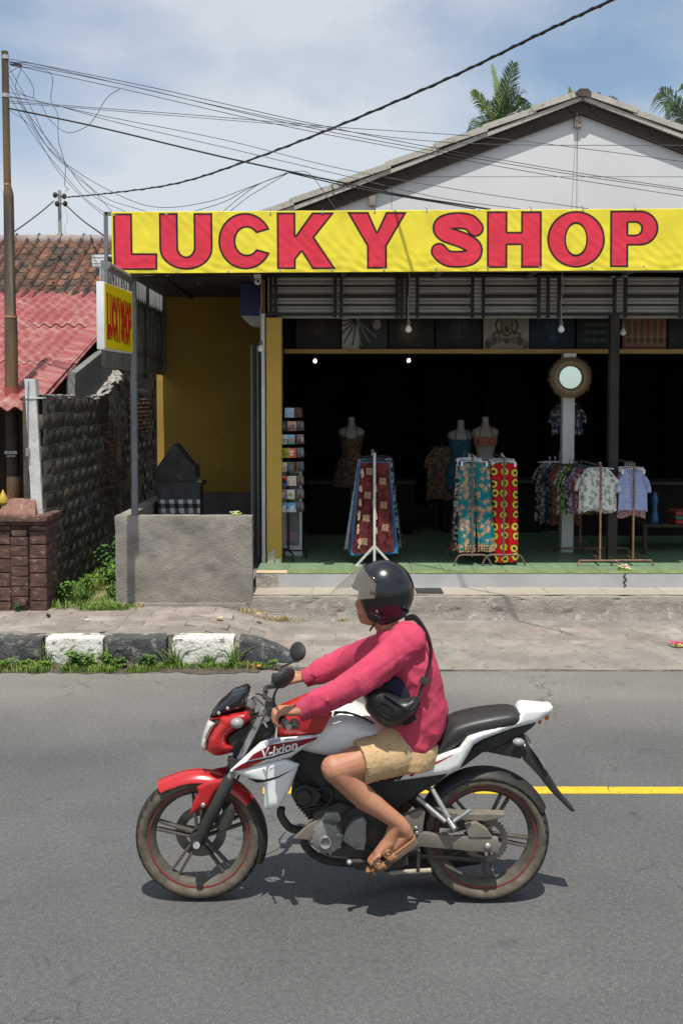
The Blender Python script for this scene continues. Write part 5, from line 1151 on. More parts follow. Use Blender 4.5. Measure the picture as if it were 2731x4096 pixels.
for ti, (py, cards, nm) in enumerate(tiers):
    z = P(0, py + 42, PR).z; n = len(cards)
    MB().lathe([(.10, 0), (.10, .004), (.02, .004), (.02, 0)], (px0, yc, z - .006), 'z', 8, closed=True).build('tier', m_blk, pc)
    wr = MB()
    xs = [1138, 1192] if n == 2 else [1128 + 3 * (ti % 2), 1160 + 6 * (ti % 2), 1205]
    if n == 2: xs = [1157, 1198]
    for ci, (cc, px) in enumerate(zip(cards, xs)):
        right = (ci == n - 1); yy = PR - .008 + (.05 if right else 0) + .012 * ci; rzr = radians(52) if right else radians(-4 + 8 * ci)
        x = P(px, py, yy).x
        for dk in (2, 1):                                    # brown envelopes behind
            pass
        o = painted('postcard', .105, .108, 14, 14, card_rgb(*cc, ti), m_card, None, (x, yy, z), thick=.006, rot=(radians(-7), 0, rzr))
        tag(o, f"{nm} greeting card at the {'right' if right else 'left' if ci == 0 and n == 3 else 'front'} of tier {['one','two','three','four','five','six','seven','eight'][ti]} of the spinner", 'card', 'cards in the spinner')
        bk_ = MB().box(-.054, .054, .006, .03, .001, .112).mesh('envelope_stack'); bk_.materials.append(m_cardb); q = piece('envelope_stack', bk_, o, o.location); q.location = (0, 0, 0)
        dirv = Vector((cos(rzr), sin(rzr), 0)); nv_ = Vector((sin(rzr), -cos(rzr), 0)); c0 = Vector((x, yy, z))
        wr.tube([c0 - dirv * .056 + nv_ * .012 + Vector((0, 0, .002)), c0 - dirv * .056 + nv_ * .012 + Vector((0, 0, .055)), c0 - dirv * .026 + nv_ * .014 + Vector((0, 0, .055)), c0 - dirv * .024 + nv_ * .012 + Vector((0, 0, 0)), c0 + dirv * .024 + nv_ * .012, c0 + dirv * .026 + nv_ * .014 + Vector((0, 0, .055)), c0 + dirv * .056 + nv_ * .012 + Vector((0, 0, .055)), c0 + dirv * .056 + nv_ * .012], .0022, 4)
    wr.build('card_holder', m_blk, pc)
cab = thing('display_cabinet', 'white framed glass cabinet with packed clothes behind the postcards', 'cabinet', (P(1160, 2000, 11.6).x, 11.6, FZ))
xa, xb = P(1130, 2000, 11.5).x, P(1208, 2000, 11.5).x; zt = P(0, 1882, 11.5).z
for (a, b, c, d) in ((xb - .035, xb, FZ, zt), (xa, xa + .035, FZ, zt), (xa + .036, xb - .036, FZ + .0, FZ + .12), (xa + .036, xb - .036, zt - .03, zt)):
    MB().box(a, b, 11.5, 11.54, c + .001, d).build('frame_bar', m_wpost, cab, bevel=.003)
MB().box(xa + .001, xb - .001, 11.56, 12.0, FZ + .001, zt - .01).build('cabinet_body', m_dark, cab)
MB().box(xa + .037, xb - .037, 11.52, 11.525, FZ + .121, zt - .031).build('glass_door', mat('glass_pane', (.8, .85, .85), rough=.05, alpha=.18), cab)
pk = MB()
for i in range(4): pk.grid(lambda u, v: (xa + .04 + .14 * u, 11.542 + .006 * sin(u * 20), FZ + .17 + i * .025 + .02 * v + .006 * sin(u * 14 + i)), 8, 2)
tag(pk.build('folded_cloth', mat('magenta_cloth', (.45, .03, .14), rough=.8), smooth=60), 'folded magenta cloth low in the white cabinet', 'cloth')
# bulbs
m_glassb = mat('frosted_bulb', (.75, .73, .66), rough=.25); m_sock = mat('grey_socket', (.12, .12, .12), rough=.5); m_cord = mat('beige_cord', (.30, .27, .22), rough=.7)
def bulb(label, px, py, Y, ztop, lit=False, r=.034):
    p = P(px, py, Y); t = thing('hanging_bulb', label, 'light bulb', (p.x, Y, p.z - r), 'bulbs hanging under the awning')
    MB().tube(spline([(p.x + .004, Y, ztop), (p.x + .012, Y, (ztop + p.z) / 2 + .1), (p.x - .004, Y, (ztop + p.z) / 2), (p.x, Y, p.z + r * 2.6)], 8), .005, 6).build('cord', m_cord, t)
    MB().lathe([(.001, r * 2.7), (.016, r * 2.7), (.02, r * 2.2), (.02, r * 1.2), (.015, r * 1.2)], (p.x, Y, p.z), 'z', 14).build('socket', m_sock, t, smooth=40)
    MB().lathe([(.014, r * 1.25), (.018, r * 1.0), (r * .85, r * .5), (r, 0), (r * .9, -r * .45), (r * .5, -r * .87), (.001, -r)], (p.x, Y, p.z), 'z', 18).build('bulb', mat('lit_bulb', (1, .98, .92), emit=5) if lit else m_glassb, t, smooth=60)
bulb('white bulb hanging on a cord under the banner at centre', 1633, 1318, 10.35, 3.66)
bulb('white bulb hanging on a cord above the round mirror', 2243, 1318, 10.35, 3.66)
bulb('bulb hanging beside the yellow column', 1043, 1396, 10.7, 3.66)
bulb('dim bulb right of the steel post near the red batik', 2490, 1330, 11.3, 3.70)
bulb('lit bulb deep inside the dark shop at left', 1260, 1445, 14.5, 3.89, True, .026)
bulb('lit bulb deep inside the dark shop at centre', 1634, 1443, 14.5, 3.89, True, .026)
cc = P(1030, 1115, 10.6); ct = thing('security_camera', 'small white dome camera under the left end of the banner', 'camera', tuple(cc))
MB().box(cc.x - .036, cc.x + .036, 10.56, 10.62, cc.z - .0, cc.z + .045).build('mount', m_wpl, ct, bevel=.005); MB().ell((cc.x + .003, 10.58, cc.z - .03), (.036, .036, .038), 14).build('dome', m_wpl, ct, smooth=60)
MB().ell((cc.x + .012, 10.548, cc.z - .035), (.016, .008, .016), 10).build('lens', m_bar, ct, smooth=60)
MB().box(cc.x - .01, cc.x + .01, 10.58, 10.6, cc.z + .045, 3.66).build('stem', m_wpl, ct)
# blue panel box
xa, xb = P(963, 1200, 11.7).x, P(1070, 1200, 11.7).x; zt, zb = P(0, 1135, 11.7).z, P(0, 1262, 11.7).z
bp_ = thing('blue_sign_box', 'plain blue sign box with pale underside high beside the column', 'sign', ((xa + xb) / 2, 11.7, zb))
MB().box(xa, xb, 11.7, 11.72, zb, zt).build('face', mat('blue_panel', (.012, .04, .16), (.018, .055, .2), sc=4, rough=.4), bp_); MB().prism([(xa, 11.721, zb - .001), (xb, 11.721, zb - .001), (xb, 11.721, zb - .14), (xa + .12, 11.721, zb - .12), (xa + .04, 11.721, zb - .05)], (0, .3, 0)).build('underside', m_wpost, bp_)
MB().box(xa, xb, 11.723, 12.0, zb + .001, zt).build('casing', m_dark, bp_)
# pictures on the shelf
m_pic = mat('canvas_print', (1, 1, 1), (.75, .75, .75), sc=9, rough=.6, attr='print', spec=.25)
def face_rgb(bg, hi, w, h):
    def f_(U, V):
        c = flat(U, bg); k = np.array(hi); d = np.array(bg)
        c = sdf_mix(c, [(disc(U, V, w * .5, h * .55, w * .26, h * .50, .5), tuple(k * .45)), (disc(U, V, w * .17, h * .45, w * .05, h * .3, .5), tuple(k * .3)), (disc(U, V, w * .83, h * .45, w * .05, h * .3, .5), tuple(k * .3)), (disc(U, V, w * .5, h * .48, w * .035, h * .20, .6), tuple(k)),
            (disc(U, V, w * .38, h * .46, w * .07, h * .10, .7), tuple(k * .75)), (disc(U, V, w * .62, h * .46, w * .07, h * .10, .7), tuple(k * .75)), (disc(U, V, w * .37, h * .64, w * .08, h * .022, .6), tuple(d * .4)), (disc(U, V, w * .63, h * .64, w * .08, h * .022, .6), tuple(d * .4)),
            (disc(U, V, w * .5, h * .245, w * .10, h * .035, .6), tuple(k * 1.1)), (disc(U, V, w * .5, h * .248, w * .09, h * .008, .6), tuple(d * .3)), (disc(U, V, w * .5, h * .13, w * .07, h * .05, .8), tuple(k * .6))])
        return c
    return f_
def leaf_rgb(U, V):
    c = flat(U, (.50, .48, .42)); c = np.where((U > .20)[..., None], flat(U, (.05, .05, .05)), c); L = []
    for i in range(9):
        a = .3 + i * .33; x0_, y0_ = .17, .34; x1_, y1_ = x0_ + .30 * cos(a + 2.6), y0_ + .30 * sin(a + 2.6); k = stroke_s(U, V, [(x0_, y0_), (x1_, y1_)], .010); L.append((np.clip(k / .004, 0, 1), (.02, .02, .02) if x1_ < .2 else (.22, .22, .2)))
    L.append((disc(U, V, .40, .28, .05, .06), (.4, .38, .33))); return sdf_mix(c, L)
def seat_rgb(w, h):
    def f_(U, V):
        c = flat(U, (.42, .37, .27)); dk = (.05, .045, .04); L = []
        for i in range(9): a = pi * i / 8; L.append((disc(U, V, w * .5 + w * .40 * cos(a), h * .10 + h * .10 * sin(a), w * .08, h * .10, .2), (.22, .19, .14) if i % 2 else (.10, .09, .07)))
        L += [(disc(U, V, w * .5, h * .30, w * .34, h * .11), dk), (disc(U, V, w * .5, h * .29, w * .30, h * .08), (.30, .26, .19)), (disc(U, V, w * .5, h * .55, w * .15, h * .30), dk), (disc(U, V, w * .5, h * .56, w * .12, h * .27), (.28, .24, .17)), (disc(U, V, w * .5, h * .86, w * .10, h * .13), dk), (disc(U, V, w * .5, h * .70, w * .06, h * .08), dk),
              (np.clip(stroke_s(U, V, [(w * .36, h * .75), (w * .26, h * .5), (w * .34, h * .32)], .014) / .005, 0, 1), dk), (np.clip(stroke_s(U, V, [(w * .64, h * .75), (w * .74, h * .5), (w * .66, h * .32)], .014) / .005, 0, 1), dk), (disc(U, V, w * .5, h * .42, w * .05, h * .06), dk)]
        return sdf_mix(c, L)
    return f_
def gourd_rgb(U, V): return sdf_mix(flat(U, (.02, .018, .012)), [(disc(U, V, .22, .2, .14, .18, .7), (.10, .085, .03)), (disc(U, V, .18, .24, .05, .06, .8), (.22, .19, .08))] + [(disc(U, V, .33 + .03 * sin(i), .05 + .04 * i, .014), (.09, .07, .05)) for i in range(9)])
def lotus_rgb(U, V): return sdf_mix(flat(U, (.014, .016, .015)), [(disc(U, V, .16 + .06 * cos(i * 1.3), .47 + .04 * sin(i * 1.3), .04, .03), (.5, .5, .45)) for i in range(5)] + [(disc(U, V, .12 + .085 * (i % 4), .1 + .09 * (i // 4), .045, .028), (.05, .09, .06)) for i in range(12)])
def batik_rgb(U, V):
    c = flat(U, (.32, .19, .11)); e = np.minimum(np.minimum(U, .52 - U), np.minimum(V, .54 - V)); c = np.where((e < .03)[..., None], flat(U, (.20, .07, .04)), c); L = [(disc(U, V, .27, .46, .10, .05), (.05, .12, .05))]
    for i in range(6): L += [(disc(U, V, .07 + .075 * i, .24, .028, .11), (.26, .07, .04) if i % 2 else (.14, .12, .06)), (disc(U, V, .07 + .075 * i, .375, .018, .026), (.36, .22, .13)), (disc(U, V, .07 + .075 * i, .10, .03, .04), (.12, .07, .04))]
    return sdf_mix(c, L)
def dark1(U, V): return sdf_mix(flat(U, (.016, .014, .012)), [(disc(U, V, .25, .3, .16, .2, .8), (.045, .03, .02)), (disc(U, V, .25, .2, .05, .06, .8), (.09, .05, .03)), (disc(U, V, .4, .4, .05, .06, .8), (.05, .04, .03))])
def dark2(U, V): return sdf_mix(flat(U, (.02, .022, .022)), [(disc(U, V, .05 + .05 * i, .1 + .05 * ((i * 7) % 9), .02), (.07, .075, .07)) for i in range(10)])
pics = [('dark painting with brown shapes nearest the yellow column', 1182, 1364, dark1), ('pale painting with black palm leaves', 1366, 1550, leaf_rgb), ('dark painting with a round olive pot', 1552, 1737, gourd_rgb), ('black painting of a serene stone face', 1740, 1925, face_rgb((.012, .011, .011), (.075, .07, .065), .535, .54)), ('cream painting of a cross-legged deity in dark lines', 1930, 2115, seat_rgb(.535, .54)),
        ('blue painting of a serene face', 2117, 2297, face_rgb((.006, .018, .035), (.03, .10, .17), .52, .54)), ('dark painting of white flowers and lily pads', 2303, 2437, lotus_rgb), ('red-brown batik painting of dancers right of the steel post', 2485, 2664, batik_rgb), ('dark leafy painting at the right edge', 2668, 2850, dark2)]
for lab, a, b, fn in pics:
    xa, xb = P(a, 1340, 11.52).x, P(b, 1340, 11.52).x
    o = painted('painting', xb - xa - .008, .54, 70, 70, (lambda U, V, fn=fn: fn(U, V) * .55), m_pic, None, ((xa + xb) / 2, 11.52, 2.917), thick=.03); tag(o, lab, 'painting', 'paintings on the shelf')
# round mirror with woven rim
mc = P(2279, 1510, 11.40); mir = thing('round_mirror', 'round mirror with a wide woven rim hanging by the white post', 'mirror', (mc.x, 11.4, mc.z - .25))
MB().lathe([(.001, -.012), (.128, -.012), (.128, .0), (.001, .0)], (mc.x, 11.40, mc.z), 'y', 48).build('glass', mat('mirror_glass', (.86, .88, .90), rough=.01, metal=1), mir)
m_wov = mat('woven_grass', (.20, .14, .075), (.12, .085, .045), sc=40, rough=.9, bump=.8, bsc=60); m_wov2 = mat('woven_pale', (.42, .34, .22), rough=.9)
MB().lathe([(.127, -.02), (.135, -.032), (.16, -.034), (.19, -.028), (.22, -.012), (.232, .0), (.127, .012)], (mc.x, 11.40, mc.z), 'y', 64, closed=True).build('rim', m_wov, mir, smooth=60)
st = MB(); fr = MB(); q = random.Random(2)
for i in range(72):
    a = 2 * pi * i / 72; d = Vector((cos(a), 0, sin(a))); st.tube([Vector((mc.x, 11.362, mc.z)) + d * .148, Vector((mc.x, 11.364, mc.z)) + d * .188], .0035, 4)
for i in range(220):
    a = q.uniform(0, 2 * pi); d = Vector((cos(a), 0, sin(a))); fr.tube([Vector((mc.x, 11.385, mc.z)) + d * .20, Vector((mc.x, 11.39, mc.z)) + d * .225, Vector((mc.x + q.uniform(-.006, .006), 11.395 + q.uniform(-.01, .01), mc.z)) + d * q.uniform(.24, .262)], [.003, .0025, .001], 4)
st.build('pale_stitching', m_wov2, mir); fr.build('fringe', m_wov, mir)
MB().box(mc.x - .07, mc.x + .07, 11.41, 11.44, 2.80, 2.862).build('mount', m_wpost, mir)
# dim goods at the right
bt = P(2615, 2090, 11.8); q = MB().lathe([(.001, 0), (.05, 0), (.055, .06), (.035, .12), (.03, .2), (.045, .26), (.035, .32), (.02, .36), (.001, .37)], (bt.x, 11.8, FZ + .35), 'z', 16)
tag(q.build('blue_statuette', mat('blue_glaze', (.02, .09, .22), rough=.3), smooth=60), 'small blue glazed figure in the dark at right', 'figure')
tb = thing('display_table', 'low dark table with the blue figure and folded textiles at right', 'table', (bt.x + .3, 11.9, FZ)); MB().box(bt.x - .2, bt.x + .9, 11.6, 12.2, FZ + .32, FZ + .35).build('top', m_brown, tb)
for sx in (-.18, .85):
    for yy in (11.62, 12.15): MB().box(bt.x + sx, bt.x + sx + .04, yy, yy + .04, FZ, FZ + .32).build('leg', m_brown, tb)
for i, c in enumerate([(.30, .04, .04), (.05, .12, .10), (.25, .05, .05)]):
    o = MB().box(bt.x + .2, bt.x + .7, 11.64, 12.0, FZ + .351 + i * .05, FZ + .398 + i * .05).build('folded_textile', mat('textile_%d' % i, c, rough=.9), bevel=.015); tag(o, ['bottom red folded textile on the dark table', 'middle green folded textile on the dark table', 'top red folded textile on the dark table'][i], 'textile', 'folded textiles')
fl_ = P(1290, 2252, 10.9); g_ = G(1315, 2256, FZ); o = MB().box(g_.x - .055, g_.x + .055, g_.y - .03, g_.y + .03, FZ + .001, FZ + .006).build('floor_drain', m_bar); tag(o, 'small dark floor drain cover in the green tiles', 'drain')

# deep inside: added dark counters and shelf, hiding the floor to darken the room
for k, (xa, xb, yy, lab) in enumerate([(-.45, 1.0, 13.3, 'added dark counter hiding the floor deep inside at left'), (1.35, 2.75, 13.5, 'added dark counter hiding the floor behind the mannequins'), (3.0, 5.2, 13.2, 'added dark counter hiding the floor deep inside at right')]):
    t = thing('added_dark_counter', lab, 'counter', ((xa + xb) / 2, yy, FZ), 'added dark counters inside the shop')
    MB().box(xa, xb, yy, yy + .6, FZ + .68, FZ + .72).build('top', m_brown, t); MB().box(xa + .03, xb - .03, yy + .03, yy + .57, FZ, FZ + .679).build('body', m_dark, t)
shf = thing('added_dark_shelf', 'added tall dark shelf unit darkening the back of the shop', 'shelf', (2.5, 16.8, FZ))  # shelf unit added so the back of the room reads darker
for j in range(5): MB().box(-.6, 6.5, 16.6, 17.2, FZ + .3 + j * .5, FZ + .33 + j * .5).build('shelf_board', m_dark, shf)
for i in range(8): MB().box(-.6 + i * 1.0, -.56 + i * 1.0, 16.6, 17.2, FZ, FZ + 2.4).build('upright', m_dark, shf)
# ================================================================== MOTORCYCLE
BK = 4.565
def bp(px, py, dy=0): return P(px, py, BK + dy)
c2 = lambda x, y: (500 + .5102 * x, 2600 + .5102 * y)
c3 = lambda x, y: (1100 + .7653 * x, 2750 + .7653 * y)
c1 = lambda x, y: (1000 + .574 * x, 2200 + .574 * y)
cz = lambda x, y: (1000 + .4464 * x, 2580 + .4464 * y)
m_wht_p = mat('white_gloss_fairing', (.80, .80, .77), (.74, .74, .71), sc=5, rough=.28, coat=.4, spec=.5)
m_red_p = mat('red_gloss_fairing', (.46, .018, .018), (.40, .015, .016), sc=5, rough=.25, coat=.5, spec=.5)
m_blk_g = mat('black_gloss', (.012, .013, .016), rough=.12, spec=.5, coat=.4)
m_blk_m = mat('black_matte_plastic', (.02, .02, .02), (.035, .033, .03), sc=12, rough=.6)
m_dusty = mat('dusty_black_metal', (.035, .032, .028), (.085, .075, .06), sc=14, rough=.7, metal=.2)
m_case = mat('grey_engine_case', (.30, .30, .29), (.22, .215, .20), sc=16, rough=.45, metal=.5)
m_swing = mat('dusty_swingarm', (.17, .155, .13), (.25, .22, .18), sc=10, rough=.7, metal=.3)
m_chrome = mat('chrome', (.7, .7, .7), rough=.15, metal=1); m_alum = mat('alloy', (.42, .42, .41), (.3, .3, .29), sc=20, rough=.4, metal=.6)
m_seat = mat('black_vinyl_seat', (.022, .022, .022), (.04, .038, .036), sc=6, rough=.42, bump=.15, bsc=200, bdist=.002)
m_lens = mat('clear_lens', (.62, .60, .55), (.52, .50, .46), sc=6, rough=.12, spec=.6)
m_amber = mat('grey_signal_lens', (.28, .28, .27), rough=.2); m_taill = mat('red_lens', (.5, .02, .02), rough=.2)
m_dred = mat('dark_red_decal', (.22, .008, .02), rough=.3); m_dblk = mat('black_decal', (.015, .015, .016), rough=.3); m_dwht = mat('white_decal', (.72, .72, .7), rough=.3); m_dgry = mat('grey_decal', (.30, .32, .35), rough=.3); m_dred2 = mat('red_decal', (.45, .01, .03), rough=.3)
FW = bp(799, 3340); RWc = bp(1933, 3335); FR, RR = FW.z - .0015, RWc.z - .0015
moto = thing('motorcycle', 'white and red street motorcycle riding left across the road', 'motorcycle', (bp(1366, 3590).x, BK, 0))
def tyre_mat():
    m = mat('dusty_tyre', (.15, .125, .09), (.075, .064, .05), sc=20, rough=.9, obj=True); t = m.node_tree; b = t.nodes['Principled BSDF']; nd = t.nodes.new; lk = t.links.new
    src = b.inputs['Base Color'].links[0].from_socket; tcn = nd('ShaderNodeTexCoord'); sp = nd('ShaderNodeSeparateXYZ'); lk(tcn.outputs['Object'], sp.inputs[0])
    def M(op, a, c=None):
        n = nd('ShaderNodeMath'); n.operation = op
        for i, q in enumerate((a, c)):
            if q is None: continue
            if isinstance(q, (int, float)): n.inputs[i].default_value = q
            else: lk(q, n.inputs[i])
        return n.outputs[0]
    x, y, z = sp.outputs; r = M('SQRT', M('ADD', M('MULTIPLY', x, x), M('MULTIPLY', z, z))); a = M('ARCTAN2', z, x)
    ph = M('SINE', M('ADD', M('MULTIPLY', a, 38.0), M('MULTIPLY', r, 190.0))); gro = M('GREATER_THAN', ph, .62)
    edge = nd('ShaderNodeMapRange'); lk(r, edge.inputs[0]); edge.inputs[1].default_value = .274; edge.inputs[2].default_value = .288
    tread = edge.outputs[0]
    m1 = nd('ShaderNodeMix'); m1.data_type = 'RGBA'; lk(tread, m1.inputs[0]); lk(src, m1.inputs[6]); m1.inputs[7].default_value = (.03, .028, .026, 1)
    e2 = M('MULTIPLY', gro, M('GREATER_THAN', r, .278)); m2 = nd('ShaderNodeMix'); m2.data_type = 'RGBA'; lk(e2, m2.inputs[0]); lk(m1.outputs[2], m2.inputs[6]); m2.inputs[7].default_value = (.008, .008, .008, 1)
    lk(m2.outputs[2], b.inputs['Base Color'])
    bn = nd('ShaderNodeBump'); bn.inputs['Strength'].default_value = .8; bn.inputs['Distance'].default_value = .004; bn.invert = True; lk(e2, bn.inputs['Height']); lk(bn.outputs[0], b.inputs['Normal']); return m
m_tyre = tyre_mat(); m_rim = mat('dusty_alloy_rim', (.075, .068, .056), (.13, .115, .095), sc=16, rough=.65, metal=.2); m_rimred = mat('red_rim_stripe', (.30, .03, .025), (.18, .05, .04), sc=20, rough=.5); m_disc = mat('brake_disc', (.20, .19, .17), rough=.4, metal=.8)
def wheel(nm, c, R, w, disc_side, spin, steer=0):
    t = thing(nm, None, None, (0, 0, 0)); t.parent = moto; t.location = c - wl(moto); h = w / 2; k = R / .295
    pr = [(.233, -h * .62), (.239, -h * .84), (.254, -h * 1.0), (.271, -h * .95), (.285, -h * .68), (.2925, -h * .32), (.295, 0)]; pr = [(a * k, b) for a, b in pr]; pr = pr + [(a, -b) for a, b in pr[::-1][1:]]
    mb = MB().lathe(pr, c, 'y', 96, closed=True); mb.build('tyre', m_tyre, t, smooth=60, origin=c)
    q = h * .62; rp_ = [(a_ + .019, b_) for a_, b_ in [(.206, -q), (.216, -q - .002), (.216, -q * .6), (.196, -q * .35), (.190, -q * .3), (.190, q * .3), (.196, q * .35), (.216, q * .6), (.216, q + .002), (.206, q), (.197, q * .7), (.184, q * .42), (.181, 0), (.184, -q * .42), (.197, -q * .7)]]
    MB().lathe([(a * k, b) for a, b in rp_], c, 'y', 80, closed=True).build('rim', m_rim, t, smooth=50, origin=c)
    MB().lathe([(.2265 * k, -q - .0045), (.2325 * k, -q - .0045), (.2325 * k, -q - .001), (.2265 * k, -q - .001)], c, 'y', 80, closed=True).build('rim_stripe', m_rimred, t, smooth=40, origin=c)
    MB().lathe([(.012, -h - .012), (.032, -h - .012), (.036, -.03), (.042, -.028), (.042, .028), (.036, .03), (.032, h + .012), (.012, h + .012)], c, 'y', 28, closed=True).build('hub', m_dusty, t, smooth=40, origin=c)
    for i in range(5):
        a = spin + i * 2 * pi / 5; mb = MB()
        for s in (-1, 1):
            d0 = Vector((cos(a + s * .30), 0, sin(a + s * .30))) * .038; d1 = Vector((cos(a + s * .095), 0, sin(a + s * .095))) * .199 * k
            mb.bar(c + d0, c + d1, .0115, .030, up=(0, 1, 0))
        mb.build('spoke', m_rim, t, bevel=.003, origin=c)
    ds = disc_side; dr_ = .12 if nm == 'front_wheel' else .10
    mb = MB().lathe([(.075, ds - .002), (dr_, ds - .002), (dr_, ds + .002), (.075, ds + .002)], c, 'y', 48, closed=True)
    for i in range(5): a = i * 2 * pi / 5; mb.bar(c + Vector((cos(a) * .03, ds, sin(a) * .03)), c + Vector((cos(a + .3) * .08, ds, sin(a + .3) * .08)), .012, .003, up=(0, 1, 0))
    mb.build('brake_disc' if nm == 'front_wheel' else 'sprocket', m_disc, t, origin=c)
    if nm == 'rear_wheel':
        mb = MB()
        for i in range(36): a = i * 2 * pi / 36; mb.box(c.x + cos(a) * .103 - .004, c.x + cos(a) * .103 + .004, c.y + ds - .002, c.y + ds + .002, c.z + sin(a) * .103 - .004, c.z + sin(a) * .103 + .004)
        o = mb.build('sprocket_teeth', m_disc, t, origin=c); o['kind'] = 'stuff'
    a = 4.95; MB().tube([c + Vector((cos(a) * .198 * k, -.004, sin(a) * .198 * k)), c + Vector((cos(a) * .16 * k, -.02, sin(a) * .16 * k))], .004, 6).build('valve_stem', m_alum, t, origin=c)
    return t
fwh = wheel('front_wheel', Vector((FW.x, FW.y, FR)), FR - .001, .098, .045, radians(93), 0)
rwh = wheel('rear_wheel', Vector((RWc.x, RWc.y, RR)), RR - .001, .125, -.062, radians(-10))
FWC = Vector((FW.x, BK, FR)); RWC = Vector((RWc.x, BK, RR))
def both(fn, name, mt, smooth=40, bevel=0):
    mb = MB(); fn(mb); mb.build(name, mt, moto, smooth=smooth, bevel=bevel)
    m2 = MB(); m2.v = [Vector((v.x, 2 * BK - v.y, v.z)) for v in mb.v]; m2.f = [f[::-1] for f in mb.f]; m2.m = list(mb.m); m2.build(name, mt, moto, smooth=smooth, bevel=bevel)
def pan(poly, dy, bulge, R, back, step=9, ref=None, lift=0, rnd_=4):
    dyf = dy if callable(dy) else (lambda x, y: dy)
    return lambda mb: pillow(mb, rounded(poly, rnd_) if rnd_ else poly, lambda x, y, o: bp(x, y, dyf(x, y) - o), step, bulge, R, back, ref=ref, lift=lift)
def decal(poly, dy, bulge, R, ref, mt, name, parent=None, rnd_=0):
    dyf = dy if callable(dy) else (lambda x, y: dy)
    mb = MB(); pillow(mb, poly, lambda x, y, o: bp(x, y, dyf(x, y) - o), 7, bulge, R, -.0001 - 0, ref=ref, lift=.0016)
    for i in range(len(mb.v) // 2, len(mb.v)): mb.v[i] = mb.v[i - len(mb.v) // 2] + Vector((0, .0012, 0))
    return mb.build(name, mt, parent or moto, smooth=60)
# forks
def forkf(mb): mb.tube([bp(786, 3381, -.085), bp(845, 3262, -.085), bp(918, 3118, -.085), bp(922, 3110, -.085)], [.022, .029, .029, .025], 16)
both(forkf, 'fork_slider', m_blk_m, 60); both(lambda mb: mb.tube([bp(915, 3122, -.085), bp(1045, 2868, -.085)], .0165, 14), 'fork_tube', m_alum, 60)
both(lambda mb: mb.tube([bp(786, 3381, -.12), bp(786, 3381, -.07)], .016, 12), 'axle_nut', m_alum)
both(lambda mb: mb.prism([bp(*c2(*q), -.11) for q in [(800, 860), (900, 860), (960, 830), (900, 960), (830, 960)]], (0, .05, 0)), 'fork_clamp', m_blk_m)
MB().prism([bp(*q, -.08) for q in [(925, 3035), (985, 3010), (975, 3060), (930, 3090)]], (0, .16, 0)).build('lower_yoke', m_blk_m, moto, bevel=.006)
MB().prism([bp(*q, -.09) for q in [(1030, 2870), (1085, 2850), (1080, 2885), (1040, 2900)]], (0, .18, 0)).build('upper_yoke', m_alum, moto, bevel=.006)
both(lambda mb: mb.prism([bp(*q, -.06) for q in [(905, 3225), (930, 3205), (945, 3250), (925, 3300), (880, 3320), (875, 3270)]], (0, -.02, 0)), 'caliper', m_dusty, 40, .004)
# front fender
def arc_shell(mb, c, r, a0, a1, hw, th=.004, drop=.03, n=40, rr=None):
    def fn(u, v):
        a = radians(a0 + (a1 - a0) * u); k = v * 2 - 1; rad = (rr(u) if rr else r) - drop * abs(k) ** 2.6; w = hw * (1 if not callable(hw) else 1)
        return c + Vector((cos(a) * rad, k * hw, sin(a) * rad))
    mb.grid(fn, n, 14); k = len(mb.v); fs = list(mb.f); w = n + 1
    mb.v += [v + (c + Vector((0, v.y - BK, 0)) - v).normalized() * th for v in mb.v[:k]]
    mb.f += [[k + i for i in f][::-1] for f in fs]; mb.m += [0] * len(fs); per = [i for i in range(w)] + [j * w + n for j in range(1, 15)] + [14 * w + i for i in range(n - 1, -1, -1)] + [j * w for j in range(13, 0, -1)]
    for i in range(len(per)): a, b = per[i], per[(i + 1) % len(per)]; mb.f.append([a, b, k + b, k + a]); mb.m.append(0)
fe = MB(); arc_shell(fe, FWC, .315, 127, 36, .064, drop=.036, rr=lambda u: FR + .013 + .010 * max(0, .15 - u) / .15); fe.build('front_fender', m_red_p, moto, smooth=60)
fe = MB(); arc_shell(fe, FWC, .31, 37, -22, .056, rr=lambda u: FR + .010 + .014 * u); fe.build('mud_flap', m_blk_m, moto, smooth=60)
stay = [c2(*q) for q in [(560, 1075), (640, 1030), (740, 1010), (785, 1000), (770, 1060), (700, 1130), (655, 1230), (590, 1245), (505, 1297), (535, 1190), (575, 1120)]]
both(pan(stay, -.075, .008, 20, .004), 'fender_stay', m_red_p, 60)
both(lambda mb: mb.ell(bp(*c2(614, 1217), -.09), (.012, .008, .012), 12), 'stay_bolt', m_alum, 60)
# head unit
cowl = [c2(*q) for q in [(655, 545), (700, 525), (880, 480), (965, 475), (1000, 555), (930, 600), (850, 640), (800, 690), (805, 730), (860, 755), (850, 800), (740, 830), (690, 825), (640, 790), (650, 700), (690, 620), (735, 560)]]
both(pan(cowl, -.05, .055, 40, .05), 'headlight_cowl', m_red_p, 60)
lens = [c2(*q) for q in [(603, 790), (592, 760), (612, 660), (640, 575), (660, 547), (735, 562), (690, 622), (652, 700), (636, 793)]]
both(pan(lens, -.045, .045, 45, .045), 'headlight_lens', m_lens, 60)
scr = [c2(*q) for q in [(660, 530), (720, 452), (830, 352), (945, 308), (975, 340), (942, 372), (940, 450), (882, 480), (700, 528)]]
both(pan(scr, -.05, .045, 60, .05), 'windscreen', m_blk_g, 60)
for q in ((805, 460), (735, 497)): MB().ell(bp(*c2(*q), -.095), (.009, .005, .009), 10).build('screen_bolt', m_alum, moto, smooth=60)
both(lambda mb: mb.ell(bp(*c2(880, 572), -.135), (.030, .028, .024), 16), 'front_signal', m_amber, 60)
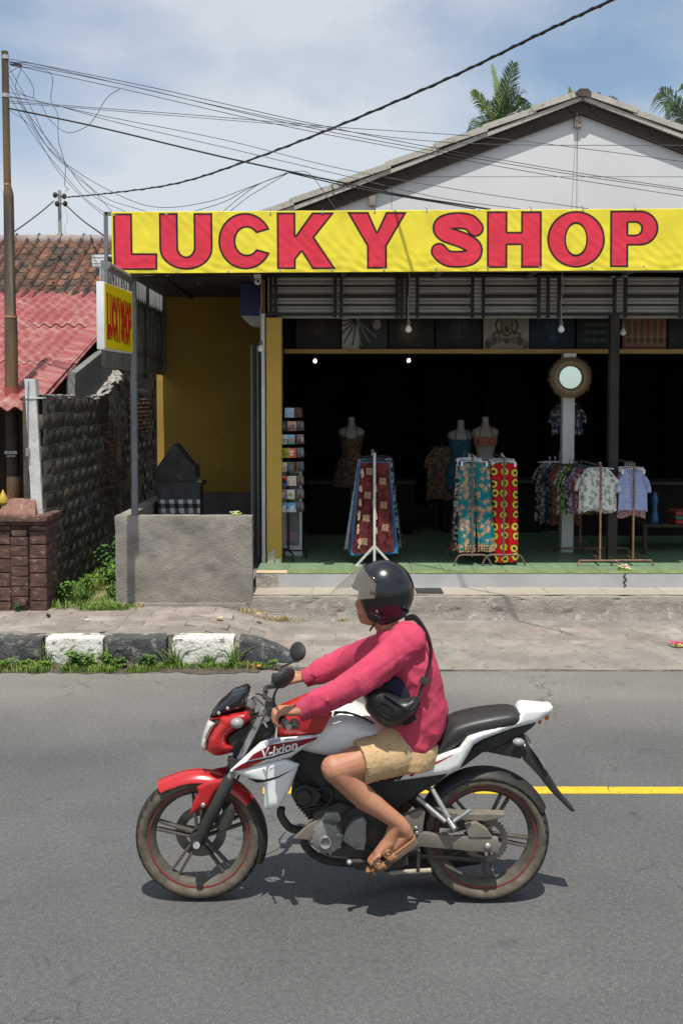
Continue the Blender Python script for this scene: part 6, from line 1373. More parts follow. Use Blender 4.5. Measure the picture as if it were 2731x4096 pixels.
both(lambda mb: mb.tube([bp(*c2(890, 575), -.12), bp(*c2(900, 580), -.05)], .008, 8), 'signal_stalk', m_blk_m, 60)
MB().prism([bp(*c2(*q), -.05) for q in [(945, 360), (1010, 375), (1035, 440), (1000, 475), (950, 440)]], (0, .10, 0)).build('instrument', m_alum, moto, bevel=.008)
MB().prism([bp(*c2(*q), -.07) for q in [(800, 700), (870, 640), (1000, 560), (1160, 560), (1180, 660), (1060, 720), (900, 860), (860, 860)]], (0, .14, 0)).build('steering_head', m_blk_m, moto, bevel=.01)
# handlebar, grips, levers, mirrors
GN, GF = bp(1148, 2840, -.37), bp(1160, 2760, .37); zg = (GN.z + GF.z) / 2; GN.z = zg; GF.z = zg; GF.x = GN.x
HC = Vector((bp(1062, 2862).x, BK, zg + .005))
def hb(s):
    E = GN if s < 0 else GF; I = Vector((E.x - .055, BK + s * .22, zg + .012)); return E, I
for s in (-1, 1):
    E, I = hb(s); mb = MB().tube(spline([HC + Vector((0, s * .02, .02)), HC + Vector((.0, s * .07, .03)), Vector((I.x - .02, BK + s * .14, zg + .022)), I, E], 8), .011, 10); mb.build('handlebar', m_blk_m, moto, smooth=60)
    d = (E - I).normalized(); MB().tube([I + d * .03, I + d * .035, E - d * .004, E, E + d * .002, E + d * .016], [.014, .0165, .0165, .019, .016, .015], 14).build('grip', m_blk_m, moto, smooth=60)
    MB().tube([E + d * .006, E + d * .022], .013, 12).build('bar_end', m_chrome, moto, smooth=60)
    MB().tube(spline([I + Vector((-.035, 0, -.005)), I + Vector((-.055, s * .05, -.012)), I + Vector((-.045, s * .11, -.012)), I + Vector((-.03, s * .16, -.016))], 5), .005, 8, sq=.7).build('lever', m_chrome, moto, smooth=60)
    MB().box(I.x - .04, I.x + .012, I.y - .022, I.y + .022, I.z - .02, I.z + .022).build('switch_box', m_blk_m, moto, bevel=.007)
    MB().bar(I + Vector((-.03, -s * .02, .01)), I + Vector((-.03, -s * .02, .05)), .04, .05).build('brake_reservoir' if s > 0 else 'clutch_perch', m_blk_m, moto, bevel=.005)
    sgn_ = -1 if s < 0 else 1
    head = bp(1137, 2712, -.36) if s < 0 else bp(1190, 2606, .38); rootp = I + Vector((-.01, 0, .02))
    MB().tube(spline([rootp, rootp + Vector((.0, s * .01, .05)), head + Vector((-.03, -s * .02, -.05)), head + Vector((.0, 0, -.01))], 5), .0055, 8).build('mirror_stem', m_blk_m, moto, smooth=60)
    rot = Matrix.Rotation(radians(28 if s > 0 else -40), 4, 'Z') @ Matrix.Rotation(radians(20), 4, 'Y')
    hm = MB().ell(head, (.022, .075 if s > 0 else .062, .048), 18, rot.to_3x3()); hm.build('mirror_back', m_blk_m, moto, smooth=60)
    if s > 0: hm = MB().ell(head + rot.to_3x3() @ Vector((.012, 0, 0)), (.012, .066, .041), 18, rot.to_3x3()); hm.build('mirror_glass', mat('bike_mirror', (.5, .5, .48), rough=.05, metal=.9), moto, smooth=60)
for i, (a, b, c) in enumerate([((1075, 2840, -.1), (1010, 2790, -.05), (1010, 2900, -.04)), ((1085, 2800, .2), (1020, 2780, .1), (1020, 2900, .05)), ((1060, 2860, -.15), (1000, 2880, -.10), (1040, 2960, -.05)), ((1100, 2880, -.06), (1080, 2960, -.06), (1110, 3000, -.04))]):
    MB().tube(spline([bp(*a), bp(*b), bp(*c)], 8), .004, 6).build('control_cable', m_blk_m, moto, smooth=60)
# tank
def loftx(mb, st, n=28, e=2.5, caps=True):
    rings = []
    for (px, t, b, hw) in st:
        p = bp(px, t); q = bp(px, b); zc = (p.z + q.z) / 2; hz = (p.z - q.z) / 2; ring = []
        for j in range(n):
            a = 2 * pi * j / n; ca, sa = cos(a), sin(a); ring.append(Vector((p.x, BK + hw * abs(ca) ** (2 / e) * (1 if ca > 0 else -1), zc + hz * abs(sa) ** (2 / e) * (1 if sa > 0 else -1))))
        rings.append(ring)
    vs = [v for r in rings for v in r]; fs = [(i * n + j, i * n + (j + 1) % n, (i + 1) * n + (j + 1) % n, (i + 1) * n + j) for i in range(len(st) - 1) for j in range(n)]
    fs += [tuple(range(n))[::-1], tuple((len(st) - 1) * n + j for j in range(n))]; mb.add(vs, fs); return mb
def dens(st, m=5):
    s = spline([Vector((a, b, c)) for a, b, c, d in st], m); w = [];
    for i in range(len(st) - 1):
        for k in range(m): w.append(st[i][3] + (st[i + 1][3] - st[i][3]) * k / m)
    w.append(st[-1][3]); return [(p.x, p.y, p.z, w[i]) for i, p in enumerate(s)]
tank = [(1112, 2888, 2950, .05), (1150, 2862, 2972, .085), (1220, 2838, 2992, .125), (1300, 2814, 3005, .155), (1370, 2802, 3012, .165), (1430, 2816, 3015, .16), (1490, 2850, 3012, .135), (1550, 2900, 3006, .11), (1620, 2945, 3000, .09)]
to = loftx(MB(), dens(tank), e=2.4).build('fuel_tank', m_wht_p, moto, smooth=70)
MB().lathe([(.001, .0), (.035, 0), (.04, -.004), (.04, -.02)], bp(1375, 2801) + Vector((0, 0, .004)), 'z', 20).build('fuel_cap', m_alum, to, smooth=40)
wing = [cz(*q) for q in [(248, 652), (500, 592), (600, 568), (690, 584), (742, 606), (705, 680), (640, 788), (560, 802), (242, 824)]]
both(pan(wing, lambda x, y: -.10 - .07 * min(max((x - 1110) / 190, 0), 1), .022, 30, .05), 'tank_wing', m_red_p, 60)
em = bp(*cz(398, 705), -.155); MB().lathe([(.001, -.006), (.017, -.006), (.0185, -.003), (.0225, -.005), (.0235, 0), (.0235, .012), (.001, .012)], em, 'y', 26).build('emblem', m_dusty, moto, smooth=40)
em_ = MB()
for i in range(3): a = pi / 2 + i * 2 * pi / 3; em_.bar(em + Vector((0, -.0075, 0)), em + Vector((cos(a) * .016, -.0075, sin(a) * .016)), .0028, .002, up=(0, 1, 0))
em_.build('emblem_mark', m_chrome, moto)
# black lip of the tank
decal_l = [cz(*q) for q in [(755, 590), (860, 592), (960, 620), (1060, 665), (1120, 700), (1100, 706), (1000, 655), (900, 622), (800, 612), (740, 640)]]
mb = MB(); pillow(mb, decal_l, lambda x, y, o: bp(x, y, -.155 + .05 * max(0, (x - 1400) / 100) - o), 8, .006, 8, .03); mb.build('tank_stripe', m_dblk, moto, smooth=60)
# front side shrouds
blade = [c2(*q) for q in [(820, 945), (1060, 722), (1150, 692), (1540, 660), (1500, 705), (1300, 838), (1180, 866), (1000, 908), (838, 957)]]
scoop = [c2(*q) for q in [(836, 956), (1000, 908), (1180, 866), (1265, 855), (1368, 892), (1290, 1100), (1200, 1240), (1087, 1250), (1094, 1062), (1040, 1045), (960, 1005)]]
dblade = lambda x, y: -.115 - .05 * min(max((x - 920) / 200, 0), 1)
both(pan(blade, dblade, .020, 34, .03), 'side_shroud', m_wht_p, 60); both(pan(scoop, lambda x, y: dblade(x, y) + .012, .018, 30, .03), 'lower_shroud', m_wht_p, 60)
for poly, mt, nm in (([(1005, 818), (1150, 742), (1515, 682), (1490, 705), (1290, 790), (1120, 830), (960, 868)], m_dred, 'red_band'), ([(950, 878), (1150, 838), (1330, 782), (1320, 797), (1150, 850), (930, 893)], m_dblk, 'black_line'), ([(850, 938), (920, 893), (1110, 855), (1060, 880), (960, 925), (862, 945)], m_dred2, 'lower_red_band'), ([(1090, 722), (1160, 700), (1330, 690), (1180, 725), (1110, 760)], m_dgry, 'grey_flash')):
    decal([c2(*q) for q in poly], dblade, .020, 34, rounded(blade, 4), mt, nm)
decal([c2(*q) for q in [(960, 1008), (1090, 1018), (1200, 990), (1340, 925), (1200, 1003), (1075, 1040), (1030, 1040)]], lambda x, y: dblade(x, y) + .012, .018, 30, rounded(scoop, 4), m_dblk, 'black_swoosh')
pt_ = bp(*c2(1210, 808), -.183); pt_.y -= .008; txt('V-ixion', .058, 'model_lettering', m_dwht, moto, tuple(pt_), (pi / 2, -radians(15), 0), shear=.35, bold=.0012)
# centre mass: frame, engine
def slabp(poly, hw, name, mt, bev=.01): return MB().prism([bp(a, b, -hw) for a, b in poly], (0, 2 * hw, 0)).build(name, mt, moto, bevel=bev, smooth=40)
slabp([c3(*q) for q in [(120, 300), (430, 290), (640, 470), (905, 455), (845, 503), (700, 590), (640, 640), (560, 700), (480, 640), (330, 600), (250, 530), (100, 400)]], .085, 'frame_cover', m_blk_m)
slabp([c3(*q) for q in [(60, 420), (180, 330), (300, 420), (330, 600), (250, 600), (200, 520), (110, 520)]], .05, 'airbox', m_blk_m)
slabp([c3(*q) for q in [(200, 660), (330, 600), (480, 640), (560, 690), (640, 720), (690, 800), (680, 870), (560, 900), (380, 892), (270, 880), (190, 810)]], .11, 'crankcase', m_dusty, .012)
cc_ = bp(*c3(272, 772), -.12); cov = MB().lathe([(.001, -.042), (.045, -.042), (.066, -.036), (.074, -.02), (.076, .02), (.001, .02)], cc_, 'y', 36); cov.build('clutch_cover', m_case, moto, smooth=35)
mb = MB().lathe([(.020, -.052), (.026, -.054), (.029, -.048), (.029, -.03), (.018, -.03)], bp(*c3(264, 786), -.12), 'y', 26, closed=True); mb.build('cover_ring', m_alum, moto, smooth=40)
MB().bar(bp(*c3(252, 786), -.172), bp(*c3(276, 784), -.172), .004, .004).build('cover_slot', m_alum, moto); MB().ell(bp(*c3(332, 772), -.16), (.012, .008, .012), 10).build('cover_bolt', m_alum, moto, smooth=60)
mb = MB().prism([bp(*c3(*q), -.15) for q in [(350, 800), (372, 740), (408, 700), (460, 676), (478, 700), (476, 800), (466, 856), (420, 848)]], (0, .05, 0)); mb.build('sprocket_cover', m_case, moto, bevel=.008, smooth=40)
mb = MB().prism([bp(*c3(*q), -.13) for q in [(240, 690), (262, 655), (330, 650), (350, 690), (330, 715), (250, 715)]], (0, .05, 0)); mb.build('top_cover', m_case, moto, bevel=.01, smooth=40)
hc_ = bp(*c3(150, 568), 0); mb = MB()
for i in range(7):
    mb.prism([bp(*c3(*q), -.085) + Vector((0, 0, -.012 * i)) for q in [(85, 575), (110, 530), (200, 530), (240, 570), (220, 585), (100, 590)]], (0, .17, 0)) if False else None
slabp([c3(*q) for q in [(80, 560), (105, 525), (150, 510), (215, 525), (245, 565), (225, 610), (170, 630), (105, 610)]], .08, 'cylinder_head', m_dusty, .012)
MB().lathe([(.001, -.02), (.03, -.02), (.036, -.012), (.038, .02), (.001, .02)], bp(*c3(150, 570), -.09), 'y', 24).build('head_cover', m_dusty, moto, smooth=40)
for i in range(6):
    a = [(110 + i * 12, 615 + i * 14), (235 + i * 12, 590 + i * 14)]; MB().prism([bp(*c3(*a[0]), -.07), bp(*c3(*a[1]), -.07), bp(*c3(a[1][0], a[1][1] + 7), -.07), bp(*c3(a[0][0], a[0][1] + 7), -.07)], (0, .14, 0)).build('cooling_fin', m_dusty, moto)
slabp([c3(*q) for q in [(120, 620), (230, 600), (300, 660), (210, 690)]], .05, 'cylinder', m_dusty, .006)
MB().prism([bp(*c3(*q), -.115) for q in [(95, 790), (180, 715), (260, 670), (262, 690), (200, 735), (185, 800)]], (0, .03, 0)).build('engine_guard', m_swing, moto, bevel=.004)
MB().tube(spline([bp(*c2(1225, 1235), -.03), bp(*c2(1225, 1300), -.03), bp(*c2(1290, 1390), -.02), bp(*c2(1400, 1430), 0), bp(*c3(160, 830), .03), bp(*c3(260, 900), .06), bp(*c3(420, 920), .1)], 8), .019, 12).build('exhaust_header', m_dusty, moto, smooth=60)
MB().tube([bp(*c3(420, 920), .1), bp(*c3(600, 930), .15), bp(*c3(640, 925), .16), bp(*c3(1060, 860), .17), bp(*c3(1090, 855), .17)], [.02, .03, .05, .055, .03], 18).build('muffler', m_dusty, moto, smooth=60)
slabp([c3(*q) for q in [(380, 900), (560, 905), (690, 880), (700, 930), (600, 960), (420, 960)]], .07, 'belly', m_dusty, .01)
MB().tube([bp(*c3(600, 968), -.05), bp(*c3(815, 955), -.10)], .011, 8).build('side_stand', mat('pale_metal', (.38, .33, .25), rough=.6), moto, smooth=60); MB().tube([bp(*c3(750, 850), -.13), bp(*c3(745, 960), -.12)], .008, 8).build('stand_spring', m_dusty, moto)
MB().tube([bp(*c3(385, 912), -.19), bp(*c3(520, 905), -.12)], .012, 10).build('gear_lever', m_dusty, moto, smooth=60); MB().ell(bp(*c3(388, 912), -.2), (.014, .018, .012), 10).build('gear_pedal', m_alum, moto, smooth=60)
both(lambda mb: mb.tube([bp(*c3(560, 940), -.23), bp(*c3(590, 925), -.12)], .014, 10), 'foot_peg', m_blk_m, 60)
# swingarm, chain guard, brackets
both(lambda mb: mb.prism([bp(*c3(*q), -.125) for q in [(735, 775), (760, 762), (1165, 790), (1172, 830), (1168, 866), (1100, 862), (742, 832)]], (0, .03, 0)), 'swingarm', m_swing, 40, .005)
both(lambda mb: mb.ell(bp(*c3(1110, 830), -.13), (.016, .012, .016), 12), 'axle_bolt', m_alum, 60)
MB().prism([bp(*c3(*q), -.105) for q in [(780, 632), (960, 660), (1200, 662), (1198, 678), (1100, 700), (960, 692), (830, 680)]], (0, .05, 0)).build('chain_guard', m_swing, moto, bevel=.004)
MB().prism([bp(*c3(*q), -.13) for q in [(990, 720), (1050, 705), (1110, 745), (1135, 785), (1010, 785)]], (0, .025, 0)).build('axle_plate', m_swing, moto, bevel=.004)
MB().prism([bp(*c3(*q), -.12) for q in [(660, 680), (760, 640), (785, 650), (770, 760), (720, 770), (700, 715)]], (0, .04, 0)).build('pivot_plate', m_swing, moto, bevel=.005)
for q in ((735, 735), (740, 760)): MB().ell(bp(*c3(*q), -.125), (.010, .008, .010), 8).build('pivot_bolt', m_alum, moto, smooth=60)
both(lambda mb: (mb.tube([bp(*c3(742, 575), -.10), bp(*c3(890, 702), -.16)], .0115, 8), mb.tube([bp(*c3(818, 528), -.10), bp(*c3(912, 690), -.16)], .0115, 8)), 'peg_bracket', m_alum, 60)
both(lambda mb: mb.tube([bp(*c3(905, 690), -.16), bp(*c3(940, 742), -.2)], .0155, 10), 'passenger_peg', m_chrome, 60)
both(lambda mb: mb.tube([bp(*c3(930, 700), -.155), bp(*c3(1020, 640), -.15)], .010, 8), 'peg_arm', m_alum, 60)
mb = MB()
for (ya, yb) in (((745, 880), (1105, 905)), ((745, 800), (1090, 705))): mb.bar(bp(*c3(*ya), -.085), bp(*c3(*yb), -.065), .012, .014, up=(0, 1, 0))
mb.build('chain', m_dusty, moto)
mb = MB(); arc_shell(mb, RWC, .318, 158, 26, .066, rr=lambda u: RR + .014); mb.build('rear_hugger', m_blk_m, moto, smooth=60)
MB().tube([bp(*c3(700, 560), .02), bp(*c3(800, 650), .02)], .03, 14).build('shock_absorber', m_dusty, moto, smooth=60)
# seat, tail
seat = [(1540, 2978, 3040, .11), (1640, 2985, 3042, .12), (1700, 2972, 3035, .125), (1745, 2935, 3020, .125), (1790, 2878, 2990, .12), (1850, 2854, 2948, .115), (1942, 2836, 2916, .11), (2034, 2828, 2896, .095), (2075, 2840, 2880, .07), (2086, 2856, 2870, .03)]
loftx(MB(), dens(seat), e=2.8).build('seat', m_seat, moto, smooth=70)
tail = [c3(*q) for q in [(1290, 120), (1310, 109), (1452, 101), (1440, 130), (1372, 180), (1240, 212), (1085, 270), (1035, 300), (965, 420), (905, 450), (620, 490), (690, 425), (800, 372), (962, 312), (1003, 255), (1062, 235), (1262, 178)]]
dtail = lambda x, y: -.125 + .09 * min(max((x - 1880) / 330, 0), 1)
both(pan(tail, dtail, .014, 20, .035), 'tail_panel', m_wht_p, 60)
decal([c3(*q) for q in [(700, 462), (735, 425), (850, 385), (930, 350), (850, 395), (750, 432), (716, 466)]], dtail, .014, 20, rounded(tail, 4), m_dred2, 'tail_red_line')
decal([c3(*q) for q in [(628, 486), (650, 484), (700, 425), (760, 396), (690, 428)]], dtail, .014, 20, rounded(tail, 4), m_dblk, 'tail_black_line')
MB().prism([bp(*c3(*q), -.05) for q in [(1270, 135), (1310, 112), (1448, 103), (1436, 128), (1370, 178), (1260, 200)]], (0, .10, 0)).build('tail_cowl', m_wht_p, moto, bevel=.01, smooth=40)
MB().prism([bp(*c3(*q), -.04) for q in [(1375, 178), (1392, 172), (1388, 190), (1376, 192)]], (0, .08, 0)).build('tail_light', m_taill, moto, bevel=.003); MB().ell(bp(*c3(1418, 152), -.03), (.012, .01, .018), 10).build('reflector', mat('orange_lens', (.5, .16, .03), rough=.3), moto)
slabp([c3(*q) for q in [(1366, 186), (1240, 216), (1090, 274), (1040, 308), (920, 445), (985, 415), (1085, 340), (1110, 340), (1240, 275), (1305, 240), (1350, 205)]], .06, 'under_tail', m_blk_m)
slabp([c3(*q) for q in [(1110, 340), (1170, 352), (1285, 375), (1300, 300), (1240, 275)]], .055, 'tail_tray', m_blk_m, .006)
slabp([c3(*q) for q in [(1300, 240), (1325, 300), (1345, 340), (1420, 440), (1500, 570), (1570, 652), (1545, 650), (1440, 545), (1365, 450), (1300, 385), (1282, 330), (1262, 268)]], .045, 'plate_holder', m_blk_m, .006)
MB().prism([bp(*c3(*q), -.06) for q in [(1335, 305), (1345, 305), (1422, 425), (1410, 432)]], (0, .16, 0)).build('number_plate', m_alum, moto, bevel=.001)
both(lambda mb: mb.ell(bp(*c3(1270, 285), -.085), (.028, .022, .018), 12), 'rear_signal', m_amber, 60)
both(lambda mb: mb.tube([bp(*c3(1300, 300), -.08), bp(*c3(1310, 325), -.03)], .007, 8), 'rear_signal_stalk', m_alum, 60)
# small engine details: case bolts, hoses, spark lead, brake line
for i in range(8):
    a = i * 2 * pi / 8 + .2; p = cc_ + Vector((cos(a) * .069, -.030, sin(a) * .069)); MB().tube([p, p + Vector((0, -.008, 0))], .0055, 6).build('case_bolt', m_alum, moto)
for q in ((372, 800), (425, 840), (462, 700), (405, 715), (470, 790)): p = bp(*c3(*q), -.152); MB().tube([p, p + Vector((0, -.006, 0))], .005, 6).build('case_bolt', m_alum, moto)
for pts, r in (([(130, 520, -.06), (100, 470, -.07), (150, 420, -.07), (220, 430, -.05)], .008), ([(215, 540, -.08), (270, 520, -.09), (300, 560, -.09), (260, 640, -.09)], .006), ([(340, 690, -.12), (380, 640, -.11), (450, 620, -.10), (520, 640, -.1)], .006), ([(560, 700, -.11), (620, 660, -.11), (660, 690, -.11)], .007)):
    MB().tube(spline([bp(*c3(a, b), d) for a, b, d in pts], 7), r, 7).build('hose', m_blk_m, moto, smooth=60)
MB().tube(spline([bp(1075, 2850, .1), bp(1015, 2900, .05), bp(990, 3020, .07), bp(940, 3140, .1), bp(905, 3230, .07)], 7), .005, 7).build('brake_line', m_blk_m, moto, smooth=60)
slabp([c3(*q) for q in [(300, 560), (380, 560), (400, 620), (330, 650)]], .07, 'throttle_body', m_dusty, .008)
lk2 = MB()
for (ya, yb) in (((745, 880), (1105, 905)), ((745, 800), (1090, 705))):
    A, B_ = bp(*c3(*ya), -.088), bp(*c3(*yb), -.068); n = 28
    for i in range(n): p = A.lerp(B_, (i + .5) / n); lk2.bar(p - (B_ - A).normalized() * .005, p + (B_ - A).normalized() * .005, .014, .006, up=(0, 1, 0))
o = lk2.build('chain_links', m_swing, moto); o['kind'] = 'stuff'
# ================================================================== RIDER
m_skin = mat('skin', (.44, .21, .12), (.35, .155, .09), sc=11, rough=.55, sss=.1, bump=.15, bsc=140, bdist=.003, c3=(.46, .19, .12), sc3=26, lo3=.55, hi3=.75)
m_sweat = mat('rose_sweatshirt', (.54, .07, .125), (.47, .054, .10), sc=14, rough=.92, spec=.1, bump=.25, bsc=260, bdist=.002)
m_short = mat('tan_shorts', (.56, .39, .21), (.50, .34, .18), sc=6, rough=.9, spec=.1, bump=.25, bsc=12, bdist=.03, c3=(.30, .20, .10), sc3=95, lo3=.60, hi3=.66, st3=(.3, 1, 2.2), det=2)
m_helm = mat('black_helmet', (.008, .009, .012), rough=.22, coat=.25, spec=.5)
m_leath = mat('black_leather', (.014, .014, .014), (.03, .03, .03), sc=9, rough=.35, bump=.3, bsc=60, bdist=.004)
m_navy = mat('navy_cloth', (.012, .014, .03), (.02, .022, .042), sc=6, rough=.85, bump=.2, bsc=14, bdist=.03)
m_sand = mat('tan_leather', (.36, .17, .075), (.30, .14, .06), sc=12, rough=.6); m_sole = mat('cork_sole', (.16, .11, .075), (.11, .08, .055), sc=30, rough=.9)
per = thing('person', 'rider in rose sweatshirt, tan shorts and black helmet astride the motorcycle', 'person', (bp(1640, 2990).x, BK, bp(1640, 2990).z))
def R(px, py, dy): return bp(px, py, dy)
def loftz(mb, st, n=26):
    vs = []; fs = []
    for (px, py, rx, ry) in st:
        c = bp(px, py)
        for j in range(n): a = 2 * pi * j / n; vs.append((c.x + rx * cos(a), BK + ry * sin(a) * (1 + .12 * abs(sin(a))), c.z))
    for i in range(len(st) - 1):
        for j in range(n): fs.append((i * n + j, i * n + (j + 1) % n, (i + 1) * n + (j + 1) % n, (i + 1) * n + j))
    fs += [tuple(range(n)), tuple((len(st) - 1) * n + j for j in range(n))[::-1]]; return mb.add(vs, fs)
GAX = {}
def hand(mb, s):
    E, I = hb(s); d = (I - E).normalized(); up = Vector((0, 0, 1)); fw_ = d.cross(up) if s < 0 else up.cross(d); fw_.normalize()
    if fw_.x > 0: fw_ = -fw_
    c = E + d * .062; rg = .016
    for i in range(4):
        L = [.92, 1.0, .97, .85][i]; k = c + d * (.034 - .0225 * (3 - i) + .022) ; r = [.0092, .0098, .0096, .0085][3 - i]
        a0 = k - fw_ * .004 + up * (rg + .018); a1 = k + fw_ * .030 * L + up * (rg + .008); a2 = k + fw_ * .034 * L - up * .012; a3 = k + fw_ * .010 - up * (rg + .010)
        mb.limb([k - fw_ * .05 + up * .028, a0, a1, a2, a3], [r * 1.15, r * 1.15, r, r * .93, r * .8], 10)
    kc = c + d * .02; w = kc - fw_ * .105 + up * .026
    for q in (-.024, -.008, .008, .022): mb.cap(w + d * q * .7, kc + d * q + up * .03 - fw_ * .01, .019, .0165, 12)
    tb_ = kc + d * .045 - fw_ * .035 + up * .005; mb.limb([w + d * .012, tb_, tb_ + fw_ * .032 - up * .012 + d * .004, tb_ + fw_ * .056 - up * .018 + d * .0], [.017, .014, .0115, .0095], 10)
    return w
body = MB(); wN = hand(body, -1); wF = hand(body, 1)
SN, EN = R(1625, 2570, -.165), R(1440, 2722, -.27); SF, EF = R(1608, 2575, .165), R(1405, 2632, .26)
body.limb([SN, EN, wN], [.05, .042, .028]); body.limb([SF, EF, wF], [.05, .042, .028])
loftz(body, [(1548, 2505, .05, .055), (1590, 2540, .08, .15), (1622, 2620, .105, .17), (1645, 2740, .11, .155), (1655, 2860, .115, .155), (1655, 2960, .11, .165)])
HD = R(1512, 2405, 0)
body.limb([R(1568, 2540, 0), R(1530, 2470, 0)], [.058, .055]); body.ell(HD, (.098, .078, .118), 20); body.ell(R(1480, 2448, 0), (.062, .06, .062), 16)
body.cap(R(1452, 2480, -.012), R(1452, 2480, .012), .018, .018); body.ell(R(1432, 2418, 0), (.016, .013, .020), 12); body.ell(R(1438, 2445, 0), (.012, .022, .008), 10); body.ell(R(1442, 2458, 0), (.012, .02, .008), 10)
body.ell(R(1450, 2385, 0), (.025, .055, .018), 12)
def leg(s):
    d = lambda q: s * q
    hip, kn, mid, an = R(1640, 2990, d(.09)), R(1342, 3076, d(.235)), R(1455, 3190, d(.215)), R(1596, 3292, d(.20))
    if s > 0: hip, kn, mid, an = [Vector((v.x, v.y, v.z)) for v in (Vector((R(1640, 2990, -.09).x, BK + .09, R(1640, 2990, -.09).z)), Vector((R(1342, 3076, -.235).x, BK + .235, R(1342, 3076, -.235).z)), Vector((R(1455, 3190, -.215).x, BK + .215, R(1455, 3190, -.215).z)), Vector((R(1596, 3292, -.2).x, BK + .2, R(1596, 3292, -.2).z)))]
    fx = lambda px, py: (lambda v: Vector((v.x, BK + s * .2, v.z)))(R(px, py, -.2))
    body.limb([hip, hip.lerp(kn, .5), kn], [.092, .083, .062], 18); body.limb([kn, kn.lerp(mid, .45), mid, mid.lerp(an, .5), an], [.060, .057, .053, .041, .034], 18)
    body.ell(kn + Vector((-.008, 0, .006)), (.058, .056, .058), 14)
    he, ba, to_ = fx(1630, 3335), fx(1512, 3412), fx(1475, 3445)
    body.limb([an, fx(1618, 3318), he], [.034, .033, .027], 14); body.limb([an + Vector((-.01, 0, 0)), fx(1560, 3360), ba], [.034, .032, .022], 14); body.limb([he, fx(1575, 3385), ba], [.024, .024, .018], 12)
    for o_ in (-.018, .018): body.limb([fx(1560, 3365) + Vector((0, o_ * .6, 0)), ba + Vector((0, o_, 0))], [.024, .018], 10)
    for i in range(5):
        o_ = (-.036 + .018 * i) * -s * -1; L = [.9, 1, .95, .85, .72][i] if s < 0 else [.72, .85, .95, 1, .9][i]; r = .0115 if (i == 0 and s > 0) or (i == 4 and s < 0) else .0088
        body.limb([ba + Vector((0, o_, 0)), ba.lerp(to_, .6 * L) + Vector((0, o_, .002)), ba.lerp(to_, 1.05 * L) + Vector((0, o_, -.003))], [.012, r, r * .9], 8)
    return hip, kn, mid, an, fx
legN = leg(-1); legF = leg(1)
organic('body', body, m_skin, per, .0045, 5)
# sweatshirt
sw_ = MB()
loftz(sw_, [(1560, 2508, .062, .065), (1580, 2522, .085, .105), (1600, 2545, .112, .165), (1622, 2600, .132, .198), (1640, 2670, .138, .205), (1652, 2750, .142, .195), (1662, 2830, .150, .190), (1664, 2890, .142, .190), (1656, 2935, .126, .186), (1645, 2970, .105, .180), (1636, 2998, .082, .172)])
cN = wN + (EN - wN) * .01; cF = wF + (EF - wF) * .04
def sleeve(mb, S0, E0, C0):
    n = 7
    mb.limb([S0, S0.lerp(E0, .35), S0.lerp(E0, .7), E0], [.088, .080, .073, .068], 18); mb.limb([E0, E0.lerp(C0, .4), E0.lerp(C0, .78), E0.lerp(C0, .86), C0], [.068, .062, .060, .047, .046], 18)
    sd = E0 - S0; rr_ = random.Random(int(abs(S0.y) * 100))
    for i in range(4):                                       # cloth folds bunched at elbow and cuff
        p = E0.lerp(C0, [.05, .2, .6, .76][i]); ax = (C0 - E0).normalized(); s1 = ax.cross(Vector((0, 0, 1))).normalized(); u1 = s1.cross(ax); rad = .064
        pts = [p + s1 * cos(t) * rad + u1 * sin(t) * rad + ax * (.03 * sin(t * 1.3 + i)) for t in [rr_.uniform(0, 6) + k * .35 for k in range(7)]]
        mb.limb(pts, [.002, .004, .006, .007, .006, .004, .002], 8)
    for i in range(4):
        p = S0.lerp(E0, .25 + .22 * i); ax = (E0 - S0).normalized(); s1 = ax.cross(Vector((0, 0, 1))).normalized(); u1 = s1.cross(ax); rad = .078 - .005 * i
        pts = [p + s1 * cos(t) * rad + u1 * sin(t) * rad + ax * (.05 * (k / 6)) for k, t in enumerate([2.2 + .5 * i + k * .3 for k in range(7)])]
        mb.limb(pts, [.003, .006, .009, .010, .009, .006, .003], 8)
sleeve(sw_, SN, EN, cN); sleeve(sw_, SF, EF, cF)
sw_.ell(R(1625, 2560, -.13), (.09, .09, .085), 14); sw_.ell(R(1612, 2575, .13), (.09, .09, .085), 14)
for i in range(7):                                           # waist folds on the back and side
    z0 = R(1700, 2800 + i * 27, 0); pts = [Vector((z0.x + .06 * cos(t) * 1.9 - .06, BK + .198 * sin(t) * 1.0, z0.z + .02 * sin(t * 2 + i) - .035 * abs(t))) for t in [-1.5 + k * .25 + .2 * sin(i * 2.3) for k in range(8)]]
    sw_.limb(pts, [.003, .006, .009, .010, .010, .009, .006, .003], 8)
ca, sa_ = cos(radians(30)), sin(radians(30))
def fold(c):                                                 # creases run along the sleeve and round the waist
    a = c.x * ca + c.z * sa_; b_ = -c.x * sa_ + c.z * ca; w = min(max((c.x - .22) / .1, 0), 1)
    n1 = noise.noise(Vector((a * 5, c.y * 6, b_ * 13 + 3))); n2 = noise.noise(Vector((c.x * 6, c.y * 5, c.z * 11 + 4 * c.x)))
    n = n1 * (1 - w) + n2 * w; return .015 * (.28 - min(abs(n), .5)) + .003 * noise.noise(Vector((a * 14, c.y * 14, b_ * 30))) - .002
m_rib = mat('ribbed_cuff', (.46, .055, .10), (.36, .04, .08), sc=120, rough=.95, bump=.6, bsc=120, bdist=.004)
for E0, C0 in ((EN, cN), (EF, cF)):
    ax = (C0 - E0).normalized(); s1 = ax.cross(Vector((0, 0, 1))).normalized(); u1 = s1.cross(ax)
    MB().grid(lambda u, v: C0 - ax * .045 + ax * .075 * v + (s1 * cos(2 * pi * u) + u1 * sin(2 * pi * u)) * (.0485 - .006 * v + .0012 * (int(u * 96) % 2)), 96, 8, cu=True).build('cuff', m_rib, per, smooth=50)
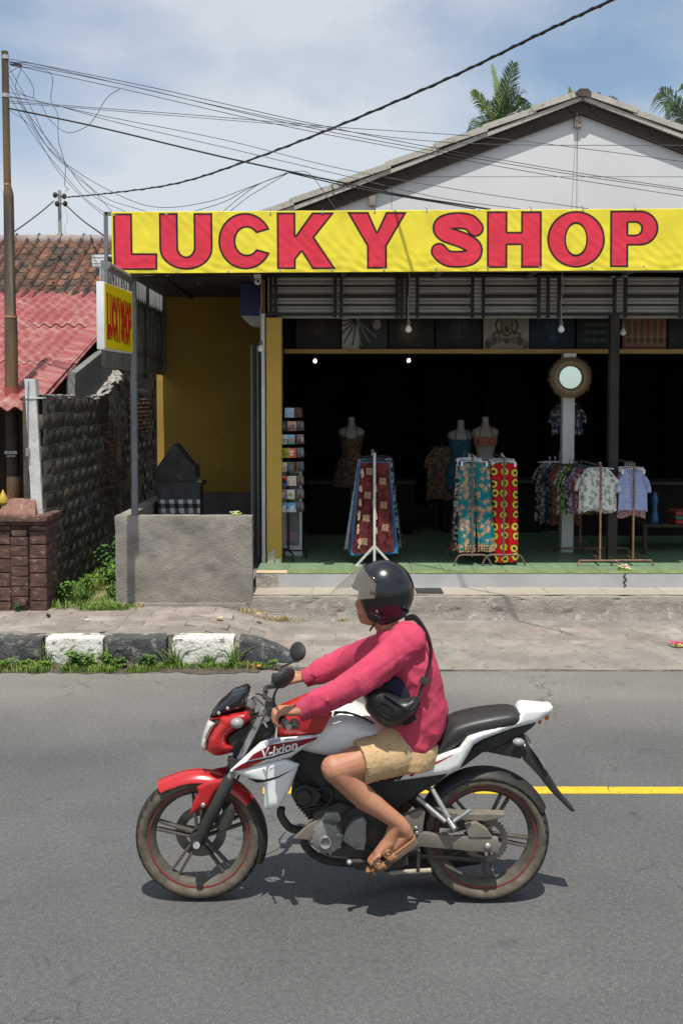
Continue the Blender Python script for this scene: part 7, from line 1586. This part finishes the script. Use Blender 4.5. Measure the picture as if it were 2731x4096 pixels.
organic('sweatshirt', sw_, m_sweat, per, .0055, 5, disp=fold)
# shorts
sh_ = MB(); loftz(sh_, [(1655, 2950, .128, .182), (1650, 2990, .132, .190), (1648, 3030, .125, .185)])
for L in (legN, legF):
    hip, kn = L[0], L[1]; e = hip.lerp(kn, .70); sh_.limb([hip, hip.lerp(kn, .35)], [.112, .104], 18); ax = (kn - hip).normalized()
    sh_.tube([hip.lerp(kn, .2), hip.lerp(kn, .45), hip.lerp(kn, .62), e], [.108, .099, .099, .100], 20)
    s1 = ax.cross(Vector((0, 0, 1))).normalized(); u1 = s1.cross(ax)
    for i in range(5):
        p = hip.lerp(kn, .15 + .11 * i); pts = [p + s1 * cos(t) * .102 + u1 * sin(t) * .102 + ax * .03 * sin(2 * t) for t in [3.4 + .3 * i + k * .3 for k in range(7)]]; sh_.limb(pts, [.002, .003, .005, .006, .005, .003, .002], 8)
organic('shorts', sh_, m_short, per, .006, 4, disp=lambda c: .003 * (.25 - abs(noise.noise(Vector((c.x * 6 - c.z * 7, c.y * 6, c.z * 5 + c.x * 9))))))
# sandals
for s, L in ((-1, legN), (1, legF)):
    fx = L[4]; sd = thing('sandal', None, None, (0, 0, 0)); sd.parent = per; sd.location = (0, 0, 0)
    a, b, c = fx(1648, 3345), fx(1560, 3405), fx(1462, 3478); ax = (c - a).normalized(); nrm = Vector((0, 1, 0)).cross(ax); nrm = -nrm if nrm.z < 0 else nrm
    outl = [(-.0, .026), (.03, .034), (.12, .036), (.20, .046), (.245, .042), (.275, .022), (.28, 0)]; L_ = (c - a).length; sc_ = L_ / .268
    ring = [(t * sc_ - .008, w) for t, w in outl] + [(t * sc_ - .008, -w) for t, w in outl[::-1][1:]]
    base = a + nrm * -.012
    MB().prism([base + ax * t + Vector((0, w, 0)) for t, w in ring], nrm * -.026).build('sole', m_sole, sd, bevel=.007, smooth=40)
    MB().prism([base + ax * t + Vector((0, w * .97, 0)) + nrm * .001 for t, w in ring], nrm * .007).build('footbed', m_sand, sd, bevel=.002)
    for (f0, hgt, wd) in ((.46, .062, .042), (.70, .046, .040)):
        mb = MB(); p = base + ax * (L_ * f0)
        mb.grid(lambda u, v: p + ax * ((v - .5) * wd + .012 * sin(pi * u)) + Vector((0, -.052 * cos(pi * u), 0)) + nrm * (hgt * sin(pi * u) ** .7 - .01), 20, 3); o = mb.build('strap', m_sand, sd, smooth=60); md = o.modifiers.new('t', 'SOLIDIFY'); md.thickness = .005; md.offset = 1
        bc = p + Vector((0, -.048, 0)) + nrm * (hgt * .62) if s < 0 else p + Vector((0, .048, 0)) + nrm * (hgt * .62)
        MB().tube([bc + ax * x + nrm * z + Vector((0, s * .004, 0)) for x, z in ((-.012, -.014), (.012, -.014), (.012, .014), (-.012, .014), (-.012, -.014))], .0026, 6).build('buckle', m_dusty, sd)
# helmet
hel = thing('helmet', None, None, (0, 0, 0)); hel.parent = per
HC_ = R(1533, 2366, 0)
def hel_pt(ph, th, k=1.0, kz=1.0):                           # ph: 0 = front (-x)
    rx = .143 if cos(ph) < 0 else .142; d = Vector((-cos(ph) * sin(th) * rx, sin(ph) * sin(th) * .128, cos(th) * .146)); return HC_ + d * k
def thmax(ph):
    a = abs((ph + pi) % (2 * pi) - pi); f_ = min(max((a - radians(36)) / radians(22), 0), 1); f_ = f_ * f_ * (3 - 2 * f_); g = min(max((a - radians(100)) / radians(60), 0), 1)
    return radians(80) + radians(68) * f_ - radians(20) * g
mb = MB(); mb.grid(lambda u, v: hel_pt(2 * pi * u, .02 + (thmax(2 * pi * u) - .02) * v), 96, 40, cu=True)
o = mb.build('shell', m_helm, hel, smooth=80); md = o.modifiers.new('t', 'SOLIDIFY'); md.thickness = .022; md.offset = -1
mb = MB(); pts = [hel_pt(2 * pi * k / 96, thmax(2 * pi * k / 96), .985) for k in range(97)]; mb.tube(pts, .009, 8); mb.build('edge_trim', m_blk_m, hel, smooth=60)
pad = MB(); pad.ell(R(1500, 2440, -.075), (.045, .02, .06), 14); pad.ell(R(1500, 2440, .075), (.045, .02, .06), 14); pad.ell(R(1552, 2438, 0), (.094, .098, .055), 16); pad.ell(R(1535, 2470, 0), (.06, .065, .045), 16); organic('lining', pad, m_blk_m, hel, .006, 4)
def vis(u, v):
    ph = radians(-74 + 148 * u); f_ = cos(ph) ** 1.2 if cos(ph) > 0 else 0; fs_ = max(f_, 0) ** .55; th = radians(66 * fs_ + 86 * (1 - fs_)) + radians(56) * (v - .5) * (.10 + .90 * fs_); k = 1.03 + (.06 + .66 * v) * f_ * (.25 + .75 * v)
    p = hel_pt(ph, th, 1.0); q = HC_ + (p - HC_) * k; q.z = p.z + .012 * f_ * (1 - v); return q
m_vis = mat('smoked_visor', (.24, .22, .18), rough=.08, alpha=.36, spec=.5)
o = MB().grid(vis, 60, 24).build('visor', m_vis, hel, smooth=80)
o = MB(); o.tube([vis(.5 + .5 * cos(t) * .999, .002) for t in [pi * k / 50 for k in range(51)]], .006, 6); o.build('visor_rim', m_blk_g, hel, smooth=60)
for s in (-1, 1): MB().lathe([(.001, -.012), (.014, -.012), (.022, -.006), (.024, .006), (.001, .006)], R(1490, 2380, s * .128) if s < 0 else Vector((R(1490, 2380, -.128).x, BK + .128, R(1490, 2380, -.128).z)), 'y', 20).build('visor_pivot', m_blk_m, hel, smooth=40)
MB().tube(spline([R(1512, 2440, -.098), R(1500, 2490, -.07), R(1482, 2516, -.02), R(1482, 2516, .02), R(1500, 2490, .07), R(1512, 2440, .098)], 6), .009, 8, sq=.4).build('chin_strap', m_blk_m, hel, smooth=60); MB().ell(R(1507, 2445, -.108), (.007, .004, .007), 10).build('snap', mat('brass', (.6, .4, .2), rough=.3, metal=.8), hel)
# crossbody bag
bag = thing('crossbody_bag', 'black leather crossbody bag slung at the rider side', 'bag', tuple(R(1560, 2915, -.25)))
bpoly = [c1(*q) for q in [(785, 1010), (830, 965), (900, 950), (980, 985), (1060, 1040), (1150, 1010), (1188, 1060), (1150, 1150), (1050, 1225), (950, 1240), (870, 1190), (800, 1110)]]
mb = MB(); pillow(mb, rounded(bpoly, 18, 5), lambda x, y, o: bp(x, y, -.215 - o), 8, .075, 55, .03); o = mb.build('pouch', m_leath, bag, smooth=80)
nv_ = [c1(*q) for q in [(800, 985), (930, 925), (1000, 872), (1080, 890), (1150, 960), (1185, 1070), (1200, 1215), (1080, 1235), (980, 1150), (900, 1050)]]
mb = MB(); pillow(mb, rounded(nv_, 16, 5), lambda x, y, o: bp(x, y, -.185 - o), 9, .03, 40, .02); mb.build('navy_flap', m_navy, bag, smooth=80)
for pts in ([(935, 1005), (985, 1040), (1050, 1085), (1100, 1110)], [(870, 1090), (920, 1140), (965, 1165)], [(905, 1055), (960, 1075), (1000, 1110)]):
    MB().tube(spline([bp(*c1(*q), -.288) for q in pts], 5), .0075, 8, sq=.5).build('piping', m_blk_g, bag, smooth=60)
strap = [(1110, 1110, -.27), (1165, 1050, -.262), (1195, 960, -.235), (1228, 870, -.225), (1255, 770, -.205), (1258, 690, -.178), (1235, 600, -.13), (1190, 520, -.06), (1140, 470, .02), (1080, 480, .1)]
mb = MB(); sp_ = spline([bp(*c1(a, b), d) for a, b, d in strap], 8); mb.tube(sp_, .015, 10, sq=.3, side=(1, .2, 0)); mb.build('strap', m_leath, bag, smooth=60)
mb = MB(); mb.bar(bp(*c1(1205, 935), -.243), bp(*c1(1222, 890), -.238), .04, .014, up=(0, 1, 0)); mb.build('strap_slider', m_blk_m, bag, bevel=.003)
# ================================================================== PLANTS
m_leaf_a = mat('weed_leaf', (.10, .20, .03), (.16, .27, .05), sc=14, rough=.55, spec=.3, rnd=.15)
m_leaf_b = mat('weed_leaf_dark', (.045, .11, .025), (.08, .17, .035), sc=12, rough=.5, spec=.3, rnd=.15)
m_grass = mat('short_grass', (.12, .21, .03), (.19, .27, .055), sc=9, rough=.7, c3=(.34, .27, .10), sc3=5, lo3=.60, hi3=.72)
m_dry = mat('dry_grass', (.42, .30, .12), (.50, .40, .18), sc=12, rough=.9)
def blades(name, label, spots, mt, seed, h=(.03, .09), n=1, w=.004, spread=.02, lean=.5):
    q = random.Random(seed); vs = []; fs = []
    for (x, y, z) in spots:
        for _ in range(n):
            a = q.uniform(0, 6.3); L = q.uniform(*h); bx_, by_ = x + q.gauss(0, spread), y + q.gauss(0, spread * .6); d = Vector((cos(a), sin(a) * .8, 0)); s_ = Vector((-sin(a), cos(a), 0)) * w * q.uniform(.6, 1.2); ln = q.uniform(.1, lean) * L
            p0 = Vector((bx_, by_, z)); p1 = p0 + Vector((0, 0, L * .6)) + d * ln * .4; p2 = p0 + Vector((0, 0, L * q.uniform(.75, 1))) + d * ln * 1.3; i = len(vs)
            vs += [p0 - s_, p0 + s_, p1 + s_ * .8, p1 - s_ * .8, p2]; fs += [(i, i + 1, i + 2, i + 3), (i + 3, i + 2, i + 4)]
    me = bpy.data.meshes.new(name); me.from_pydata([tuple(v) for v in vs], [], fs); o = link(name, me, mt, None, base_origin(vs)); return tag(o, label, 'grass', kind='stuff')
q = random.Random(33); sp_k = []
kzx = lambda px: P(px, 2650, 8.5).x
for i in range(1500):
    px = q.uniform(-60, 1060); dens_ = .38 + .95 * noise.noise(Vector((px * .011, 2, 0))) + .3 * noise.noise(Vector((px * .05, 5, 0))); dens_ *= 1 if px < 640 else .55
    if q.random() > dens_: continue
    x = kzx(px); y = q.uniform(8.40, KY - .02) if px < 640 else q.gauss(8.56, .035); sp_k.append((x, min(y, KY - .005), .006))
blades('kerb_grass', 'low green grass and weeds along the foot of the kerb', sp_k, m_grass, 1, (.02, .075), 7, .0045, .018, .7)
sp_l = [(q.uniform(-2.95, -2.25), q.uniform(9.8, 12.6), .235) for _ in range(900)]
sp_l = [s for s in sp_l if not (-2.72 + (s[1] - 9.9) * .06 < s[0] < -2.42 + .1 * sin(s[1] * 3) and s[1] > 10.05 and q.random() < .93)]
blades('lane_grass', 'green grass growing along both sides of the sandy lane', sp_l, m_grass, 2, (.03, .13), 7, .005, .035, .8)
blades('wall_foot_grass', 'tuft of green grass at the corner of the low wall', [(q.gauss(-2.32, .12), q.uniform(9.72, 9.92), .25) for _ in range(170)], m_grass, 3, (.02, .07), 8, .004, .02, .9)
blades('dry_grass', 'dry straw-coloured grass tufts at the foot of wall and steps', [(q.gauss(P(x, 2440, 9.9).x, .10), q.gauss(9.92, .02), pav_h(P(x, 2440, 9.9).x, 9.9)) for x in (1080, 1110, 1140, 960, 1000, 540, 380, 340) for _ in range(12)] + [(q.gauss(P(1370, 2480, 9.93).x, .02), 9.92, .1) for _ in range(10)], m_dry, 4, (.015, .07), 6, .003, .02, 1.3)
def tuft(x, y, z, label, n, h, mt=m_grass, seed=0, w=.005):
    o = blades('grass_tuft', label, [(x, y, z)] * n, mt, seed, h, 1, w, .02, 1.2); o['kind'] = ''; del o['kind']; o['category'] = 'grass'; o['group'] = 'grass tufts'; return o
tuft(-2.60, 10.02, .24, 'spiky dark grass tuft on the sandy lane', 130, (.10, .24), m_leaf_b, 5)
for px, lab in ((690, 'long-bladed grass tuft at the left end of the second white kerb stone'), (830, 'thin grass tuft in front of the second white kerb stone'), (930, 'upright weed tuft right of the second white kerb stone'), (175, 'weed tuft between the leftmost dark and white kerb stones'), (415, 'weed tuft right of the first white kerb stone')):
    tuft(kzx(px), KY - .03 if px in (690, 930, 830) else KY + .005, .02, lab, 46, (.10, .24) if px != 830 else (.06, .15), m_grass, px)
def leafy(x, y, z, label, n, h, spread, ls, mt, seed, cat='plant', group='weeds', stems=5):
    q = random.Random(seed); t = thing('weed_plant', label, cat, (x, y, z), group); st = MB(); lf = MB(); tops = []
    for i in range(stems):
        a = q.uniform(0, 6.3); d = q.uniform(.1, 1) * spread; L = h * q.uniform(.55, 1.05); p0 = Vector((x + q.gauss(0, .012), y + q.gauss(0, .012), z)); p2 = p0 + Vector((cos(a) * d, sin(a) * d * .7, L)); p1 = p0.lerp(p2, .5) + Vector((0, 0, L * .12)); s = spline([p0, p1, p2], 5); st.tube(s, [.0035 * (1 - .06 * k) for k in range(len(s))], 5)
        for k in range(n):
            f_ = q.uniform(.3, 1.0); p = s[min(int(f_ * (len(s) - 1)), len(s) - 1)]; b = q.uniform(0, 6.3); L2 = ls * q.uniform(.6, 1.15); dr_ = Vector((cos(b), sin(b), q.uniform(-.15, .5))).normalized(); sd = dr_.cross(Vector((0, 0, 1))).normalized() * L2 * .32; up_ = sd.cross(dr_).normalized() * L2 * .12
            if up_.z < 0: up_ = -up_
            i0 = p; m1 = p + dr_ * L2 * .35; m2 = p + dr_ * L2 * .7; e = p + dr_ * L2 - Vector((0, 0, L2 * .2))
            lf.add([i0, m1 - sd + up_, m1, m1 + sd + up_, m2 - sd * .75 + up_ * .7, m2, m2 + sd * .75 + up_ * .7, e], [(0, 2, 1), (0, 3, 2), (1, 2, 5, 4), (2, 3, 6, 5), (4, 5, 7), (5, 6, 7)])
    st.build('stem', m_leaf_b, t); lf.build('foliage', mt, t, smooth=60); return t
lw_ = [(300, 2690, .17, .10, .05, m_leaf_a, 16, 'broad-leaved vine over the first white kerb stone'), (350, 2700, .13, .10, .045, m_leaf_a, 14, 'light green weed before the first white kerb stone'), (425, 2700, .15, .05, .04, m_leaf_a, 9, 'upright leafy weed right of the first white kerb stone'), (470, 2700, .10, .06, .045, m_leaf_a, 9, 'small round-leaved weed before the middle dark kerb stone'), (590, 2695, .12, .08, .05, m_leaf_b, 16, 'dense dark green weed before the middle dark kerb stone'), (80, 2700, .07, .10, .03, m_leaf_a, 14, 'low creeping weed before the leftmost dark kerb stone'), (180, 2705, .07, .10, .03, m_leaf_a, 14, 'low creeping weed left of the first white kerb stone'), (20, 2705, .08, .08, .03, m_leaf_a, 12, 'creeping weed at the left picture edge by the kerb'), (930, 2680, .10, .04, .03, m_leaf_a, 8, 'small weed at the right end of the second white kerb stone'), (1090, 2670, .07, .05, .03, m_leaf_a, 8, 'small weed at the sloping end of the kerb')]
for i, (px, py, h, sp_, ls, mt, st_, lab) in enumerate(lw_): leafy(kzx(px), 8.53, .008, lab, 9, h, sp_, ls, mt, 50 + i, stems=st_)
ll = [(-2.50, 11.3, .50, .22, .085, m_leaf_b, 9, 'tall leafy plant against the back of the low wall'), (-2.36, 10.7, .40, .2, .08, m_leaf_a, 10, 'bushy plant hanging over the lane by the low wall'), (-2.75, 11.5, .42, .10, .09, m_leaf_b, 5, 'single tall large-leaved weed by the block wall'), (-2.88, 10.35, .20, .12, .05, m_leaf_b, 14, 'bushy dark weed at the foot of the block wall'), (-2.80, 10.05, .28, .12, .055, m_leaf_a, 14, 'bright leafy weed at the foot of the block wall nearest the street'), (-2.55, 10.95, .25, .18, .06, m_leaf_a, 14, 'light green weed halfway down the lane'), (-2.34, 10.25, .22, .1, .05, m_leaf_a, 9, 'small weed by the left edge of the low wall'), (-2.6, 12.2, .45, .25, .08, m_leaf_b, 12, 'dark shrub at the far end of the lane'), (-2.75, 10.7, .2, .14, .05, m_leaf_a, 14, 'low weed in the middle of the lane')]
for i, (x, y, h, sp_, ls, mt, st_, lab) in enumerate(ll): leafy(x, y, .235, lab, 10, h, sp_, ls, mt, 90 + i, stems=st_)
p = G(88, 2440, .25); leafy(p.x, 9.66, .25, 'tiny seedling at the foot of the red pillar', 3, .09, .03, .05, m_leaf_b, 120, stems=3); p = G(10, 2430, .25); leafy(p.x, 9.64, .25, 'small weed left of the red pillar foot', 4, .09, .05, .05, m_leaf_b, 121, stems=5)
# fallen leaves
def fallen(px, py, z, s, label, c, seed):
    p = G(px, py, z); q = random.Random(seed); mb = MB(); a = q.uniform(0, 6.3)
    mb.grid(lambda u, v: p + Vector(((cos(a) * (u - .5) * 2 - sin(a) * (v - .5) * sin(pi * u)) * s, (sin(a) * (u - .5) * 2 + cos(a) * (v - .5) * sin(pi * u)) * s, .006 + s * .5 * ((u - .5) ** 2 + (v - .5) ** 2 * 2))), 8, 4)
    o = mb.build('fallen_leaf', mat('fallen_leaf_%d' % seed, c, rough=.85), smooth=60); md = o.modifiers.new('t', 'SOLIDIFY'); md.thickness = .0015; tag(o, label, 'leaf', 'fallen leaves')
fallen(880, 2478, .255, .05, 'pale dry leaf on the pavers before the low wall', (.55, .45, .28), 1); fallen(350, 2484, .26, .03, 'small white petal-like leaf on the pavers at left', (.7, .66, .5), 2); fallen(355, 2660, .03, .05, 'brown dead leaf under the first white kerb stone weeds', (.24, .12, .04), 3); fallen(1036, 2670, .02, .04, 'orange leaf by the sloping kerb end', (.5, .22, .04), 4); fallen(410, 2536, .256, .035, 'dark curled leaf on the pavement edge', (.03, .025, .02), 5); fallen(1035, 2462, .22, .05, 'straw-coloured leaf at the step corner', (.5, .38, .18), 6); fallen(195, 2468, .26, .05, 'black scrap lying at the mouth of the lane', (.015, .015, .015), 7)
# palms
m_palm = mat('palm_leaf', (.035, .075, .02), (.06, .115, .03), sc=3, rough=.45, spec=.5); m_palmy = mat('young_palm_leaf', (.13, .19, .035), (.19, .25, .06), sc=3, rough=.5); m_trunk = mat('palm_trunk', (.16, .13, .10), (.24, .20, .16), sc=5, rough=.95, bump=.6, bsc=12, bdist=.04)
def frond(t, pts, n, ll_, mt, seed, side=(0, 1, 0), droop=.3):
    q = random.Random(seed); s = spline(pts, max(4, n // (len(pts) - 1))); mb = MB(); K = len(s); mb.tube(s, [.03 * (1 - .85 * i / K) + .004 for i in range(K)], 5)
    for i in range(2, K):
        f_ = i / K; d = (s[min(i + 1, K - 1)] - s[i - 1]).normalized(); sv = d.cross(Vector(side)); sv = sv.normalized() if sv.length > .01 else Vector((1, 0, 0)); L = .82 * ll_ * (sin(pi * min(f_ * .9 + .1, 1)) ** .6 + .12) * q.uniform(.85, 1.1)
        for sg in (-1, 1):
            o_ = Vector(side) * q.uniform(-.35, .35); dr_ = (d * q.uniform(.6, .9) + sv * sg * .75 + o_).normalized(); w = d.cross(dr_).cross(dr_).normalized() * .014; p0 = s[i]; p1 = p0 + dr_ * L * .55; p2 = p0 + dr_ * L - Vector((0, 0, droop * L))
            mb.add([p0 - w * .5, p0 + w * .5, p1 + w, p1 - w, p2], [(0, 1, 2, 3), (3, 2, 4)])
    mb.build('frond', mt, t)
def palm(label, Y, crown, fr, tr=None):
    c = P(*crown, Y); t = thing('palm_tree', label, 'palm tree', (c.x, Y, 0), 'palms behind the shop'); MB().tube([(c.x + .3, Y + .2, 0), (c.x + .1, Y + .1, c.z * .5), (c.x, Y, c.z)], [.2, .15, .12], 12).build('trunk', m_trunk, t, smooth=60)
    for i, (pts, mt, ll_, dr_) in enumerate(fr): frond(t, [P(a, b, Y + d) for a, b, d in pts], 44, ll_, mt, i + int(Y), droop=dr_)
palm('coconut palm crown rising behind the left roof slope', 24, (1985, 520), [
    ([(1990, 520, 0), (2000, 440, -.2), (2030, 340, -.4), (2052, 255, -.5)], m_palm, .42, .05), ([(1985, 520, 0), (1995, 430, .1), (1985, 340, .2), (1968, 262, .3)], m_palmy, .16, .0),
    ([(1985, 520, 0), (1960, 460, -.3), (1920, 400, -.5), (1890, 365, -.6)], m_palmy, .28, .25), ([(1990, 520, 0), (2030, 440, -.3), (2065, 390, -.6), (2080, 380, -.8)], m_palm, .55, .5),
    ([(1985, 525, 0), (1945, 490, -.3), (1910, 500, -.5), (1885, 540, -.6)], m_palm, .40, .4), ([(1995, 525, 0), (2040, 470, .1), (2085, 430, .2), (2110, 440, .2)], m_palm, .45, .45),
    ([(1990, 525, 0), (1980, 450, .3), (1960, 420, .5), (1935, 420, .7)], m_palm, .4, .3), ([(1992, 525, 0), (2015, 450, .3), (2010, 380, .4), (2020, 320, .5)], m_palm, .4, .15), ([(1990, 530, 0), (2030, 490, -.5), (2080, 480, -.9), (2100, 520, -1)], m_palm, .4, .4)])
palm('coconut palm fronds at the right picture edge behind the roof', 26, (2760, 520), [
    ([(2760, 520, 0), (2720, 440, 0), (2670, 390, 0), (2640, 370, 0)], m_palm, .6, .5), ([(2760, 520, 0), (2730, 460, -.4), (2700, 420, -.6), (2660, 425, -.8)], m_palm, .55, .6), ([(2760, 525, 0), (2720, 480, -.4), (2680, 500, -.6), (2650, 540, -.7)], m_palm, .5, .5), ([(2765, 520, 0), (2780, 440, 0), (2770, 360, 0), (2740, 330, 0)], m_palm, .5, .4), ([(2765, 520, 0), (2800, 440, 0), (2840, 400, 0), (2890, 400, 0)], m_palm, .5, .4)])
palm('palm tips just showing behind the roof ridge', 27, (2350, 520), [
    ([(2345, 520, 0), (2320, 460, 0), (2290, 400, 0), (2275, 350, 0)], m_palmy, .14, 0), ([(2350, 520, 0), (2390, 460, 0), (2430, 410, 0), (2455, 405, 0)], m_palm, .35, .3), ([(2340, 520, 0), (2300, 440, 0), (2270, 400, 0), (2255, 400, 0)], m_palmy, .3, .2), ([(2350, 520, 0), (2370, 440, 0), (2385, 400, 0), (2400, 385, 0)], m_palm, .3, .2)])
